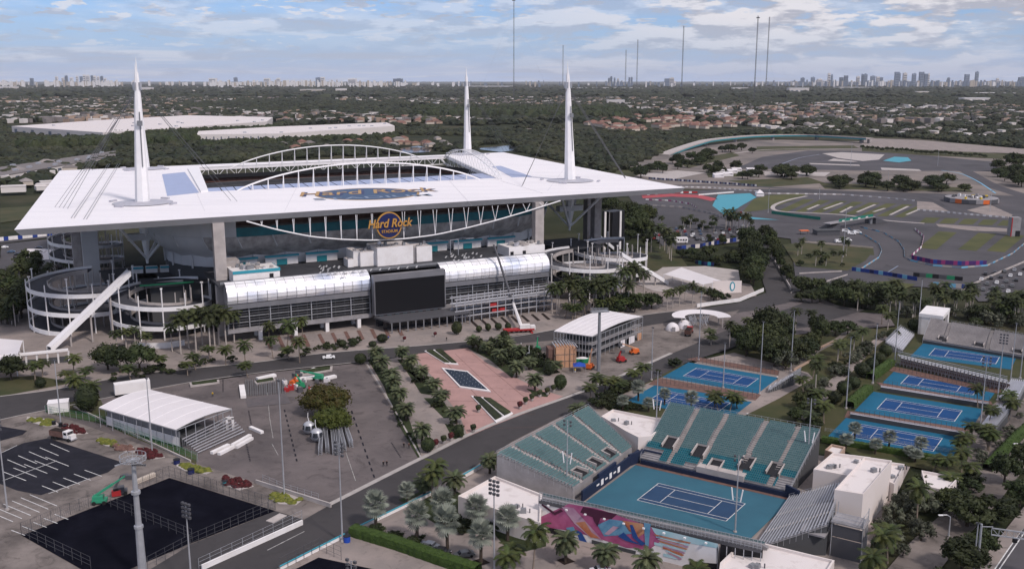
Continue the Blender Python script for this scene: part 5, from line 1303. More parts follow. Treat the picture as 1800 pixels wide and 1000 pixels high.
flat_building('small tan roofed hut behind the right corner of the teal stand', [(1450, 790), (1462, 780), (1486, 785), (1475, 800)], 3.5, 'tan_wall', seed=8, units=0)
# scaffold stair tower
q = up(1490, 975); tw = thing('stair_tower', 'grey scaffold stair tower with screened sides in front of the tall white block', 'scaffold', (q.x, q.y, 0)); h = 9.6
for dx in (-3.3, 3.3):
    for dy in (-2.4, 2.4):
        p = q+E1*dx+E2*dy; MB().bar(p, p+ZU*(h+1.5), .14).build('post', M['galvanised'], tw)
MB().box(tuple(q-E2*2.3), (6.4, .08, 4.6), CA).build('screen_panel', M['dark_steel'], tw)
MB().box(tuple(q-E2*2.3+ZU*4.8), (6.4, .08, 2.8), CA).build('screen_panel', M['dark_steel'], tw)
MB().box(tuple(q+E1*3.2), (.08, 4.6, 9), CA).build('screen_panel', M['stand_grey'], tw)
MB().box(tuple(q+ZU*8.0), (7.2, 5.2, .3), CA).build('platform', M['stand_grey'], tw)
for z in (8.8, 9.6, 10.6): MB().bar(q-E1*3.3-E2*2.4+ZU*z, q+E1*3.3-E2*2.4+ZU*z, .09).bar(q+E1*3.3-E2*2.4+ZU*z, q+E1*3.3+E2*2.4+ZU*z, .09).build('guard_rail', M['galvanised'], tw)
MB().box(tuple(up(1435, 930, 5)+ZU*0), (5.5, 7, .4), CA).build('landing', M['stand_grey'], tw)
# stands round the practice courts
def W(px, py, z): return up(px, py, z)
stand('long grey empty grandstand above the farthest right-hand court', W(1622, 598, 1.2), W(1815, 630, 1.2), W(1822, 596, 7), W(1636, 562, 7), 18, 'light_concrete', (.2, .6), ((.18, 1, 5), (.52, 1, 5), (.86, 1, 5)), name='grandstand')
stand('small silver bleachers at the left end of the farthest right-hand court', W(1586, 617, .6), W(1607, 590, .6), W(1583, 576, 4), W(1556, 602, 4), 8, 'aluminium', (), seats=False, name='bleachers', cat='bleachers', step_m='aluminium')
stand('silver bleachers beside the right end of the second right-hand court', W(1756, 700, .6), W(1778, 668, .6), W(1805, 672, 4), W(1790, 702, 4), 8, 'aluminium', (), seats=False, name='bleachers', cat='bleachers', step_m='aluminium')
stand('silver bleachers beside the right end of the third right-hand court', W(1724, 750, .6), W(1752, 713, .6), W(1778, 716, 4), W(1750, 750, 4), 8, 'aluminium', (), seats=False, name='bleachers', cat='bleachers', step_m='aluminium')
stand('small white bleachers at the right end of the far left practice court', W(1350, 688, .6), W(1352, 682, .6), W(1408, 652, 3.6), W(1395, 660, 3.6), 6, 'aluminium', (), seats=False, name='bleachers', cat='bleachers', step_m='aluminium')
# lattice-backed stand between the two farthest right courts
a, b_, = up(1576, 643), up(1768, 690)
ls = thing('grandstand', 'long stand with a rusty lattice back between the two farthest right-hand courts', 'grandstand', (a.x, a.y, 0)); d = (b_-a).normalized(); nn_ = Vector((-d.y, d.x, 0)); h = 4.6
for i in range(6):
    z = h-.3-i*.7; o = nn_*(i*.8); p, q = a+o+ZU*z, b_+o+ZU*z; MB().face([p, q, q+nn_*.8, p+nn_*.8]).build('row', M['aluminium'], ls)
MB().face([a+nn_*2.5, b_+nn_*2.5, b_+nn_*2.5+ZU*2.5, a+nn_*2.5+ZU*2.5]).build('shade', M['brick_brown'], ls)
m = MB(); N_ = 30
for k in range(N_+1):
    p = a.lerp(b_, k/N_); m.bar(p, p+ZU*h, .14)
    if k < N_: q = a.lerp(b_, (k+1)/N_); m.bar(p+ZU*.3, q+ZU*(h-.6), .08); m.bar(q+ZU*.3, p+ZU*(h-.6), .08)
for z in (1.4, 2.6, 3.8): m.bar(a+ZU*z, b_+ZU*z, .12)
m.build('lattice_back', M['stand_grey'], ls)
m = MB(); [m.bar(a+ZU*z, b_+ZU*z, .12) for z in (h, h+.6, h+1.1)]; m.build('top_rail', M['aluminium'], ls)
# brown paved strips with fences between the courts
def fence(label, pts, h, n, mt='dark_steel', cat='fence', wires=3, px=True, mesh=False, mm=None):
    P_ = [up(*p) if px else p for p in pts]; r = thing('fence', label, cat, (P_[0].x, P_[0].y, 0)); tot = sum((P_[k+1]-P_[k]).length for k in range(len(P_)-1))
    for i in range(len(P_)-1):
        a, b_ = P_[i], P_[i+1]; k_ = max(1, round(n*(b_-a).length/tot))
        for k in range(k_+(i == len(P_)-2)): p = a.lerp(b_, k/k_); MB().tube(p, p+ZU*h, .055, None, 5).build('post', M[mt], r)
        m = MB()
        for j in range(wires): z = h*(j+1)/wires-.04; m.bar(a+ZU*z, b_+ZU*z, .045)
        if mesh:
            ln_ = (b_-a).length; c_ = int(ln_/.55)
            for k in range(c_): p = a.lerp(b_, k/c_); q = a.lerp(b_, min(1, (k+1.6)/c_)); m.bar(p, q+ZU*h, .016); m.bar(p+ZU*h, q, .016)
        m.build('rails', M[mm or mt], r)
    return r
for q4, lab in ((r1q, 'a'), (r2q, 'b'), (r3q, 'c')):
    pass
def strip(pts, lab, frt, h=3.0):
    sheet('brick_strip', M['brick_brown'], pts, .16)
    fence(lab, frt, h, 24, 'dark_steel')
strip([(1540, 672), (1552, 682), (1745, 712), (1742, 706)], 'dark fence on the brown strip in front of the second right-hand court', [(1536, 680), (1738, 712)])
strip([(1490, 722), (1484, 734), (1700, 768), (1710, 755)], 'dark fence on the brown strip in front of the third right-hand court', [(1485, 730), (1700, 764)])
strip([(1568, 644), (1563, 652), (1752, 692), (1770, 686)], 'dark fence below the lattice-backed stand', [(1566, 650), (1756, 692)])
strip([(1205, 632), (1225, 628), (1370, 652), (1368, 660)], 'dark fence behind the far left practice court', [(1202, 634), (1368, 660)])
strip([(1150, 668), (1160, 665), (1338, 694), (1328, 704), (1140, 676)], 'dark fence between the two left practice courts', [(1150, 672), (1330, 701)])
fence('grey railing before the nearest right-hand court', [(1450, 758), (1670, 796)], 1.2, 20, 'galvanised')
stand('long low silver bench row in front of the third right-hand court', W(1548, 683, .3), W(1738, 713, .3), W(1737, 710, 1.6), W(1548, 680, 1.6), 3, 'aluminium', (), seats=False, name='bleachers', cat='bleachers', step_m='aluminium', rails=False)
stand('long low silver bench row in front of the nearest right-hand court', W(1494, 731, .3), W(1700, 766, .3), W(1700, 762, 1.6), W(1495, 727, 1.6), 3, 'aluminium', (), seats=False, name='bleachers', cat='bleachers', step_m='aluminium', rails=False)
# white gate pavilion top right
def box_px(name, px, py, size, rz, m, label, cat, z=0):
    p = up(px, py); r = thing(name, label, cat, (p.x, p.y, 0)); MB().box((p.x, p.y, z), size, rz).build('body', M[m], r); return r
p = up(1640, 582); gp = thing('gate_pavilion', 'white boxy gateway with a red lettered inner wall behind the grey grandstand', 'pavilion', (p.x, p.y, 0))
ax = R(60); ex = Vector((math.cos(ax), math.sin(ax), 0)); ey = Vector((-ex.y, ex.x, 0))
MB().box((p.x, p.y, 7.4), (9.4, 17, 1.5), CA).build('roof', M['white_paint'], gp)
for u_, v_, wx, wy in ((-4.1, 0, 1.0, 16.6), (4.1, 6.5, 1.0, 3.6), (-2.6, -7.9, 3.8, .8), (3.4, -7.9, 2.2, .8)): MB().box(tuple(p+E1*u_+E2*v_), (wx, wy, 7.4), CA).build('wall', M['white_paint'], gp)
MB().box(tuple(p-E2*7.9+ZU*4.6), (8.4, .7, 2.8), CA).build('lintel', M['white_paint'], gp)
MB().box(tuple(p+E1*.8-E2*7.4), (2.6, .3, 4.6), CA).build('doorway', M['black'], gp)
MB().box(tuple(p-E1*2.6+E2*1), (.5, 12, 6.8), CA).build('inner_wall', M['red_paint'], gp)
# flood light poles
def pole(px, yt, yb, label, kind='flood', r=.22, group='floodlight poles', dx=0):
    g_ = up(px, yb); h = zat(g_, yt); o = thing('light_pole', label, 'light pole', (g_.x, g_.y, 0), 0, group)
    MB().tube(g_, g_+ZU*h, r, r*.5, 7).build('mast', M['galvanised'], o)
    MB().tube(g_, g_+ZU*.5, r*2.2, r*2, 8).build('base', M['light_concrete'], o)
    if kind == 'flood':
        for sx in (-1, 0, 1) if px % 2 else (-1, 1):
            for j in range(4):
                z = h-.3-j*.95; p = g_+E1*sx*.95+ZU*z; MB().box(tuple(p), (.6, .45, .5), CA).build('lamp', M['dark_steel'], o)
        for j in range(4): z = h-.05-j*.95; MB().bar(g_-E1*1.2+ZU*z, g_+E1*1.2+ZU*z, .07).build('crossarm', M['galvanised'], o)
    elif kind == 'street':
        MB().path([g_+ZU*h, g_+ZU*(h+.5)+Vector((-.8, 0, 0)), g_+ZU*(h+.5)+Vector((-2, 0, 0))], .08).build('arm', M['galvanised'], o)
        MB().box(tuple(g_+ZU*(h+.35)+Vector((-2.3, 0, 0))), (1.0, .4, .18)).build('lamp', M['white_steel'], o)
    elif kind == 'antenna':
        for j in range(2): z = h-.6-j*1.0; [MB().box(tuple(g_+E1*s_*.9+ZU*z), (.5, .4, .5), CA).build('lamp', M['dark_steel'], o) for s_ in (-1, 1)]
        for s_ in (-1, 1): MB().tube(g_+E1*s_*.9+ZU*(h*.42), g_+E1*s_*1.35+ZU*(h*.42+3.0), .16).build('antenna', M['white_steel'], o)
        MB().bar(g_-E1*1+ZU*(h*.42+.8), g_+E1*1+ZU*(h*.42+.8), .08).build('crossarm', M['galvanised'], o)
    else:
        MB().box(tuple(g_+ZU*(h-.3)), (.9, .3, .3), CA).build('lamp', M['dark_steel'], o)
    return o
for a in [(996, 738, 868, 'antenna pole standing in the left teal stand', 'antenna'), (1153, 652, 768, 'floodlight and antenna pole between the two teal stands', 'antenna'), (1292, 800, 936, 'antenna pole in front of the far teal stand, on the near rim of the court', 'antenna'), (1418, 700, 832, 'floodlight and antenna pole at the right end of the far teal stand', 'antenna'),
          (869, 845, 1015, 'floodlight pole over the silver palms left of the painted wall', 'flood'), (602, 778, 952, 'tall floodlight pole at the near road edge beside a blue bin', 'flood'), (337, 885, 1030, 'floodlight pole over the black court surface, bottom left', 'flood'), (622, 985, 1120, 'top of a floodlight pole cut off at the bottom edge', 'flood'),
          (268, 664, 796, 'lamp pole in front of the white pavilion tent', 'plain'), (107, 632, 746, 'pale blue lamp pole beside the small white shed', 'plain'), (13, 733, 896, 'lamp pole at the far left on a concrete foot', 'flood'), (500, 668, 872, 'tall thin pole in a yellow planted island', 'plain'),
          (1335, 565, 693, 'lamp pole at the right corner of the far left practice court', 'plain'), (1390, 545, 652, 'lamp pole among the shrubs right of the grove', 'plain'), (1271, 602, 682, 'lamp pole in front of the far left practice court', 'plain'), (1228, 512, 633, 'white lamp pole behind the far left practice court', 'plain'), (1145, 575, 668, 'pole between the road and the practice courts', 'plain'),
          (1487, 592, 718, 'lamp pole at the left corner of the third right-hand court', 'plain'), (1534, 568, 674, 'lamp pole at the left corner of the second right-hand court', 'plain'), (1572, 530, 642, 'pale pole behind the round shrubs, left of the lattice-backed stand', 'plain'), (1614, 490, 576, 'lamp pole left of the white gateway', 'plain'),
          (1722, 628, 758, 'floodlight pole at the right corner of the third right-hand court', 'flood'), (1753, 588, 704, 'floodlight pole at the right corner of the second right-hand court', 'flood'), (1776, 568, 670, 'lamp pole right of the lattice-backed stand', 'plain'), (1793, 555, 665, 'rightmost lamp pole by the farthest court', 'plain'), (1667, 908, 945, 'street lamp on the service road, bottom right', 'street'), (1795, 782, 815, 'street lamp beside the hedge at the right edge', 'street'), (1710, 918, 1010, 'bare grey pole left of the sign gantry', 'plain'),
          (1495, 250, 293, 'tall white pole in the middle of the distant lot', 'plain'), (1350, 332, 374, 'slim pole at the left end of the striped grass field', 'plain'), (1440, 330, 350, 'red-footed pole above the striped grass field', 'plain'), (1482, 365, 452, 'tall pole with an orange foot in the small lawn', 'plain'), (1740, 335, 372, 'pole in front of the round yellow stand', 'plain'), (1560, 300, 330, 'pole beyond the striped fields', 'plain'), (1648, 265, 292, 'purple headed pole on the distant road', 'plain')]:
    pole(*a)
pg = up(252, 1020); hgt = zat(pg, 806)
mp = thing('lattice_ring_pole', 'thick galvanised monopole with a ring platform on top, bottom left foreground', 'pole', (pg.x, pg.y, 0))
MB().tube(pg, pg+ZU*hgt*.45, .95, .75, 10).build('lower_shaft', M['galvanised'], mp); MB().tube(pg+ZU*hgt*.44, pg+ZU*hgt, .66, .42, 10).build('upper_shaft', M['galvanised'], mp)
for z in (.44, .72): MB().tube(pg+ZU*hgt*z, pg+ZU*(hgt*z+.6), .95, None, 10).build('flange', M['galvanised'], mp)
m = MB(); n = 16
for k in range(n):
    a0, a1 = 2*math.pi*k/n, 2*math.pi*(k+1)/n
    for rr_, z in ((2.6, hgt-.2), (2.6, hgt+.8), (1.3, hgt-.2)): m.bar(pg+Vector((rr_*math.cos(a0), rr_*math.sin(a0), z)), pg+Vector((rr_*math.cos(a1), rr_*math.sin(a1), z)), .09)
    m.bar(pg+Vector((2.6*math.cos(a0), 2.6*math.sin(a0), hgt-.2)), pg+Vector((2.6*math.cos(a0), 2.6*math.sin(a0), hgt+.8)), .07); m.bar(pg+ZU*(hgt-.2), pg+Vector((2.6*math.cos(a0), 2.6*math.sin(a0), hgt-.2)), .07)
m.build('ring_platform', M['galvanised'], mp)
for s_ in (-1, 1): MB().bar(pg+ZU*(hgt-.4), pg+ZU*(hgt-.4)+Vector((s_*3.2, -1.6, -.5)), .22).build('arm', M['galvanised'], mp)
for k in range(7): MB().box((pg.x+.6+k*.42, pg.y-1.8, hgt-.8), (.25, .3, .35)).build('lamp', M['dark_steel'], mp)
pm = up(1052, 652); hm_ = zat(pm, 548); mm_ = thing('light_mast', 'thick grey mast with a cross platform on top beside the white pavilion roof', 'pole', (pm.x, pm.y, 0))
MB().tube(pm, pm+ZU*hm_, .75, .5, 8).build('shaft', M['grey_steel'], mm_); MB().box((pm.x, pm.y, hm_), (6.5, 2.6, .25), .3).build('platform', M['grey_steel'], mm_)
m = MB(); [m.bar((pm.x-3.2, pm.y+s_*1.3, hm_+z), (pm.x+3.2, pm.y+s_*1.3, hm_+z), .1) for s_ in (-1, 1) for z in (.6, 1.1)]; m.build('platform_rail', M['galvanised'], mm_)
mat('mat_grey', (.085, .078, .084), .9, c2=(.12, .105, .108), scale=.3)
# ------------------------------------------------------------------ works yards, tents, vehicles, people
def nn2(a, b): d = (b-a); d.z = 0; d.normalize(); return d, Vector((-d.y, d.x, 0))
def beam(name, label, cat, p, q, w, h, m, group=None, off=0):
    r = thing(name, label, cat, (p.x, p.y, 0), 0, group); d, s_ = nn2(p, q); mid = (p+q)/2
    MB().box((mid.x, mid.y, off), ((q-p).length, w, h), math.atan2(d.y, d.x)).build('body', M[m], r); return r
# white roofed pavilion tent, left
def pavilion(label, roof_px, zs, zr, walls, ridge=None, name='pavilion'):
    q = [up(*p, z) for p, z in zip(roof_px, zs)]; c = sum(q, Vector())/4; r = thing(name, label, 'pavilion', (c.x, c.y, 0))
    m0, m1 = (q[0]+q[3])/2, (q[1]+q[2])/2; m0 = m0+ZU*zr; m1 = m1+ZU*zr
    def curve(a, b, top, n=6): return [a.lerp(b, i/n)+ZU*0 + ZU*(zr*math.sin(math.pi*i/n)) for i in range(n+1)]
    rows = []
    for i in range(13): t = i/12; rows.append(curve(q[0].lerp(q[1], t), q[3].lerp(q[2], t), 0))
    rf = MB().grid(rows).build('roof', M['tent'], r, True)
    rf2 = MB().grid([[p-ZU*.25 for p in rw] for rw in rows]).build('roof_lining', M['soffit'], r, True)
    for t in range(0, 13, 2): MB().path([p+ZU*.04 for p in rows[t]], .06, 4).build('roof_seam', M['white_steel'], r)
    for a, b_ in ((0, 1), (1, 2), (2, 3), (3, 0)):
        MB().bar(q[a]-ZU*.2, q[b_]-ZU*.2, .2).build('eave_beam', M['galvanised'], r)
        n_ = 6
        for k in range(n_): p = q[a].lerp(q[b_], k/n_); MB().bar(Vector((p.x, p.y, 0)), p-ZU*.2, .16).build('post', M['galvanised'], r)
    return r, q
pv, q = pavilion('white roofed pavilion with a white side wall on the left work yard', [(174, 716), (309, 755), (407, 718), (262, 684)], [6.3]*4, .9, None)
f, b_ = q[0].lerp(q[1], .03), q[0].lerp(q[1], .99); d, s_ = nn2(f, b_)
f = Vector((f.x, f.y, 0))+s_*1.4; b_ = Vector((b_.x, b_.y, 0))+s_*1.4
MB().face([f+ZU*.6, b_+ZU*.6, b_+ZU*3.4, f+ZU*3.4]).build('side_wall', M['white_paint'], pv)
MB().face([f+ZU*3.4+s_*.3, b_+ZU*3.4+s_*.3, b_+ZU*5.2+s_*.3, f+ZU*5.2+s_*.3]).build('side_screen', M['grey_steel'], pv)
for k in range(11): p = f.lerp(b_, k/10)-s_*.1; MB().bar(p, p+ZU*5.2, .08).build('mullion', M['galvanised'], pv)
MB().box(tuple(f.lerp(b_, .5)+s_*6), ((b_-f).length*.96, 10, 3.0), math.atan2(d.y, d.x)).build('seat_tiers', M['stand_shadow'], pv)
a0 = up(322, 790); a1 = up(405, 748); a2 = up(434, 763); a3 = up(352, 800)
bl = thing('bleachers', 'rows of empty silver-edged bench seating spilling out of the white pavilion', 'bleachers', (a0.x, a0.y, 0))
MB().face([a0, a3, a2, a1]).build('mat', M['black'], bl)
for i in range(8):
    t = i/8; p, q_ = a0.lerp(a3, t)+ZU*(3.2-i*.36), a1.lerp(a2, t)+ZU*(3.2-i*.36)
    MB().bar(p, q_, .22).build('bench', M['aluminium'], bl)
    m = MB()
    for k in range(15): x = p.lerp(q_, k/14); m.bar(x, Vector((x.x, x.y, 0)), .07)
    m.build('legs', M['grey_steel'], bl)
sw = up(405, 756); ss = thing('stair_unit', 'white stair frame with open doorway at the end of the bench seating', 'stairs', sw)
for dx in (-.9, .9): MB().box((sw.x+dx, sw.y, 0), (.6, .6, 4)).build('post', M['white_paint'], ss)
MB().box((sw.x, sw.y, 3.6), (2.4, .6, .6)).build('lintel', M['white_paint'], ss)
for i in range(7): MB().box((sw.x-1.6-i*.55, sw.y+.6, 2.9-i*.4), (.6, 1.4, .12)).build('step', M['aluminium'], ss)
for k, (p, q_) in enumerate([((372, 798), (402, 784)), ((385, 800), (412, 786)), ((408, 785), (440, 767)), ((415, 788), (443, 772)), ((440, 753), (461, 762))]):
    beam('roof_bundle', f'long white wrapped beam, {ORD[k]} from the left beside the bench seating', 'beam', up(*p), up(*q_), 1.1, .8, 'white_paint', 'white beams lying in the work yard')
# white container and trailer behind
bs = up(104, 722); sh = thing('shed', 'small white boxy shed beside the left lamp pole', 'shed', (bs.x, bs.y, 0)); MB().box((bs.x, bs.y, 0), (6, 4, 3.2), .35).build('walls', M['white_paint'], sh); MB().box((bs.x, bs.y, 3.2), (6.2, 4.2, .2), .35).build('roof', M['white_roof'], sh); MB().box((bs.x-1.0, bs.y-2.0, 0), (1, .2, 2.1), .35).build('door', M['stand_grey'], sh)
tr = beam('trailer', 'long white box trailer behind the left pavilion roof', 'trailer', up(202, 697), up(264, 688), 3, 3.6, 'white_paint', off=.9); p = up(202, 697)
for t in (.1, .2, .8, .9): x = up(202, 697).lerp(up(264, 688), t); MB().tube(x+Vector((0, -1.5, .5)), x+Vector((0, 1.5, .5)), .5, None, 10).build('wheel', M['rubber'], tr)
# white roofed two-storey hospitality frame in the centre
pv2, q = pavilion('two storey open steel pavilion with a big white curved roof beside the road junction', [(974, 582), (1041, 591), (1130, 556), (1062, 545)], [9.5]*4, 1.1, None)
d, s_ = nn2(q[1], q[2]); ctr = sum(q, Vector())/4
for z in (3.0, 6.0): MB().prism([(ctr.x+(p.x-ctr.x)*.97, ctr.y+(p.y-ctr.y)*.97) for p in q], z-.35, z).build('floor', M['stand_grey'], pv2)
for a, b_ in ((0, 1), (1, 2)):
    for k in range(13):
        p = q[a].lerp(q[b_], k/12); MB().bar(Vector((p.x, p.y, 0)), Vector((p.x, p.y, 9.2)), .14).build('stanchion', M['galvanised'], pv2)
    for z in (3.8, 6.9): x, y = q[a], q[b_]; MB().bar(Vector((x.x, x.y, z)), Vector((y.x, y.y, z)), .1).build('guard_rail', M['galvanised'], pv2)
MB().prism([(ctr.x+(p.x-ctr.x)*.75, ctr.y+(p.y-ctr.y)*.75) for p in q], 0, 8.6).build('core', M['stand_shadow'], pv2)
for t0, t1, m_ in ((.55, .64, 'tent'), (.72, .84, 'tent'), (.9, .98, 'plywood')):
    x, y = q[1].lerp(q[2], t0), q[1].lerp(q[2], t1); MB().face([Vector((x.x, x.y, 0))-s_*0+d*0, Vector((y.x, y.y, 0)), Vector((y.x, y.y, 2.8)), Vector((x.x, x.y, 3.2))]).build('wrapped_panel', M[m_], pv2)
p = up(992, 642); kio = thing('timber_tower', 'unfinished two storey plywood tower with a slatted roof left of the steel pavilion', 'kiosk', (p.x, p.y, 0))
MB().box((p.x, p.y, 0), (7.6, 6, 7.6), .15).build('plywood_walls', M['plywood'], kio)
for i in range(5): MB().box((p.x-3.8+i*1.9, p.y-3.1, 0), (.18, .15, 7.6), .15).build('stud', M['trunk_palm'], kio)
for z in (2.5, 5.0): MB().box((p.x, p.y-3.05, z), (7.7, .2, .18), .15).build('rail', M['trunk_palm'], kio)
for k in range(9): MB().box((p.x-4+k*1.0, p.y, 7.9+.8*math.sin(math.pi*k/8)), (.35, 7, .25), .15).build('roof_slat', M['galvanised'], kio)
MB().box((p.x-5.2, p.y, 0), (2.4, 5, 7), .15).build('side_bay', M['brick_brown'], kio)
# curved canopy structure right of it
p = up(1232, 575); cv = thing('canopy_shelter', 'low white horseshoe canopy on posts with a metal sculpture frame, behind the white pole', 'shelter', (p.x, p.y, 0))
rows = []
for k in range(25):
    t = R(-10+205*k/24); cx, cy = math.cos(t), math.sin(t); rows.append([p+Vector((cx*r_*1.0, cy*r_*.95, 4.6+(r_-9)*.12)) for r_ in (7, 9, 12.5)])
MB().grid(rows).build('canopy', M['tent'], cv, True)
for k in range(0, 25, 4): MB().bar(Vector((rows[k][1].x, rows[k][1].y, 0)), rows[k][1], .3).build('post', M['light_concrete'], cv)
m = MB(); rr = random.Random(3)
for k in range(60): a = p+Vector((-6+rr.random()*9, -4+rr.random()*5, 1+rr.random()*2)); m.bar(a, a+Vector((rr.random()*4-2, rr.random()*3-1.5, 1.5+rr.random()*2.2)), .14)
m.build('metal_lattice', M['galvanised'], cv)
for px, py, r_ in ((1203, 568, 3.2), (1182, 572, 3.0)):
    p = up(px, py+8); o = thing('dome_tent', f'white rounded dome tent {"under the horseshoe canopy edge" if px > 1190 else "left of the horseshoe canopy"}', 'tent', (p.x, p.y, 0)); MB().ball(p, r_, r_, r_*1.1, 12, 5, half=True).build('skin', M['tent'], o, True); MB().box((p.x, p.y-r_, 0), (1.4, .4, 2)).build('door_flap', M['stand_grey'], o)
# big white tensile tent on the right plaza, and the one at the left edge
def tensile(label, px4, z4, posts=True):
    q = [up(*p, z) for p, z in zip(px4, z4)]; c = sum(q, Vector())/4; r = thing('tensile_canopy', label, 'canopy', (c.x, c.y, 0))
    n = 8; rows = [[bil(q, i/n, j/n)-ZU*(1.2*math.sin(math.pi*i/n)*math.sin(math.pi*j/n)) for i in range(n+1)] for j in range(n+1)]
    MB().grid(rows).build('fabric', M['tent'], r, True)
    for k in range(4):
        p = q[k]; MB().tube((p.x, p.y, 0), p, .2, None, 6).build('post', M['white_steel'], r)
        j = (k+1) % 4; mpt = q[k].lerp(q[j], .5); MB().tube((mpt.x, mpt.y, 0), mpt, .15, None, 6).build('post', M['white_steel'], r)
    return r
tensile('large white stretched canopy on the pale plaza right of the stadium stairs', [(1167, 482), (1236, 500), (1269, 494), (1198, 470)], [5.5, 6, 5.5, 7])
tensile('white stretched canopy cut off by the left edge of the view', [(-60, 640), (28, 632), (40, 598), (-40, 592)], [6, 6, 5, 6])
sheet('plaza', M['light_concrete'], [(1165, 470), (1240, 468), (1298, 475), (1304, 515), (1250, 518), (1150, 512), (1120, 500)], .13)
p = up(1286, 506); pw = thing('angled_wall', 'pale wall with a teal oval emblem right of the stretched canopy', 'wall', (p.x, p.y, 0)); MB().face([up(1252, 516), up(1303, 514), up(1303, 514)+ZU*6, up(1252, 516)+ZU*6.5]).build('wall', M['warm_white_wall'], pw)
a_, b2 = up(1252, 516), up(1303, 514); d, s_ = nn2(a_, b2); cc = a_.lerp(b2, .68)-s_*.15+ZU*3.3
MB().face([cc+d*(1.4*math.cos(2*math.pi*i/20))+ZU*(2.4*math.sin(2*math.pi*i/20)) for i in range(20)]).build('emblem', M['teal_trim'], pw)
MB().face([cc-s_*.05+d*(.8*math.cos(2*math.pi*i/20))+ZU*(1.7*math.sin(2*math.pi*i/20)) for i in range(20)]).build('emblem_centre', M['white_paint'], pw)
beam('entrance_gate', 'long low white beamed gate with posts left of the bushes at the stadium road', 'gate', up(-10, 650, 0), up(122, 636, 0), 1.4, .8, 'white_paint', off=4.4)
gt = [o for o in col.objects if o.name.startswith('entrance_gate')][0]
for k in range(8): p = up(-10, 650).lerp(up(122, 636), k/7); MB().box((p.x, p.y, 0), (.5, .5, 4.4)).build('post', M['white_paint'], gt); 
for k in range(7): p = up(-10, 650).lerp(up(122, 636), (k+.5)/7); MB().box((p.x, p.y+.2, 0), (4, .1, 2.4), .25).build('turnstile_panel', M['stand_shadow'], gt)
# vehicles
def car_proto(paint, van=False):
    r = thing('parked_car', 'car', 'car'); L_, W_ = (4.6, 1.85) if not van else (5.4, 2.0)
    pr_ = [(-.5, .35), (-.5, .85), (-.42, .95), (-.30, .98), (-.18, 1.42), (.18, 1.46), (.32, 1.05), (.48, .85), (.5, .35)] if not van else [(-.5, .35), (-.5, 1.8), (-.47, 1.95), (.22, 1.95), (.34, 1.15), (.48, 1.0), (.5, .35)]
    m = MB(); rows = [[(x*L_, s_*W_/2*(1 if z < 1.0 else .86), z) for x, z in pr_] for s_ in (-1, 1)]; m.grid(rows)
    for rw, rev in ((rows[0], False), (rows[1], True)): m.face(rw if not rev else rw[::-1])
    m.build('body', M[paint], r)
    g_ = MB(); t = 1.44 if not van else 1.9
    for s_ in (-1, 1): g_.face([(-.27*L_, s_*W_*.455, 1.0), (.28*L_, s_*W_*.455, 1.02), (.17*L_, s_*W_*.44, t-.06), (-.17*L_, s_*W_*.44, t-.06)])
    g_.face([(.19*L_, -W_*.4, t-.03), (.19*L_, W_*.4, t-.03), (.325*L_, W_*.42, 1.09), (.325*L_, -W_*.42, 1.09)]); g_.face([(-.19*L_, -W_*.4, t), (-.19*L_, W_*.4, t), (-.305*L_, W_*.42, 1.02), (-.305*L_, -W_*.42, 1.02)])
    g_.build('windows', M['dark_glass'], r)
    for sx in (-.31, .31):
        for s_ in (-1, 1): MB().tube((sx*L_, s_*W_*.40, .33), (sx*L_, s_*W_*.51, .33), .34, None, 10).build('wheel', M['rubber'], r)
    for s_ in (-1, 1): MB().box((.49*L_, s_*.65, .62), (.12, .35, .16)).build('headlight', M['white_steel'], r)
    return Proto(r)
mat('car_white', (.75, .75, .76), .35, spec=.5); mat('car_black', (.015, .015, .018), .3, spec=.5); mat('car_silver', (.42, .43, .45), .35, metal=.5); mat('car_blue', (.05, .09, .16), .3, spec=.5); mat('car_red', (.25, .02, .02), .3, spec=.5); mat('car_grey', (.12, .125, .13), .35, spec=.5)
cars = {k: car_proto('car_'+k) for k in ('white', 'black', 'silver', 'blue', 'red', 'grey')}; van = car_proto('car_white', True)
def car(colr, px, py, rz, label, group=None): (van if colr == 'van' else cars[colr]).put(label, group, up(px, py, .15), rz)
car('white', 578, 630, R(15), 'white car with dark windows driving on the road before the stadium'); 
car('silver', 755, 962, R(-25), 'silver car parked between the silver palms left of another'); car('black', 775, 972, R(-25), 'black car with orange-brown trim beside the silver one under palms'); car('grey', 816, 978, R(20), 'grey blue car parked right of two others behind the hedge')
car('white', 1056, 1006, R(10), 'white car roof showing at the bottom edge among date palms')
rr = random.Random(8); cs = ['white', 'black', 'silver', 'grey', 'white', 'black', 'blue', 'red']
for r_ in range(5):
    for k in range(7):
        px, py = 1800-k*17-r_*7, 474+r_*10+k*2.2
        if px > 1722 and py < 522: car(cs[rr.randrange(5)], px, py, R(62), f'parked car in the lot at the right edge, {["farthest", "second", "third", "fourth", "nearest"][r_]} row, {ORD[k]} from the right', 'cars in the right edge car park')
for r_ in range(5):
    for k in range(13):
        if rr.random() < .2: continue
        car(cs[rr.randrange(8)], 1150+k*13+r_*2, 405-k*.5+r_*5.2, R(80), 'parked car in the tree shaded lot between the right spiral ramp and the upper road', 'cars in the shaded lot')
for k in range(16): car(cs[rr.randrange(8)], 1130+k*9.5, 412+rr.random()*14, R(20+rr.randrange(2)*70), 'parked car in the tree shaded lot between the right spiral ramp and the upper road', 'cars in the shaded lot')
for k in range(9): car(cs[rr.randrange(8)], 8+k*12, 432+rr.random()*20, R(20), 'parked car in the lot left of the stadium', 'cars left of the stadium')
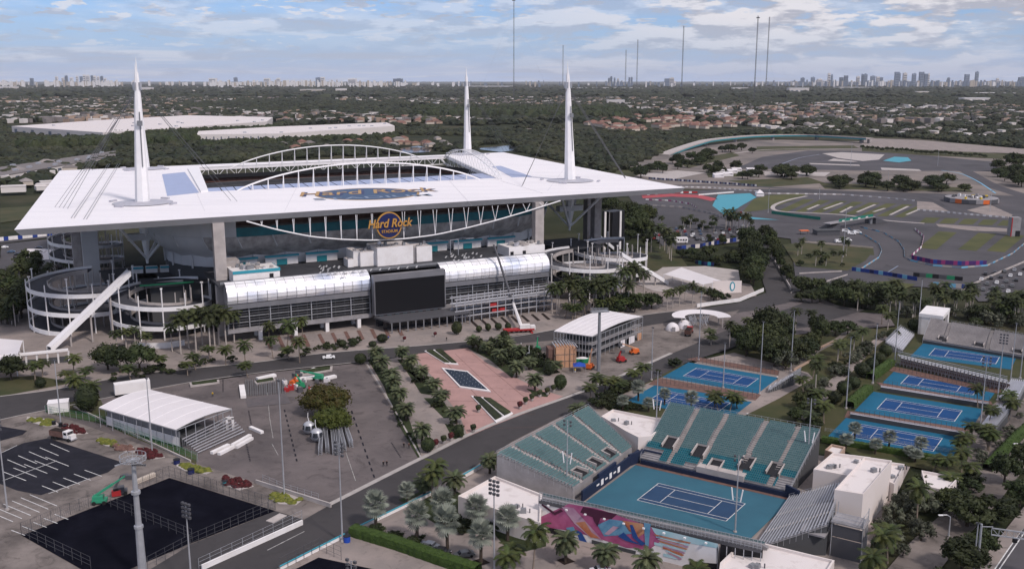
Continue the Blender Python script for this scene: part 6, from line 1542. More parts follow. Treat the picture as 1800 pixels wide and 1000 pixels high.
# white vans and small trucks below the bridge banner
for k, (px, py) in enumerate([(1487, 408), (1497, 412), (1507, 410), (1475, 426), (1490, 424)]): car('van', px, py, R(-20+k*9), f'white service van by the dark track building, {ORD[k]} of the huddle', 'white service vans by the track')
def truck(label, px, py, rz, bed, cab, name='dump_truck', cat='truck'):
    r = thing(name, label, cat, up(px, py, .1)); r.rotation_euler = (0, 0, rz)
    def bb(n_, c, s_, m_, rot=0): b = MB().box(c, s_, rot); me = b.mesh(n_, M[m_]); o = bpy.data.objects.new(n_, me); col.objects.link(o); o.parent = r; return o
    bb('chassis', (0, 0, .6), (8.2, 1.0, .4), 'dark_steel'); bb('bed', (-1.4, 0, 1.1), (5.2, 2.5, 1.6), bed); bb('bed_load', (-1.4, 0, 2.72), (4.8, 2.2, .12), 'mulch')
    bb('cab', (2.1, 0, 1.0), (1.7, 2.3, 2.0), cab); bb('bonnet', (3.5, 0, .9), (1.5, 1.9, 1.1), cab); bb('windscreen', (2.98, 0, 2.05), (.12, 2.0, .8), 'dark_glass'); bb('side_window', (2.1, -1.17, 2.0), (1.1, .06, .7), 'dark_glass')
    for x in (-3.0, -1.8, 3.2):
        for s_ in (-1, 1): b = MB().tube((x, s_*.85, .55), (x, s_*1.25, .55), .52, None, 12); o = bpy.data.objects.new('wheel', b.mesh('wheel', M['rubber'])); col.objects.link(o); o.parent = r
    bb('bumper', (4.3, 0, .5), (.2, 2.2, .4), 'aluminium'); return r
truck('brown dump truck with a white cab parked by the dark lot, left foreground', 111, 772, R(-22), 'brick_brown', 'white_paint')
truck('dark red open truck parked on the pale yard right of the domes', 1211, 588, R(70), 'brown_dark', 'red_paint', 'tipper_truck')
# lifts and machines
def lift(label, px, py, rz, m_, L_=9, el=35, name='boom_lift', boom_m=None):
    p = up(px, py, .1); r = thing(name, label, 'lift', p); d = Vector((math.cos(rz), math.sin(rz), 0)); s_ = Vector((-d.y, d.x, 0))
    MB().box(tuple(p+ZU*.5), (3.4, 2.2, .7), rz).build('chassis', M[m_], r); MB().box(tuple(p-d*.3+ZU*1.2), (2.6, 1.8, .9), rz).build('turntable', M[m_], r)
    for sx in (-1.2, 1.2):
        for sy in (-1.1, 1.1): c = p+d*sx+s_*sy+ZU*.5; MB().tube(c-s_*.2, c+s_*.2, .5, None, 10).build('wheel', M['rubber'], r)
    a = p-d*1.2+ZU*2.0; e = R(el); b_ = a+(d*math.cos(e)+ZU*math.sin(e))*L_
    MB().bar(a, a.lerp(b_, .6), .55).build('boom', M[boom_m or m_], r); MB().bar(a.lerp(b_, .5), b_, .36).build('boom_extension', M[boom_m or m_], r)
    MB().box(tuple(b_+d*.9-ZU*.9), (1.5, 1.0, 1.1), rz).build('basket', M['dark_steel'], r); return r
lift('mint green boom lift leaning over the fence of the black court', 176, 884, R(10), 'mint_paint', 9, 32)
lift('dark forklift with red load beside the green lift at the black court', 212, 868, R(20), 'dark_steel', 3.5, 60, 'forklift'); b_ = up(205, 872); rb = thing('generator', 'red machine between the green lift and the dark forklift', 'machine', (b_.x, b_.y, 0)); MB().box((b_.x, b_.y, .3), (2.2, 1.4, 1.3), .4).build('housing', M['red_paint'], rb); MB().box((b_.x, b_.y, 1.6), (1.2, .8, .5), .4).build('engine_cover', M['black'], rb)
lift('orange boom lift raised by the grey mast and blue tent', 1037, 648, R(65), 'orange_paint', 6, 60, boom_m='plywood'); lift('orange telehandler before the white wrapped panels of the steel pavilion', 1115, 622, R(200), 'orange_paint', 7, 22, 'telehandler', 'plywood')
lift('small red lift on the road side of the steel pavilion', 1092, 636, R(30), 'red_paint', 2.5, 70, 'scissor_lift'); lift('green lift behind the white wheels left of the plywood tower', 945, 618, R(80), 'green_paint', 4, 70)
lift('green telescopic handler behind the brown tree', 560, 668, R(170), 'mint_paint', 8, 8, 'telehandler'); lift('green machine left of the telescopic handler near the truss stack', 527, 682, R(140), 'green_paint', 4, 40); lift('orange lift at the left end of the machines by the truss stack', 518, 678, R(60), 'orange_paint', 3.5, 25)
# mobile crane
p = up(912, 584, .1); cr = thing('mobile_crane', 'white and red mobile crane with a long boom reaching over the silver facade', 'crane', p)
MB().box(tuple(p+ZU*.9), (13, 2.6, .8), .2).build('carrier', M['red_paint'], cr); MB().box(tuple(p+Vector((2.5, .5, 1.7))), (4.5, 2.4, 1.6), .2).build('superstructure', M['white_paint'], cr); MB().box(tuple(p+Vector((5.8, 1.1, 1.2))), (2, 2.4, 1.6), .2).build('cab', M['white_paint'], cr)
for k in range(6): c = p+Vector((-5+k*2, -1.4+k*.4, .55)); MB().tube(c, c+Vector((-.15, .8, 0)), .6, None, 10).build('wheel', M['rubber'], cr)
for sx in (-5, 5): MB().box(tuple(p+Vector((sx, sx*.2, .1))), (.8, 6.5, .3), .2).build('outrigger', M['red_paint'], cr)
jt = onplane(-80, 901, 530); tip = onplane(-72, 868, 430)
b0_ = p+Vector((1, 0, 2.6)); MB().tube(b0_, b0_.lerp(jt, 1), .75, .6, 6).build('main_boom', M['white_paint'], cr); MB().tube(jt, tip, .7, .5, 6).build('boom_extension', M['dark_steel'], cr); MB().bar(tip, tip-ZU*6, .08).build('hoist_cable', M['dark_steel'], cr)
# blue tent, worker, containers
p = up(1018, 652); bt = thing('pop_up_tent', 'small bright blue pop-up tent at the foot of the grey mast', 'tent', p); 
t4 = [p+Vector((x*2.2, y*2.2, 2.3)) for x, y in ((-1, -1), (1, -1), (1, 1), (-1, 1))]; m = MB(); [m.face([t4[k], t4[(k+1) % 4], p+ZU*3.5]) for k in range(4)]; m.build('roof', M['blue_paint'], bt)
for t_ in t4: MB().bar(Vector((t_.x, t_.y, 0)), t_, .08).build('leg', M['galvanised'], bt)
p = up(1022, 637); sk = thing('skip', 'green skip full of waste behind the blue tent', 'skip', p); MB().prism([(p.x-3, p.y-1.2), (p.x+3, p.y-1.2), (p.x+3.4, p.y+1.2), (p.x-3.4, p.y+1.2)], 0, 1.6, 0).build('container', M['green_paint'], sk); MB().ball((p.x, p.y, 1.4), 2.4, 1, .8, 8, 5, jag=.5).build('waste', M['tent'], sk)
# gondola cabins with hanger hooks, on the yard and behind the tower
def gondola(px, py, label, r_=2.0, lift_=.2):
    p = up(px, py, lift_); o = thing('gondola_cabin', label, 'gondola', p, 0)
    MB().ball(p+ZU*r_, r_, r_*.9, r_, 14, 8).build('cabin', M['galvanised'], o, True)
    m = MB()
    for k in range(6):
        t0, t1 = R(k*60+8), R(k*60+52); m.grid([[p+ZU*(r_+z)+Vector((math.cos(t), math.sin(t), 0))*rr_ for t in (t0, (t0+t1)/2, t1)] for z, rr_ in ((-.15*r_, 1.02*r_), (.5*r_, .90*r_))])
    m.build('windows', M['dark_glass'], o)
    MB().path([p+ZU*2*r_, p+ZU*(2*r_+1.2)+Vector((-.3, 0, 0)), p+ZU*(2*r_+2.6)+Vector((-.2, 0, 0))], .1).build('hanger', M['white_steel'], o)
    MB().ball(p+ZU*.7, r_*.55, r_*.5, .6, 10, 4).build('floor_shell', M['dark_steel'], o, True)
gondola(544, 762, 'left one of two grey white gondola cabins before the yellow-green tree'); gondola(557, 775, 'right one of two grey white gondola cabins, nearer the stacked trusses')
gondola(917, 628, 'white round gondola cabin in the planting left of the plywood tower', 1.6); gondola(931, 634, 'white round gondola cabin nearest the plywood tower', 1.7)
# stacked trusses
def truss_stack(px0, py0, px1, py1, n, label, k0=0):
    a, b_ = up(px0, py0), up(px1, py1); d, s_ = nn2(a, b_); r = thing('truss_stack', label, 'truss stack', a, 0, None)
    for i in range(n):
        z = i*.75; m = MB()
        for w_ in (-.45, .45):
            for zz_ in (0.1, .65): m.bar(a+s_*w_+ZU*(z+zz_), b_+s_*w_+ZU*(z+zz_), .12)
        L_ = (b_-a).length; n_ = int(L_/1.2)
        for k in range(n_):
            p, q_ = a.lerp(b_, k/n_), a.lerp(b_, (k+1)/n_); m.bar(p+s_*.45+ZU*(z+.1), q_+s_*.45+ZU*(z+.65), .07); m.bar(p-s_*.45+ZU*(z+.65), q_+s_*.45+ZU*(z+.65), .07); m.bar(p-s_*.45+ZU*(z+.1), p+s_*.45+ZU*(z+.65), .07)
        m.build('truss', M['galvanised' if n > 1 else 'grey_steel'], r)
for k, x in enumerate([(563, 800, 567, 758), (576, 797, 572, 758), (588, 800, 584, 760), (596, 798, 592, 757), (606, 793, 597, 757), (618, 787, 607, 755)]): truss_stack(*x, 3, f'silver truss stack below the yellow-green tree, {ORD[k]} from the left')
for k in range(9): truss_stack(435+k*8, 697-k*.6, 437+k*8-3, 670-k*.4, 1, f'low silver truss on the dark mat near the road, {ORD[k]} from the left')
sheet('mat', M['mat_grey'], [(432, 702), (435, 716), (512, 709), (500, 690)], .12)
for k, (p, q_) in enumerate([((428, 700), (425, 680)), ((452, 668), (484, 661)), ((520, 668), (566, 664)), ((568, 668), (590, 663)), ((545, 655), (555, 650))]): beam('material_stack', f'pale stack of sheets by the road edge of the yard, {ORD[k]} from the left', 'stack', up(*p), up(*q_), 1.8, .9, 'white_paint', 'pale stacks in the yard')
rr = random.Random(4)
for k in range(16):
    p = up(500+rr.random()*75, 668+rr.random()*26); o = thing('crate', 'small crate or drum among the machines by the truss stack', 'crate', p, 0, 'small crates among the machines'); z = .8+rr.random(); MB().box(tuple(p), (1+rr.random()*1.2, 1+rr.random(), z), rr.random()*3).build('box', M[rr.choice(['white_paint', 'dark_steel', 'grey_steel', 'tent', 'red_paint'])], o); MB().box((p.x, p.y, z), (.7, .7, .2), rr.random()).build('lid', M['grey_steel'], o)
# planter kerbs along the yard edge
for k, (pts) in enumerate([[(333, 676), (385, 670), (386, 674), (335, 681)], [(527, 656), (555, 650), (585, 646), (584, 652), (556, 657), (530, 661)], [(447, 673), (482, 666), (484, 671), (450, 677)]]):
    q = [up(*p) for p in pts]; o = thing('planter', f'pale kerbed planter at the yard edge, {ORD[k]} from the left', 'planter', q[0]); MB().prism([(p.x, p.y) for p in q], 0, .7).build('kerb', M['light_concrete'], o); c = sum(q, Vector())/len(q); MB().prism([(c.x+(p.x-c.x)*.85, c.y+(p.y-c.y)*.8) for p in q], .7, 1.0).build('soil', M['dark_bed'], o)
# concrete barriers and walls
def wall(label, p, q_, h, m_='white_paint', w_=.35, cap=None, cat='wall', name='wall', group=None):
    a, b_ = up(*p), up(*q_); d, s_ = nn2(a, b_); r = thing(name, label, cat, a, 0, group); mid = (a+b_)/2
    MB().box((mid.x, mid.y, 0), ((b_-a).length, w_, h), math.atan2(d.y, d.x)).build('wall', M[m_], r)
    MB().box((mid.x, mid.y, h), ((b_-a).length, w_*1.25, .1), math.atan2(d.y, d.x)).build('coping', M[cap or m_], r); return r
wall('white low wall with glass rail along the diagonal road, bottom left', (355, 1002), (532, 922), 1.2); fence('pale rail on top of the white road wall, bottom left', [(350, 1000), (531, 914)], 2.6, 10, 'galvanised', mesh=False)
wall('concrete barrier wall between the yard and the yellow planted island', (450, 850), (582, 892), 1.1, 'light_concrete')
wall('long pale kerb wall beside the green fenced strip', (130, 716), (335, 812), .5, 'light_concrete'); 
wall('teal capped low wall along the right side of the diagonal road, lower part', (492, 1002), (606, 944), .9, 'white_paint', .4, 'teal_trim'); wall('teal capped low wall along the road beside the silver palms', (628, 932), (757, 870), .9, 'white_paint', .4, 'teal_trim'); wall('teal capped low wall along the road by the left teal stand', (812, 842), (882, 802), 1.1, 'white_paint', .4, 'teal_trim')
wall('white curved parapet of the road bend right of the stretched canopy, lower part', (1225, 540), (1300, 530), 1.6); wall('white parapet of the road bend right of the stretched canopy, upper part', (1300, 530), (1342, 512), 1.6); wall('pale wall along the right side of the upper approach road', (1362, 462), (1390, 510), 1.4, 'light_concrete')
wall('pale garden wall stepping down beside the shrubs right of the grove', (1430, 618), (1470, 600), .8, 'tan_wall'); wall('pale garden wall running towards the practice court', (1395, 652), (1428, 634), .8, 'tan_wall')
fence('dark wire fence along the left side of the black courts', [(38, 941), (172, 884)], 3.2, 8, mesh=True); fence('dark wire fence along the far side of the black courts', [(240, 862), (298, 838), (484, 896)], 3.2, 22, mesh=True); fence('dark wire fence along the lower edge of the black courts', [(38, 941), (160, 1000)], 3.0, 8); fence('dark wire fence on the right edge of the black courts', [(484, 896), (335, 960), (260, 1000)], 3.0, 16); fence('dark wire fence across the middle of the black courts', [(183, 886), (338, 950)], 3.0, 12)
fence('dark fence of the small black court at the bottom edge', [(492, 1004), (562, 968), (600, 984)], 3.2, 8)
fence('green netted fence in front of the white pavilion', [(80, 726), (180, 745), (348, 812)], 2.6, 26, 'galvanised', mm='green_paint', mesh=True); fence('thin grey fence along the yard barrier', [(462, 846), (500, 862), (560, 880)], 2.0, 8, 'galvanised')
# planted islands
def bed(label, pts, m_, h, kerb=True, seed=0, cat='flower bed'):
    q = [up(*p) for p in pts]; c = sum(q, Vector())/len(q); r = thing('planted_island', label, cat, (c.x, c.y, 0)); MB().prism([(p.x, p.y) for p in q], 0, .22).build('kerb', M['light_concrete'], r)
    m = MB(); rr = random.Random(seed); xs = [p[0] for p in pts]; ys = [p[1] for p in pts]; k = 0
    while k < 34:
        x, y = min(xs)+rr.random()*(max(xs)-min(xs)), min(ys)+rr.random()*(max(ys)-min(ys))
        if not in_poly(x, y, pts): continue
        p = c+(up(x, y)-c)*.86; k += 1; m.ball((p.x, p.y, .2), .7+rr.random()*.5, .7, h*(.6+.6*rr.random()), 7, 4, jag=.5, half=True, seed=k)
    m.build('shrubs', M[m_], r, kind='stuff'); return r
for k, a in enumerate([('yellow green shrub island below the white pavilion wall, left one', [(172, 770), (205, 778), (213, 788), (185, 784), (170, 776)], 'yellow_shrub', .7), ('red shrub bed at the foot of the left lamp pole', [(112, 748), (140, 752), (155, 762), (125, 765), (108, 757)], 'red_shrub', .9), ('red shrub bed at the foot of the pavilion lamp pole', [(240, 790), (275, 795), (290, 804), (265, 808), (240, 798)], 'red_shrub', .9), ('yellow shrub island with two dark round bins', [(312, 812), (350, 822), (375, 828), (362, 834), (325, 828), (310, 820)], 'yellow_shrub', .7),
     ('red shrub bed on the kerb right of the black courts', [(392, 838), (425, 845), (446, 855), (420, 862), (392, 852)], 'red_shrub', 1.0), ('yellow shrub island around the thin pole', [(474, 868), (500, 866), (533, 878), (520, 888), (490, 886), (474, 876)], 'yellow_shrub', .6), ('yellow green island left of the small white shed', [(48, 733), (90, 738), (108, 748), (80, 750), (46, 740)], 'yellow_shrub', .6), ('orange brown shrub bed below the white pavilion wall', [(195, 782), (235, 786), (238, 796), (205, 792)], 'brick_brown', .7)]): bed(*a, seed=k)
def bin_(px, py, m_, label, r_=.7, h=1.3): p = up(px, py); o = thing('bin', label, 'bin', p); MB().tube(p, p+ZU*h, r_, r_*.95, 12).build('drum', M[m_], o); MB().tube(p+ZU*h, p+ZU*(h+.12), r_*1.08, None, 12).build('lid', M['black'], o)
bin_(311, 815, 'navy', 'dark blue round bin left of the yellow island', .9, 1.3); bin_(336, 832, 'navy', 'dark blue round bin below the yellow island', .9, 1.3); bin_(610, 952, 'blue_paint', 'bright blue bin at the foot of the tall floodlight pole', .8, 1.5); bin_(396, 852, 'teal_dark', 'dark teal round bin at the left end of the red bed', .7, 1.1)
for k, (px, py) in enumerate([(140, 755), (152, 758), (160, 762)]): bin_(px-45, py-8, 'black', f'black bin by the left lamp pole, {ORD[k]} of three', .6, 1.2)
beam('barrier', 'white and cream barrier block beside the fence of the black courts', 'barrier', up(238, 850), up(272, 836), 1.2, 1.0, 'cream_wall'); beam('slab', 'pale slab lying on the dark strip right of the black courts', 'slab', up(474, 918), up(498, 905), 2.4, .25, 'light_concrete')
# parking stall lines
def stall(px0, py0, px1, py1, w_=.22): a, b_ = up(px0, py0), up(px1, py1); d, s_ = nn2(a, b_); return [a+s_*w_/2, b_+s_*w_/2, b_-s_*w_/2, a-s_*w_/2]
m = MB()
def line(*a): m.face([(p.x, p.y, .12) for p in stall(*a)])
for k in range(5): x, y = 5+k*18.7, 829-k*6.4; line(x, y, x+41, y+16)
line(5, 845, 100, 810)
for k in range(5): x, y = 74+k*18.7, 854-k*6.9; line(x, y, x+28+k*.6, y+11)
line(85, 868, 158, 841)
for k in range(5): x, y = 18+k*19-60, 800-k*7+8; line(x+55, y, x+88, y+14)
line(-10, 802, 30, 783)
for k in range(6): x, y = -25+k*15.5, 897-k*5.5; line(x, y, x+48, y+20)
for k in range(5): x, y = 20+k*19, 932-k*7; line(x, y, x+24, y+9)
m.build('stall_marking', M['line_white'], None, kind='structure')
# faint wheel stops and dashes in the work yard
m = MB()
for x0, y0, x1, y1 in ((437, 722, 442, 748), (500, 720, 523, 815), (618, 722, 660, 845), (688, 778, 705, 805), (433, 780, 440, 812), (392, 665, 392, 690)):
    for k in range(11): t = k/11; a = up(x0+(x1-x0)*t, y0+(y1-y0)*t); b_ = up(x0+(x1-x0)*(t+.045), y0+(y1-y0)*(t+.045)); d, s_ = nn2(a, b_); m.face([(p.x, p.y, .10) for p in (a+s_*.22, b_+s_*.22, b_-s_*.22, a-s_*.22)])
m.build('bay_marking', M['fresh_asphalt'], None, kind='structure')
m = MB(); 
for a in ((474, 735, 480, 770), (470, 690, 474, 735), (608, 795, 625, 845), (478, 780, 489, 800)): m.face([(p.x, p.y, .10) for p in stall(*a, .15)])
m.build('bay_marking', M['road_line'], None, kind='structure')
# plaza fittings
p4 = [up(*p) for p in ((776, 648), (822, 654), (863, 690), (808, 682))]; fp = thing('fountain_basin', 'diamond shaped dark fountain basin with a white rim in the pink plaza', 'fountain', p4[0]); c = sum(p4, Vector())/4
MB().prism([(p.x, p.y) for p in p4], 0, .5).build('rim', M['white_paint'], fp); MB().prism([(c.x+(p.x-c.x)*.88, c.y+(p.y-c.y)*.88) for p in p4], .5, .52).build('basin', M['pool_dark'], fp)
for i in range(4):
    for j in range(7): x = bil(p4, .2+.2*i, .14+.12*j); MB().tube((x.x, x.y, .52), (x.x, x.y, .75), .12, None, 6).build('jet', M['galvanised'], fp)
for k, (o_, cuts) in enumerate([([(746, 618), (776, 615), (806, 642), (782, 640)], 0), ([(828, 697), (862, 702), (902, 728), (872, 744)], 0)]):
    q = [up(*p) for p in o_]; r = thing('raised_planter', ('white kerbed planter strips at the road end of the pink plaza' if k == 0 else 'white kerbed planter strips at the near end of the pink plaza'), 'planter', q[0]); c = sum(q, Vector())/4
    MB().prism([(p.x, p.y) for p in q], 0, .45).build('kerb', M['white_paint'], r)
    for u0, u1 in ((.06, .42), (.46, .52), (.58, .94)):
        s4 = [bil(q, u0, .06), bil(q, u1, .06), bil(q, u1, .94), bil(q, u0, .94)]; MB().prism([(p.x, p.y) for p in s4], .45, .47 if u1-u0 < .1 else .9).build('shrub_strip', M['stand_grey'] if u1-u0 < .1 else M['bush_leaf'], r)
m = MB()   # joints in the pink paving
for k in range(6): m.face([(p.x, p.y, .14) for p in stall(740+k*17, 630+k*25, 870+k*18, 640+k*22, .15)])
for k in range(4): m.face([(p.x, p.y, .14) for p in stall(770+k*30, 622, 860+k*33, 720-k*9, .15)])
m.build('paving_joint', M['brick_brown'], None, kind='structure')
def potted(px, py, label, m_='red_shrub', s_=1.0):
    p = up(px, py); o = thing('potted_shrub', label, 'potted plant', p, 0, 'potted shrubs along the plaza kerb'); MB().tube(p, p+ZU*1.1*s_, .45*s_, .65*s_, 10).build('pot', M['concrete'], o); MB().ball(p+ZU*1.8*s_, .95*s_, .95*s_, .9*s_, 9, 6, jag=.5).build('foliage', M[m_], o)
for k, (px, py, mm_) in enumerate([(766, 787, 'red_shrub'), (780, 780, 'bush_leaf'), (793, 775, 'red_shrub'), (832, 760, 'bush_leaf'), (841, 725, 'bush_leaf'), (914, 719, 'red_shrub'), (924, 711, 'bush_leaf'), (935, 705, 'bush_leaf'), (949, 698, 'bush_leaf'), (962, 694, 'bush_leaf'), (973, 689, 'bush_leaf')]):
    potted(px, py, f'potted shrub on the near kerb of the plaza, {ORD[k]} from the left', mm_)
for k, (px, py) in enumerate([(711, 600), (765, 592)]): potted(px, py, f'red leaved potted tree before the video board, {"left" if k == 0 else "right"} one of two', 'red_shrub', .8)
# people
def person(px, py, label, top='black', bot='black', rz=0, group=None):
    p = up(px, py, .1); o = thing('person', label, 'person', p, rz, group)
    me = bpy.data.meshes.new('body'); vs = [(0, 0, .95), (0, 0, 1.2), (0, 0, 1.42), (0, 0, 1.55), (0, 0, 1.68), (-.1, 0, .9), (-.13, .05, .5), (-.15, -.02, .06), (-.15, .12, .03), (.1, 0, .9), (.14, -.05, .5), (.16, .08, .06), (.16, .2, .03), (-.2, 0, 1.4), (-.27, .02, 1.15), (-.25, .12, .92), (.2, 0, 1.4), (.27, .02, 1.15), (.25, .12, .92)]
    es = [(0, 1), (1, 2), (2, 3), (3, 4), (0, 5), (5, 6), (6, 7), (7, 8), (0, 9), (9, 10), (10, 11), (11, 12), (2, 13), (13, 14), (14, 15), (2, 16), (16, 17), (17, 18)]
    me.from_pydata(vs, es, []); ob = bpy.data.objects.new('body', me); col.objects.link(ob)
    md = ob.modifiers.new('skin', 'SKIN'); rad = [.16, .17, .17, .06, .12, .10, .075, .05, .04, .10, .075, .05, .04, .07, .05, .04, .07, .05, .04]
    for i, v in enumerate(me.skin_vertices[0].data): v.radius = (rad[i], rad[i]); v.use_root = (i == 0)
    ob.modifiers.new('sub', 'SUBSURF').levels = 1
    dg = bpy.context.evaluated_depsgraph_get(); m2 = bpy.data.meshes.new_from_object(ob.evaluated_get(dg)); bpy.data.objects.remove(ob)
    m2.materials.clear(); m2.materials.append(M[bot]); m2.materials.append(M[top]); m2.materials.append(M['skin'])
    for f_ in m2.polygons: z = f_.center.z; f_.material_index = 2 if z > 1.5 or (z < 1.0 and abs(f_.center.x) > .22) else (1 if z > .98 else 0)
    o2 = bpy.data.objects.new('body', m2); col.objects.link(o2); o2.parent = o
    MB().ball((0, -.02, 1.74), .125, .13, .10, 8, 5).build('hair', M['black'], o2); return o
mat('skin', (.35, .20, .14), .6)
person(674, 820, 'person in black walking on the work yard, left of the pair near the road', rz=.4); person(680, 819, 'person in black walking on the work yard, right of the pair near the road', rz=-.2)
person(710, 787, 'person in dark clothes standing left near the palm bed kerb'); person(719, 788, 'person in dark clothes standing right near the palm bed kerb', 'brown_dark'); person(374, 697, 'person in a yellow vest alone on the yard behind the pavilion', 'yellow_paint'); person(1011, 655, 'worker in a yellow vest left of the blue tent', 'yellow_paint', 'white_paint'); person(1366, 668, 'person in pale clothes on the little white bleachers', 'white_paint'); person(1313, 733, 'person in white on the brick walk behind the teal stand', 'white_paint')
person(785, 599, 'person in dark clothes outside the entrance canopy'); person(683, 597, 'person in blue left of the red leaved tree pot', 'blue_paint')
# street gantry bottom right
p = up(1716, 1010); gy = thing('sign_gantry', 'grey steel sign gantry reaching over the road, bottom right', 'gantry', p); hg = zat(p, 925)
MB().tube(p, p+ZU*(hg+.6), .32, .22, 8).build('post', M['galvanised'], gy); a = p+ZU*(hg-1); e = Vector((1, -.25, 0)); m = MB()
MB().path([p+ZU*hg, p+ZU*(hg+.2)+e*2.2], .1).build('arm', M['galvanised'], gy)
for z in (.9, -.6): m.bar(a+e*2+ZU*z, a+e*16+ZU*(z-.6), .22)
for k in range(10): x = a+e*(2+k*1.4); m.bar(x+ZU*(.9-k*.06), x+e*1.4+ZU*(-.6-k*.06), .1); m.bar(x+ZU*(-.6-k*.06), x+ZU*(.9-k*.06), .1)
m.build('truss', M['galvanised'], gy); MB().box(tuple(a+e*6.5-ZU*1.8), (.8, .6, .9)).build('signal', M['black'], gy); MB().box(tuple(p+Vector((.5, -.3, 2.5))), (.8, .6, 1.4)).build('cabinet', M['white_paint'], gy)
# ---- race track furniture
def banner(label, pts, h, ms, n, z0=.1, cat='banner', name='banner_wall'):
    P_ = [up(*p) for p in pts]; r = thing(name, label, cat, (P_[0].x, P_[0].y, 0)); tot = sum((P_[k+1]-P_[k]).length for k in range(len(P_)-1)); i = 0
    for a, b_ in zip(P_[:-1], P_[1:]):
        kk = max(1, round(n*(b_-a).length/tot))
        for k in range(kk):
            p, q_ = a.lerp(b_, k/kk), a.lerp(b_, (k+1)/kk-.002); MB().face([p+ZU*z0, q_+ZU*z0, q_+ZU*h, p+ZU*h]).face([p+ZU*h, q_+ZU*h, q_+ZU*h+Vector((0, .3, 0)), p+ZU*h+Vector((0, .3, 0))]).build('panel', M[ms[i % len(ms)]], r); i += 1
    return r
banner('purple, pink and blue advertising wall inside the near track bend', [(1602, 456), (1640, 464), (1690, 467), (1734, 466)], 2.6, ['banner_purple', 'banner_pink', 'banner_blue', 'banner_purple', 'banner_pink', 'banner_purple'], 22); banner('curved red and white barrier beside the purple advertising wall', [(1608, 404), (1624, 418), (1620, 436), (1602, 452)], 1.5, ['white_paint', 'banner_pink'], 20)
banner('blue and sky blue advertising wall outside the near track bend', [(1497, 476), (1560, 485), (1612, 494)], 2.2, ['banner_blue', 'banner_sky', 'banner_blue', 'banner_blue', 'navy'], 14); banner('green advertising fence along the edge of the striped field', [(1356, 376), (1400, 382), (1442, 387)], 2.4, ['banner_green'], 9)
br2 = thing('footbridge', 'green bannered footbridge over the race track', 'bridge', up(1500, 400)); a, b_ = up(1468, 403), up(1528, 393); d, s_ = nn2(a, b_)
MB().box(tuple((a+b_)/2+ZU*5-s_*1+d*-6), ((b_-a).length+14, 6, .5), math.atan2(d.y, d.x)).build('deck', M['stand_grey'], br2); MB().face([a+ZU*4.4-s_*2.6, b_+ZU*4.4-s_*2.6, b_+ZU*7.4-s_*2.6, a+ZU*7.4-s_*2.6]).build('banner', M['banner_green'], br2)
for k in range(4): x = a.lerp(b_, .08+.23*k)-s_*2.8+ZU*5.4; MB().face([x, x+d*3.2, x+d*3.2+ZU*1.0, x+ZU*1.0]).build('wordmark', M['far_white'], br2)
MB().box(tuple(a-s_*1), (1.6, 3, 5)).build('pier', M['white_paint'], br2); MB().box(tuple(b_-s_*1), (1.6, 3, 5)).build('pier', M['grey_steel'], br2)
for s0, p0, e0 in ((0, a, -d), (1, b_, d)):
    for i in range(10): MB().box(tuple(p0+e0*(2+i*1.7)+ZU*(4.6-i*.46)-ZU*(4.6-i*.46)), (1.7, 9, max(.3, 4.6-i*.46)), math.atan2(d.y, d.x)).build('stair_step', M['dark_steel'], br2)
p = up(1452, 412); tb = thing('track_building', 'dark low shed under the left end of the green footbridge', 'building', p); MB().box(tuple(p), (16, 8, 3), .1).build('walls', M['dark_steel'], tb); MB().box((p.x, p.y, 3), (17, 9, .3), .1).build('roof', M['stand_shadow'], tb)
p = up(1413, 412); ob_ = thing('canopy', 'small orange roofed shelter left of the dark track shed', 'shelter', p); MB().box((p.x, p.y, 2.4), (6, 4, .5), .1).build('roof', M['orange_paint'], ob_); [MB().box((p.x+x, p.y, 0), (.3, .3, 2.4)).build('post', M['dark_steel'], ob_) for x in (-2.5, 2.5)]
banner('white concrete barrier along the far side of the striped field', [(1345, 341), (1420, 342), (1480, 343), (1560, 349), (1608, 354)], 1.1, ['light_concrete', 'white_paint', 'light_concrete'], 50); banner('white concrete barrier beyond the striped field towards the round stand', [(1612, 370), (1660, 374), (1700, 378), (1772, 384)], 1.3, ['white_paint', 'light_concrete'], 30)
banner('red advertising barrier along the far track straight', [(1128, 344), (1165, 341)], 1.8, ['red_paint', 'red_paint', 'white_paint'], 8); banner('second red advertising barrier before the turquoise runoff', [(1186, 340), (1226, 340)], 1.8, ['red_paint', 'red_paint', 'white_paint'], 8); banner('white barrier beyond the turquoise runoff', [(1228, 344), (1290, 339)], 1.4, ['white_paint'], 6); banner('red and white blocks at the turquoise runoff', [(1300, 376), (1318, 379)], 2.0, ['red_paint', 'white_paint'], 4)
banner('blue and white barrier line along the straight behind the stadium roof corner', [(1140, 315), (1230, 321), (1330, 328)], 2.0, ['navy', 'dark_steel', 'far_blue_glass', 'navy', 'white_paint'], 60); banner('long white concrete barrier behind the turquoise runoff', [(1150, 328), (1250, 331), (1340, 338)], 1.2, ['light_concrete', 'white_paint'], 40); banner('blue and white barrier line left of the stadium', [(-10, 425), (40, 420), (92, 414)], 2.6, ['white_paint', 'white_paint', 'banner_blue'], 12)
banner('pale pink and white tyre barrier inside the far track corner', [(1135, 352), (1180, 354), (1215, 360), (1225, 366)], 1.2, ['white_paint', 'banner_pink', 'light_concrete'], 26); banner('grey mesh barrier between the far corner and the shaded lot', [(1140, 362), (1200, 366), (1255, 378), (1275, 386)], 1.6, ['stand_grey', 'light_concrete'], 26)
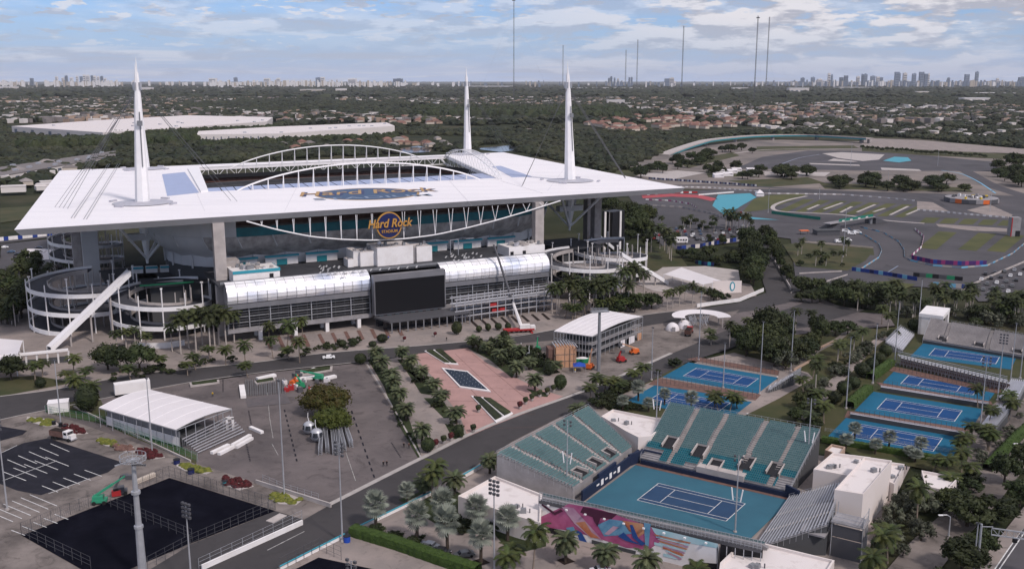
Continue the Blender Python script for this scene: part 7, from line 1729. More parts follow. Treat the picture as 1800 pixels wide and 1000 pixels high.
banner('pale blue barrier line inside the near track bend', [(1512, 400), (1553, 410), (1580, 426), (1589, 440), (1590, 453), (1600, 459), (1640, 468), (1690, 472), (1736, 468), (1780, 447), (1806, 425)], 1.0, ['far_blue_glass', 'banner_sky', 'light_concrete'], 60); banner('pale blue barrier line outside the near track bend', [(1490, 402), (1521, 415), (1545, 430), (1550, 442), (1545, 454), (1514, 474)], 1.0, ['banner_sky', 'light_concrete'], 30)
banner('cream wall along the top of the little lawn', [(1410, 426), (1470, 431), (1535, 437)], 1.0, ['cream_wall'], 8); banner('pale kerb wall below the lawn', [(1405, 482), (1440, 480), (1480, 478)], .8, ['light_concrete'], 6); banner('pale wall along the lane beyond the junction', [(1390, 516), (1440, 500), (1490, 484)], .8, ['light_concrete'], 8)
banner('white wall before the right edge car park', [(1690, 512), (1730, 492), (1770, 475), (1810, 458)], 1.2, ['light_concrete'], 14); banner('dark hoarding with green ends below the near track bend', [(1605, 486), (1650, 490), (1692, 494)], 2.2, ['black', 'dark_steel', 'green_paint'], 7); banner('blue and white hoarding end by the car park corner', [(1640, 503), (1700, 508)], 2.2, ['banner_sky', 'light_concrete', 'banner_blue'], 6)
banner('teal and navy hoarding beyond the stretched canopy', [(1222, 464), (1238, 467), (1255, 468)], 2.2, ['navy', 'teal_trim', 'navy'], 6); banner('blue trucks and hoardings row under trees right of the spiral ramp', [(1190, 440), (1230, 436), (1265, 429), (1300, 424)], 2.6, ['navy', 'banner_blue', 'stand_grey', 'navy', 'far_white'], 18)
p = up(1196, 428); wt = thing('site_trailer', 'white site trailer in the shaded lot right of the spiral ramp', 'trailer', p); MB().box(tuple(p+ZU*.8), (9, 3.4, 3.2), .1).build('body', M['white_paint'], wt); [MB().tube(p+Vector((x, -1.8, .5)), p+Vector((x, -1.2, .5)), .5, None, 8).build('wheel', M['rubber'], wt) for x in (-3, 3)]
for k in range(5): MB().box(tuple(p+Vector((-3.4+k*1.7, -1.85, 2.2))), (.9, .1, .9), .1).build('window', M['dark_glass'], wt)
p = up(1707, 355); rs = thing('round_stand', 'round raised stand with yellow and orange panels by the distant track', 'stand', p)
m = MB(); n = 24
for k in range(n):
    t0, t1 = 2*math.pi*k/n, 2*math.pi*(k+1)/n; a, b_ = p+Vector((22*math.cos(t0), 22*math.sin(t0), 0)), p+Vector((22*math.cos(t1), 22*math.sin(t1), 0)); MB().face([a+ZU*.5, b_+ZU*.5, b_+ZU*4, a+ZU*4]).build('panel', M[['dark_steel', 'stand_grey', 'orange_paint', 'dark_steel'][k % 4 if k > 12 else 0]], rs)
MB().tube(p+ZU*3.9, p+ZU*4.1, 21.5, None, 24).build('platform', M['stand_grey'], rs)
for k in range(26): t = rr.random()*6.28; q_ = p+Vector((math.cos(t), math.sin(t), 0))*rr.random()*18+ZU*4.1; MB().box(tuple(q_), (2.4, 1.4, 1+rr.random()*1.4), t).build('kit_box', M[rr.choice(['yellow_paint', 'dark_steel', 'white_paint', 'stand_grey'])], rs)
p = up(1781, 415); tb2 = thing('timing_tower', 'grey boxy tower with red edge at the right edge beside the striped field', 'tower', p); MB().box(tuple(p), (6, 5, 13)).build('body', M['stand_grey'], tb2); MB().box(tuple(p+Vector((1.5, -2.6, 0))), (3, .3, 4)).build('door', M['black'], tb2); MB().box(tuple(p+Vector((-3, -2.6, 0))), (.6, .4, 13)).build('red_edge', M['red_paint'], tb2)
p = up(1335, 345); ww = thing('marquee', 'small white pointed tent at the tip of the turquoise runoff', 'tent', p); MB().box(tuple(p), (7, 6, 3)).build('walls', M['tent'], ww); MB().tube(p+ZU*3, p+ZU*6, 5, .3, 4).build('roof', M['tent'], ww)
for k in range(14):
    px, py = [(60+rr.random()*36, 452+rr.random()*14), (1235+rr.random()*90, 300+rr.random()*14)][k % 2]; p = up(px, py); o = thing('marquee', f'white marquee in the {"camp left of the stadium" if k % 2 == 0 else "paddock strip behind the right roof corner"}', 'tent', p, 0, f'white marquees {"left of the stadium" if k % 2 == 0 else "in the paddock"}'); MB().box(tuple(p), (11, 6, 3.2), .2).build('walls', M['tent'], o); MB().prism([(p.x-5.6, p.y-3.1), (p.x+5.6, p.y-3.1), (p.x+5.6, p.y+3.1), (p.x-5.6, p.y+3.1)], 3.2, [3.3, 3.3, 4.6, 4.6]).build('roof', M['tent'], o)
# ------------------------------------------------------------------ vegetation
vr = random.Random(21)
def frond(m, base, az, el, L_, droop, n=7, lw=.55, seg_w=.07, m_i=0, leaf_l=.55):
    """feather leaf: arched rib with hanging leaflets on both sides"""
    d = Vector((math.cos(az), math.sin(az), 0)); s_ = Vector((-d.y, d.x, 0)); pts = []; p = Vector(base); e = el
    for k in range(n+1):
        pts.append(p.copy()); p = p+(d*math.cos(e)+ZU*math.sin(e))*(L_/n); e -= droop/n
    for k in range(n):
        a, b_ = pts[k], pts[k+1]; w0 = seg_w*(1-k/n)+.015; t = (b_-a).normalized()
        m.face([a-s_*w0, a+s_*w0, b_+s_*w0*.8, b_-s_*w0*.8])
        if k == 0: continue
        ll = leaf_l*math.sin(math.pi*min(1, (k+.6)/(n+.4)))**.6
        for j in range(2):
            q = a.lerp(b_, .15+.5*j); dn = -ZU*(.35+.4*vr.random())
            for sg in (-1, 1):
                tip = q+s_*sg*ll*1.5+t*ll*.9+dn*ll; m.face([q-t*(L_/n*.15), q+t*(L_/n*.62), tip])
    return m
def trunk_mb(h, r0, r1, bend=.25, n=5, az=0):
    m = MB(); pts = [Vector((bend*math.sin(k/n*1.5)*math.cos(az), bend*math.sin(k/n*1.5)*math.sin(az), h*k/n)) for k in range(n+1)]
    for k in range(n): t0, t1 = k/n, (k+1)/n; m.tube(pts[k], pts[k+1], r0+(r1-r0)*t0, r0+(r1-r0)*t1, 7, cap=False)
    return m, pts[-1]
def palm_proto(kind, seed, split=False):
    global vr
    vr = random.Random(seed)
    names = {'royal': 'royal_palm', 'coco': 'coconut_palm', 'date': 'date_palm'}
    r = thing(names[kind], 'palm', 'palm')
    if kind == 'royal': m, top = trunk_mb(9, .26, .17, .1); m.build('trunk', M['trunk_pale'], r); MB().tube(top, top+ZU*1.1, .2, .12, 7).build('crown_shaft', M['coco_leaf'], r); top = top+ZU*1.0; N_, L_, lm = 22, 3.5, 'palm_leaf'
    elif kind == 'coco': m, top = trunk_mb(9, .22, .13, .9, az=seed); m.build('trunk', M['trunk_palm'], r); N_, L_, lm = 24, 3.8, 'coco_leaf'
    else: m, top = trunk_mb(5.5, .42, .36, .05); m.build('trunk', M['trunk_dark'], r); MB().ball(top, .75, .75, .7, 9, 6, jag=.3).build('boot_crown', M['trunk_palm'], r); N_, L_, lm = 44, 3.9, 'date_leaf'
    if split:
        for k in range(N_):
            t = k/N_; m = MB(); el = {'royal': 1.25, 'coco': 1.15, 'date': 1.35}[kind]-t*(1.6 if kind != 'date' else 1.9); frond(m, top, k*2.399+vr.random()*.3, el, L_*(.85+.25*vr.random()), 1.3+vr.random()*.5, 8, leaf_l=.62); m.build('frond', M[lm], r)
    else:
        m = MB()
        for k in range(N_):
            t = k/N_; el = {'royal': 1.25, 'coco': 1.15, 'date': 1.35}[kind]-t*(1.6 if kind != 'date' else 1.9); frond(m, top, k*2.399+vr.random()*.3, el, L_*(.85+.25*vr.random()), 1.3+vr.random()*.5, 6, leaf_l=.66)
        m.build('crown', M[lm], r)
    return Proto(r)
def bismarck_proto(seed):
    rr = random.Random(seed); r = thing('silver_fan_palm', 'palm', 'palm'); m, top = trunk_mb(4.2, .3, .25, .1); m.build('trunk', M['trunk_dark'], r)
    for k in range(26):
        az = k*2.399; el = 1.3-2.2*(k/26); d = Vector((math.cos(az)*math.cos(el), math.sin(az)*math.cos(el), math.sin(el))); stem = top+d*1.25; s_ = d.cross(ZU).normalized() if abs(d.z) < .99 else Vector((1, 0, 0)); u_ = s_.cross(d); m = MB(); m.bar(top, stem, .07)
        R_f = 1.15+.2*rr.random(); n = 13
        for i in range(n):
            a0, a1 = -2.1+4.2*i/n, -2.1+4.2*(i+.8)/n; am = (a0+a1)/2; f = lambda a_, q: stem+(d*math.cos(a_)+s_*math.sin(a_))*q+u_*(-.12*q*q)
            m.face([stem, f(a0, R_f*.72), f(am, R_f*1.08), f(a1, R_f*.72)])
        m.build('fan_leaf', M['bismarck_leaf'], r)
    return Proto(r)
def tree_proto(name, leaf_m, w_, h, th, seed, nclump=32, per=60, ls=.36, trunk='trunk_dark', flat_=1.0, lean=0):
    rr = random.Random(seed); r = thing(name, 'tree', 'tree'); m = MB(); top = Vector((0, 0, th)); m.tube((0, 0, 0), top, .28*w_/8+.08, .18*w_/8+.05, 7)
    cl = []
    for k in range(nclump):
        t = rr.random()*6.283; u_ = rr.random(); el = math.asin(min(1, -.25+1.25*u_)); q = .62+.30*rr.random()
        c = Vector((math.cos(t)*math.cos(el)*w_/2*q, math.sin(t)*math.cos(el)*w_/2*q, th+h*.38+math.sin(el)*h*.55*q)); cl.append((c, w_*(.12+.09*rr.random())))
    for k in range(5): c = cl[k*3][0]; m.tube(top-ZU*.3*k*.2, c, .09*w_/8+.03, .03, 5)
    m.build('trunk', M[trunk], r)
    b = MB()
    for c, rad in cl:
        for i in range(per):
            d = Vector((rr.gauss(0, 1), rr.gauss(0, 1), rr.gauss(0, .8))).normalized(); p = c+d*rad*(.62+.60*rr.random()**1.3); s_ = ls*(.6+.9*rr.random())
            n_ = (d+Vector((rr.gauss(0, .5), rr.gauss(0, .5), rr.gauss(0, .5)))).normalized(); a = n_.cross(Vector((rr.random(), rr.random(), rr.random()))).normalized(); c2_ = n_.cross(a)
            b.face([p-a*s_, p-c2_*s_*.6, p+a*s_, p+c2_*s_*.6])
        b.ball(c, rad*.62, rad*.62, rad*.55, 7, 5, jag=.4, seed=rr.random()*9)
    b.build('crown', M[leaf_m], r); return Proto(r)
def topiary_proto(leaf_m, w_, h, seed, n=500, name='round_shrub'):
    rr = random.Random(seed); r = thing(name, 'shrub', 'shrub'); MB().tube((0, 0, 0), (0, 0, h*.3), .15, .12, 6).build('stem', M['trunk_dark'], r); b = MB().ball((0, 0, h*.55), w_*.46, w_*.46, h*.44, 12, 8, jag=.12, seed=seed)
    for i in range(n):
        d = Vector((rr.gauss(0, 1), rr.gauss(0, 1), rr.gauss(0, 1))).normalized(); p = Vector((d.x*w_*.47, d.y*w_*.47, h*.55+d.z*h*.45)); s_ = .16*(.6+.8*rr.random()); a = d.cross(Vector((rr.random(), rr.random(), 1))).normalized(); c2_ = (d+a*.5).normalized(); b.face([p-a*s_, p+c2_*s_, p+a*s_])
    b.build('foliage', M[leaf_m], r); return Proto(r)
royal = [palm_proto('royal', s) for s in (1, 2, 3)]; coco = [palm_proto('coco', s) for s in (4, 5, 6)]; date = [palm_proto('date', s) for s in (7, 8)]
date_n = [palm_proto('date', s, True) for s in (17, 18)]; coco_n = [palm_proto('coco', s, True) for s in (14, 15)]
bis = [bismarck_proto(31), bismarck_proto(32)]
broad = [tree_proto('broadleaf_tree', 'tree_leaf', 8, 6, 2.0, s) for s in (41, 42, 43)]
bushes = [tree_proto('bush', 'bush_leaf', 4.5, 3.2, .4, s, 14, 34, .26) for s in (51, 52)]
greyb = [tree_proto('grey_shrub', 'grey_leaf', 5, 3.4, .7, s, 16, 36, .24) for s in (61, 62)]
topi = [topiary_proto('bush_leaf', 3.4, 3.0, s) for s in (71, 72)]
HP = {'royal': 10.2, 'coco': 9.2, 'date': 5.8, 'bis': 4.6}
def palm(kind, px, pyb, pyc, label, group=None, near=False):
    g_ = up(px, pyb); h = zat(g_, pyc); pr = {'royal': royal, 'coco': coco_n if near else coco, 'date': date_n if near else date, 'bis': bis}[kind]
    s_ = h/HP[kind]; sx = max(.95, min(1.35, s_)); vr_ = random.Random(px*31+pyb)
    vr_.choice(pr).put(label, group, Vector((g_.x, g_.y, .05)), vr_.random()*6.28, (sx*(.92+.16*vr_.random()), sx, s_))
def tree(pr, px, pyb, wpx, hpx, label, group=None, w0=8.0, h0=7.6):
    g_ = up(px, pyb); s_ = g_.y/F; sx, sz = wpx*s_/w0, hpx*s_/h0/.92; random.Random(px).choice(pr).put(label, group, Vector((g_.x, g_.y, .05)), random.Random(px*7+pyb).random()*6.28, (sx, sx, sz))
# plaza: three rows of date palms
rowA = [(662, 641, 617), (672, 658, 634), (688, 678, 655), (692, 690, 668), (702, 712, 688), (714, 740, 716), (742, 780, 752)]
rowB = [(707, 637, 616), (722, 650, 630), (741, 672, 650), (762, 690, 672), (776, 712, 692), (802, 745, 722)]
rowC = [(831, 612, 596), (856, 622, 606), (879, 640, 620), (908, 664, 642), (940, 688, 664), (975, 655, 640)]
for nm, rw in (('left', rowA), ('middle', rowB), ('right', rowC)):
    for k, (x, yb, yc) in enumerate(rw): palm('date', x, yb, yc, f'date palm in the {nm} planted row of the pink plaza, {ORD[k]} from the stadium road', 'date palms in the plaza rows', True)
for k, (x, yb, yc) in enumerate([(884, 610, 594), (912, 632, 614), (893, 622, 604), (930, 650, 634)]): palm('date', x, yb, yc, f'date palm in the dark thicket right of the plaza, {ORD[k]} from the stadium road', 'date palms in the dark thicket')
for pts in ([(650, 638), (668, 637), (690, 660), (722, 745), (740, 800), (735, 805), (700, 745), (675, 680)], [(698, 632), (715, 632), (742, 660), (740, 672), (712, 650)], [(714, 652), (735, 655), (768, 690), (760, 695), (740, 692)], [(745, 700), (775, 700), (800, 735), (780, 735), (765, 720)], [(782, 745), (812, 752), (818, 768), (806, 774), (795, 770)], [(822, 612), (900, 606), (965, 640), (985, 655), (960, 660), (915, 640), (900, 665), (860, 632)], [(925, 683), (945, 688), (968, 690), (962, 698), (940, 696)]):
    sheet('planting_bed', M['dark_bed'], pts, .15)
rr = random.Random(77)
def picks(poly, n):
    xs = [p[0] for p in poly]; ys = [p[1] for p in poly]; o = []; t = 0
    while len(o) < n and t < n*80:
        t += 1; x, y = min(xs)+rr.random()*(max(xs)-min(xs)), min(ys)+rr.random()*(max(ys)-min(ys))
        if in_poly(x, y, poly): o.append((x, y))
    return sorted(o)
def nth(label, k, n): return label+f', {ORD[k]} from left' if n <= 20 else label
def scat(poly, n, pr, w_, h_, label, group, jit=.35):
    for k, (x, y) in enumerate(picks(poly, n)):
        q = 1+(rr.random()-.5)*2*jit; tree(pr, x, y, w_*q, h_*q*(1+(rr.random()-.5)*.3), nth(label, k, n), group, *((8.0, 7.6) if pr is broad else (4.5, 3.6) if pr is bushes else (5, 4.1) if pr is greyb else (3.4, 3)))
def pscat(poly, n, kind, hpx, label, group, jit=.2):
    for k, (x, y) in enumerate(picks(poly, n)): palm(kind, x, y, y-hpx*(1+(rr.random()-.5)*2*jit), nth(label, k, n), group)
for poly, n in (([(650, 638), (668, 637), (722, 745), (740, 800), (700, 745), (675, 680)], 16), ([(714, 652), (735, 655), (768, 690), (740, 692)], 6), ([(745, 700), (775, 700), (800, 735), (780, 735)], 6), ([(782, 745), (812, 752), (818, 768), (800, 770)], 4)): scat(poly, n, bushes, 12, 8, 'low dark bush under the plaza date palms', 'low bushes under the plaza palms')
scat([(822, 612), (890, 604), (960, 632), (980, 655), (950, 655), (905, 636), (890, 650), (860, 630)], 26, bushes, 20, 18, 'dark bush in the thicket right of the pink plaza', 'dark bushes of the right plaza thicket')
for k, (x, yb, w_, h_) in enumerate([(634, 640, 23, 18), (752, 795, 26, 26), (985, 685, 24, 26), (965, 660, 22, 24), (887, 608, 20, 26), (806, 768, 20, 22), (72, 681, 21, 17), (155, 725, 44, 50)]):
    tree(topi, x, yb, w_, h_, ['clipped round shrub at the road corner of the work yard', 'clipped ball shrub at the near end of the left plaza row', 'clipped ball shrub beside the junction left of the works', 'clipped dark shrub behind the one at the junction', 'tall clipped shrub by the crane on the stadium road', 'dark clipped shrub at the near plaza kerb', 'clipped ball shrub at the left roadside', 'large dark clipped shrub left of the white pavilion'][k], None, 3.4, 3.0)
# the big yellow-brown tree pair on the yard
t1 = tree_proto('broadleaf_tree', 'brown_leaf', 12, 7.5, 1.6, 91, 66, 70, .34); g_ = up(572, 728); t1.put('big brown-tinged round tree on the work yard, behind the greener one', None, g_, 0, (1.22, .95, 1.05))
t2 = tree_proto('broadleaf_tree', 'olive_leaf', 10, 6.0, 1.2, 92, 58, 70, .32); g_ = up(584, 757); t2.put('bright yellow-green round tree on the work yard above the truss stacks', None, g_, 0, (1.1, .95, 1.0))
# royal palms before the stadium
for k, (x, yb, yc) in enumerate([(303, 618, 575), (318, 622, 560), (332, 612, 552), (345, 620, 556), (356, 606, 548), (370, 622, 552), (385, 606, 545), (398, 612, 550), (412, 602, 552), (378, 612, 558)]): palm('royal', x, yb, yc, f'royal palm in the clump right of the left spiral ramp, {ORD[k]} from the left', 'royal palms beside the left ramp')
for k, (x, yb, yc) in enumerate([(222, 612, 582), (238, 606, 578), (206, 615, 585), (258, 618, 590)]): palm('royal', x, yb, yc, f'palm before the left spiral ramp, {ORD[k]} in order of the group', 'palms before the left spiral')
for k, (x, yb, yc) in enumerate([(432, 648, 606), (397, 642, 612), (480, 630, 596), (504, 620, 570), (472, 604, 572), (527, 638, 598), (534, 600, 562), (508, 632, 612), (436, 664, 640), (344, 650, 625), (370, 632, 612)]): palm('coco', x, yb, yc, f'coconut palm between the club front and the road, {ORD[k]} of the scattered row', 'coconut palms before the club front')
for k, (x, yb, yc) in enumerate([(62, 670, 642), (75, 664, 638), (128, 660, 628), (148, 672, 650), (136, 686, 664), (160, 722, 678), (140, 716, 668), (122, 672, 655), (230, 668, 645), (282, 648, 628), (330, 660, 640)]): palm('coco', x, yb, yc, f'coconut palm along the left stretch of the stadium road, {ORD[k]} of the group', 'coconut palms on the left roadside')
for k, (x, yb, w_, h_) in enumerate([(190, 650, 50, 42), (212, 655, 50, 44), (246, 652, 56, 44), (20, 668, 50, 40), (5, 560, 60, 50), (38, 560, 50, 48)]): tree(broad, x, yb, w_, h_, ['dark broad tree left of three before the left ramp foot', 'dark broad tree in the middle of three before the left ramp foot', 'dark broad tree right of three before the left ramp foot', 'thin green tree in front of the left stretched canopy', 'dark tree at the left edge beside the spiral ramp', 'dark tree just left of the leftmost spiral ramp'][k])
pscat([(0, 500), (48, 490), (50, 560), (40, 580), (0, 590)], 16, 'royal', 40, 'dark palm in the grove at the left edge below the stadium corner', 'palms of the left edge grove'); pscat([(60, 470), (150, 470), (140, 492), (60, 492)], 12, 'royal', 22, 'dark palm behind the leftmost spiral ramp', 'palms behind the left spiral')
scat([(0, 470), (60, 470), (60, 560), (0, 600)], 14, broad, 34, 26, 'dark tree in the grove at the left edge below the stadium corner', 'trees of the left edge grove')
scat([(160, 665), (400, 632), (480, 622), (400, 642), (200, 672)], 22, bushes, 16, 9, 'low roadside bush in the planted verge left of the plaza', 'low bushes along the stadium road'); scat([(465, 628), (545, 615), (640, 600), (630, 612), (540, 626), (470, 634)], 16, bushes, 14, 9, 'low bush in the planted strip before the entrance', 'low bushes before the entrance')
for k, (x, yb, w_, h_) in enumerate([(577, 612, 9, 8), (585, 611, 8, 7), (602, 610, 17, 12), (622, 606, 16, 10), (672, 602, 22, 14), (655, 610, 16, 10), (803, 588, 20, 22), (842, 584, 12, 11), (858, 582, 12, 13), (876, 580, 14, 12), (893, 580, 12, 12)]): tree(topi, x, yb, w_, h_, f'round clipped shrub in the strip between the club front and road, {ORD[k]} from the left', 'clipped shrubs before the club', 3.4, 3.0)
# right of the facade: thick palm belt
pscat([(950, 545), (1060, 535), (1130, 520), (1140, 545), (1060, 558), (980, 562)], 26, 'royal', 50, 'dark royal palm in the thick belt right of the silver facade', 'royal palms of the belt right of the facade'); pscat([(985, 560), (1080, 548), (1130, 545), (1120, 556), (1030, 566)], 12, 'coco', 26, 'light green palm at the front of the belt right of the facade', 'light palms of the belt')
scat([(1020, 560), (1060, 550), (1150, 532), (1148, 550), (1080, 562)], 10, broad, 32, 24, 'dark tree at the road side of the palm belt', 'dark trees of the palm belt')
for k, (x, yb, yc) in enumerate([(1172, 545, 514), (1182, 542, 512), (1194, 538, 508), (1217, 537, 502), (1232, 535, 508), (1204, 528, 505)]): palm('royal', x, yb, yc, f'palm between the stretched canopy and the road bend, {ORD[k]} from the left', 'palms by the stretched canopy')
scat([(1245, 528), (1262, 518), (1290, 524), (1262, 532)], 5, bushes, 20, 14, 'bush at the road bend right of the stretched canopy', 'bushes at the road bend')
scat([(1300, 430), (1330, 440), (1338, 500), (1318, 515), (1308, 480)], 20, broad, 30, 30, 'tree in the row along the left side of the upper road', 'trees left of the upper road'); scat([(1342, 415), (1356, 430), (1382, 480), (1392, 505), (1378, 492), (1350, 445)], 20, broad, 18, 20, 'tree in the hedge row along the right side of the upper road', 'trees right of the upper road')
scat([(1160, 455), (1230, 450), (1300, 446), (1305, 462), (1260, 466), (1180, 458)], 16, broad, 22, 13, 'tree between the shaded lot and the pale plaza', 'trees before the shaded lot'); scat([(1060, 372), (1110, 368), (1150, 392), (1140, 440), (1100, 420)], 26, broad, 26, 22, 'dark tree behind the right spiral ramps', 'trees behind the right ramps'); pscat([(1140, 400), (1330, 392), (1330, 402), (1150, 425)], 12, 'royal', 18, 'small palm among the cars of the shaded lot', 'palms in the shaded lot')
pscat([(1270, 398), (1320, 400), (1320, 412), (1275, 410)], 10, 'royal', 28, 'dark palm at the top end of the upper road', 'palms at the top of the upper road'); pscat([(1140, 440), (1180, 425), (1180, 460), (1145, 470)], 7, 'royal', 36, 'dark palm right of the rightmost spiral ramp', 'palms right of the right ramp')
scat([(1140, 395), (1300, 388), (1325, 405), (1300, 428), (1170, 432)], 12, broad, 14, 10, 'small tree between the rows of the shaded lot', 'small trees in the shaded lot')
# grove by the practice courts
scat([(1285, 600), (1380, 598), (1385, 648), (1300, 645)], 14, broad, 44, 40, 'tree in the dense dark grove behind the far left practice court', 'trees of the grove by the practice court'); scat([(1360, 620), (1390, 615), (1388, 655), (1365, 655)], 4, greyb, 40, 32, 'grey green tree at the right side of the grove', 'grey green trees of the grove')
for k, (x, yb, yc) in enumerate([(1313, 588, 562), (1342, 590, 555), (1330, 596, 568), (1372, 580, 552), (1398, 580, 546), (1425, 575, 548), (1282, 610, 570), (1247, 602, 582), (1250, 606, 592)]): palm('royal', x, yb, yc, f'palm at the junction above the grove, {ORD[k]} of the group', 'palms at the junction')
for k, (x, yb, w_, h_) in enumerate([(1402, 640, 44, 36), (1420, 632, 44, 34), (1443, 602, 34, 36), (1385, 622, 34, 30), (1438, 590, 36, 34), (1468, 590, 32, 24), (1490, 588, 30, 22), (1425, 612, 36, 26)]): tree(broad, x, yb, w_, h_, f'rounded dark shrub tree between junction and garden path, {ORD[k]} of the cluster', 'shrub trees by the garden path')
scat([(1395, 512), (1520, 520), (1580, 545), (1560, 552), (1480, 545), (1400, 530)], 26, broad, 30, 22, 'dark tree in the belt beyond the junction', 'trees of the belt beyond the junction'); pscat([(1470, 545), (1600, 560), (1800, 570), (1800, 545), (1640, 535), (1500, 520)], 60, 'royal', 34, 'dark palm in the belt behind the gateway and the grey grandstand', 'palms of the belt behind the grandstand')
scat([(1560, 560), (1800, 585), (1800, 560), (1600, 545)], 16, greyb, 22, 18, 'grey green shrub behind the grey grandstand', 'grey shrubs behind the grandstand'); scat([(1690, 555), (1800, 560), (1800, 580), (1700, 578)], 10, broad, 30, 18, 'dark tree behind the grey grandstand', 'dark trees behind the grandstand')
for k, (x, yb, yc) in enumerate([(1478, 625, 600), (1515, 612, 580), (1550, 570, 540), (1433, 690, 640), (1428, 665, 630), (1472, 635, 605), (1440, 720, 690), (1428, 740, 712), (1456, 705, 690), (1500, 618, 590), (1412, 690, 665), (1424, 755, 728), (1448, 745, 712), (1560, 580, 553)]): palm('royal' if k % 2 else 'coco', x, yb, yc, f'palm in the dry garden left of the right-hand courts, {ORD[k]} of the group', 'palms of the dry garden')
scat([(1400, 700), (1440, 680), (1520, 600), (1560, 590), (1540, 612), (1470, 670), (1430, 712)], 26, greyb, 18, 12, 'low grey green shrub in the dry garden', 'grey shrubs of the dry garden'); scat([(1390, 735), (1425, 700), (1440, 720), (1440, 765), (1400, 752)], 14, broad, 26, 20, 'dark tree behind the right corner of the large teal stand', 'trees behind the teal stand'); scat([(1400, 700), (1450, 660), (1540, 590), (1560, 600), (1440, 715)], 14, bushes, 16, 10, 'green bush in the dry garden', 'bushes of the dry garden')
for k, (x, yb, w_, h_) in enumerate([(1467, 710, 26, 22), (1483, 694, 28, 24), (1500, 684, 26, 22), (1515, 662, 30, 24), (1532, 650, 26, 20), (1545, 640, 24, 20), (1556, 628, 24, 22), (1570, 600, 26, 20), (1606, 582, 24, 20)]): tree(topi, x, yb, w_, h_, f'dark round clipped shrub left of the right-hand courts, {ORD[k]} from the near end', 'round clipped shrubs by the courts', 3.4, 3.0)
def hedge(label, pts, w_, h):
    P_ = [up(*p) for p in pts]; r = thing('hedge', label, 'hedge', (P_[0].x, P_[0].y, 0)); m = MB(); rr_ = random.Random(len(label)); lf = MB()
    for a, b_ in zip(P_[:-1], P_[1:]):
        d, s_ = nn2(a, b_); n = max(2, int((b_-a).length/.9)); prof_ = [(-1, 0), (-1.02, .55), (-.9, .95), (-.4, 1.03), (.4, 1.03), (.9, .95), (1.02, .55), (1, 0)]
        m.grid([[a.lerp(b_, k/n)+s_*(x*w_/2*(1+.14*noise.noise(Vector((k*.9, x*3, 1)))))+ZU*(z*h*(1+.1*noise.noise(Vector((k*.8, x*2, 5))))) for x, z in prof_] for k in range(n+1)])
        for k in range(int((b_-a).length*w_*14)):
            t = rr_.random(); side = rr_.random(); x, z = (rr_.random()*2-1, 1.02) if side < .6 else (rr_.choice([-1, 1])*1.02, rr_.random()); p = a.lerp(b_, t)+s_*(x*w_/2)+ZU*(z*h); v = Vector((rr_.gauss(0, 1), rr_.gauss(0, 1), rr_.gauss(0, 1))).normalized()*.2; v2 = v.cross(Vector((rr_.random(), rr_.random(), 1))).normalized()*.16; lf.face([p-v, p+v2, p+v])
    m.build('clipped_mass', M['hedge'], r); lf.build('leaves', M['hedge'], r, kind='stuff')
hedge('long bright green clipped hedge above the cobbled yard, bottom centre', [(620, 938), (700, 962), (780, 990), (840, 1010)], 3.0, 2.2); hedge('bright hedge block beside the third right-hand court', [(1492, 718), (1526, 688)], 3.2, 2.4); hedge('bright hedge block beside the second right-hand court', [(1530, 668), (1566, 642)], 3.0, 2.4)
hedge('bright hedge by the service road at the right edge', [(1735, 828), (1770, 790), (1806, 755)], 2.6, 2.0); hedge('dark hedge between the nearest right-hand court and the low cream block', [(1445, 775), (1590, 800), (1660, 812)], 2, 1.6)
# silver fan palms
for k, (x, yb, yc) in enumerate([(661, 932, 882), (716, 888, 858), (733, 955, 900), (780, 930, 878), (787, 972, 910), (845, 990, 934), (838, 935, 888), (892, 950, 905)]): palm('bis', x, yb, yc, f'silver grey fan palm in the courtyard left of the painted wall, {ORD[k]} from the left', 'silver fan palms of the courtyard')
for k, (x, yb, yc) in enumerate([(1122, 705, 678), (1094, 722, 702), (1140, 724, 706), (1168, 712, 690), (1214, 722, 696)]): palm('bis', x, yb, yc, f'silver fan palm behind the two teal stands, {ORD[k]} of the group', 'silver fan palms behind the teal stands')
for k, (x, yb, yc) in enumerate([(1486, 790, 770), (1502, 772, 750), (1538, 798, 778), (1562, 788, 765), (1598, 806, 790), (1618, 800, 776), (1608, 812, 796)]): palm('bis', x, yb, yc, f'silver fan palm in front of the nearest right-hand court, {ORD[k]} from the left', 'silver fan palms before the right-hand court')
for k, (x, yb, yc) in enumerate([(746, 870, 845), (758, 882, 828), (772, 872, 818), (799, 868, 840), (861, 832, 806), (1016, 735, 716)]): palm('coco' if k in (1, 2) else 'date', x, yb, yc, f'green palm on the road side of the silver palms, {ORD[k]} from the left', None, True)
for k, (x, yb, yc) in enumerate([(885, 1035, 978), (936, 1010, 935), (994, 988, 948), (1063, 1003, 968), (1136, 1025, 982), (905, 1000, 960), (1230, 1030, 1000)]): palm('date' if k in (2, 3, 4) else 'coco', x, yb, yc, f'palm in the yard below the painted wall, {ORD[k]} from the left', None, True)
for x, y in ((994, 986), (1063, 1002), (660, 930), (845, 988)): p = up(x, y); sheet('tree_pit', M['mulch'], [(x-16, y-2), (x+2, y-7), (x+17, y+1), (x-2, y+7)], .12)
for k, (x, yb, yc) in enumerate([(1044, 690, 662), (1062, 688, 668), (1083, 686, 666), (1095, 690, 672), (1126, 668, 642), (1040, 705, 680), (1110, 676, 655)]): palm('coco', x, yb, yc, f'coconut palm on the verge between road and practice courts, {ORD[k]} from the left', 'coconut palms on the court verge')
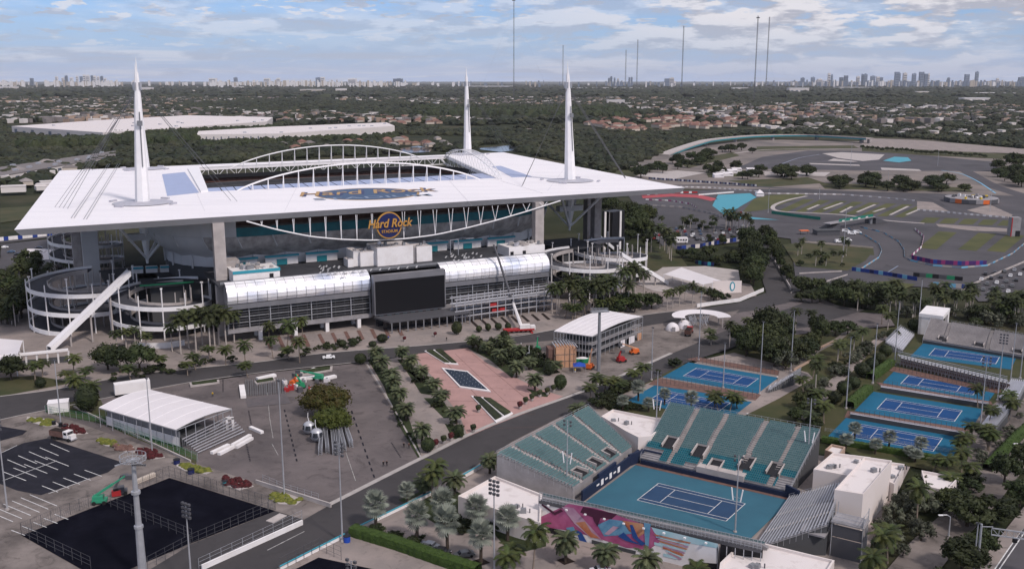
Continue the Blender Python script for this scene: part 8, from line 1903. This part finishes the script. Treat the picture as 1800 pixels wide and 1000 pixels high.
scat([(1030, 712), (1080, 690), (1180, 640), (1195, 640), (1120, 680), (1060, 720)], 22, bushes, 18, 12, 'dark bush on the verge between road and practice courts', 'bushes of the court verge'); scat([(1060, 718), (1110, 712), (1180, 722), (1120, 726)], 10, bushes, 18, 12, 'dark bush behind the white block between the stands', 'bushes behind the white block')
for k, (x, yb, yc) in enumerate([(1256, 715, 690), (1283, 722, 695), (1296, 718, 700), (1262, 722, 702)]): palm('coco', x, yb, yc, f'palm just behind the top rail of the large teal stand, {ORD[k]} from the left', 'palms behind the large teal stand')
scat([(775, 930), (820, 895), (900, 912), (905, 940), (850, 950)], 14, bushes, 26, 16, 'dark bush under the silver palms', 'bushes under the silver palms'); scat([(645, 925), (700, 938), (750, 955), (740, 965), (650, 938)], 9, bushes, 26, 14, 'dark bush behind the long hedge', 'bushes behind the long hedge')
# bottom right corner
for k, (x, yb, yc) in enumerate([(1611, 925, 860), (1540, 1010, 940), (1560, 990, 930), (1532, 1040, 975), (1690, 830, 795), (1698, 848, 815), (1664, 838, 808), (1640, 830, 806), (1680, 800, 775), (1700, 800, 768), (1672, 860, 835)]): palm('coco', x, yb, yc, f'coconut palm right of the tall white block, {ORD[k]} of the group', 'coconut palms in the bottom right corner', True)
for k, (x, yb, w_, h_) in enumerate([(1700, 925, 84, 50), (1745, 920, 80, 46), (1690, 1005, 84, 62), (1668, 895, 50, 34), (1765, 850, 56, 50), (1795, 830, 50, 50), (1792, 890, 60, 44), (1725, 975, 60, 44), (1650, 1060, 70, 60)]): tree(broad, x, yb, w_, h_, f'broad dark green tree in the bottom right corner, {ORD[k]} of the group', 'broad trees of the bottom right corner')
scat([(1570, 900), (1640, 880), (1660, 900), (1600, 980), (1560, 1000), (1545, 960)], 14, greyb, 44, 34, 'grey green shrub between the tall white block and the service road', 'grey shrubs by the service road'); scat([(1600, 850), (1680, 870), (1720, 840), (1700, 890), (1620, 900)], 12, bushes, 34, 24, 'dark bush around the white L-shaped roof', 'bushes around the white roof')
pscat([(1700, 720), (1760, 700), (1800, 720), (1740, 800), (1700, 780)], 8, 'coco', 34, 'palm in the brown yard at the right edge', 'palms of the brown yard'); scat([(1710, 790), (1760, 740), (1800, 730), (1770, 780), (1720, 820)], 10, greyb, 20, 12, 'reddish grey shrub in the brown yard', 'shrubs of the brown yard')
# around the track
scat([(1395, 445), (1480, 440), (1500, 470), (1400, 470)], 8, bushes, 12, 9, 'small bush on the little lawn', 'bushes on the little lawn'); pscat([(1395, 440), (1500, 440), (1490, 475), (1395, 475)], 8, 'royal', 22, 'small palm on the little lawn below the track', 'palms on the little lawn')
scat([(1350, 308), (1400, 300), (1440, 308), (1400, 318)], 10, broad, 26, 14, 'round dark tree in the pale distant lot', 'trees in the distant lot'); scat([(1462, 322), (1540, 322), (1560, 330), (1620, 332), (1640, 322), (1700, 326), (1702, 338), (1560, 337), (1470, 333)], 26, broad, 26, 14, 'dark tree in the band between the distant track and the lots', 'trees of the distant track band'); scat([(1740, 300), (1800, 290), (1800, 330), (1760, 330)], 14, broad, 26, 18, 'dark tree at the right edge by the distant track', 'trees at the right edge of the track')
for k in range(26): x = 1516+k*8.6; tree(broad, x, 262+(k*.55)+rr.random()*3, 8, 6, 'small round tree in the row along the distant highway', 'small trees along the distant highway')
scat([(1100, 305), (1180, 285), (1300, 262), (1330, 268), (1200, 300), (1120, 315)], 30, broad, 18, 12, 'dark tree along the far left track lots', 'trees of the far track lots'); scat([(1240, 300), (1340, 300), (1340, 322), (1250, 318)], 14, broad, 16, 12, 'dark tree in the paddock strip', 'trees of the paddock')
for o in [r.root for r in royal+coco+date+date_n+coco_n+bis+broad+bushes+greyb+topi]: assert o['label'] not in ('palm', 'tree', 'shrub'), o.name
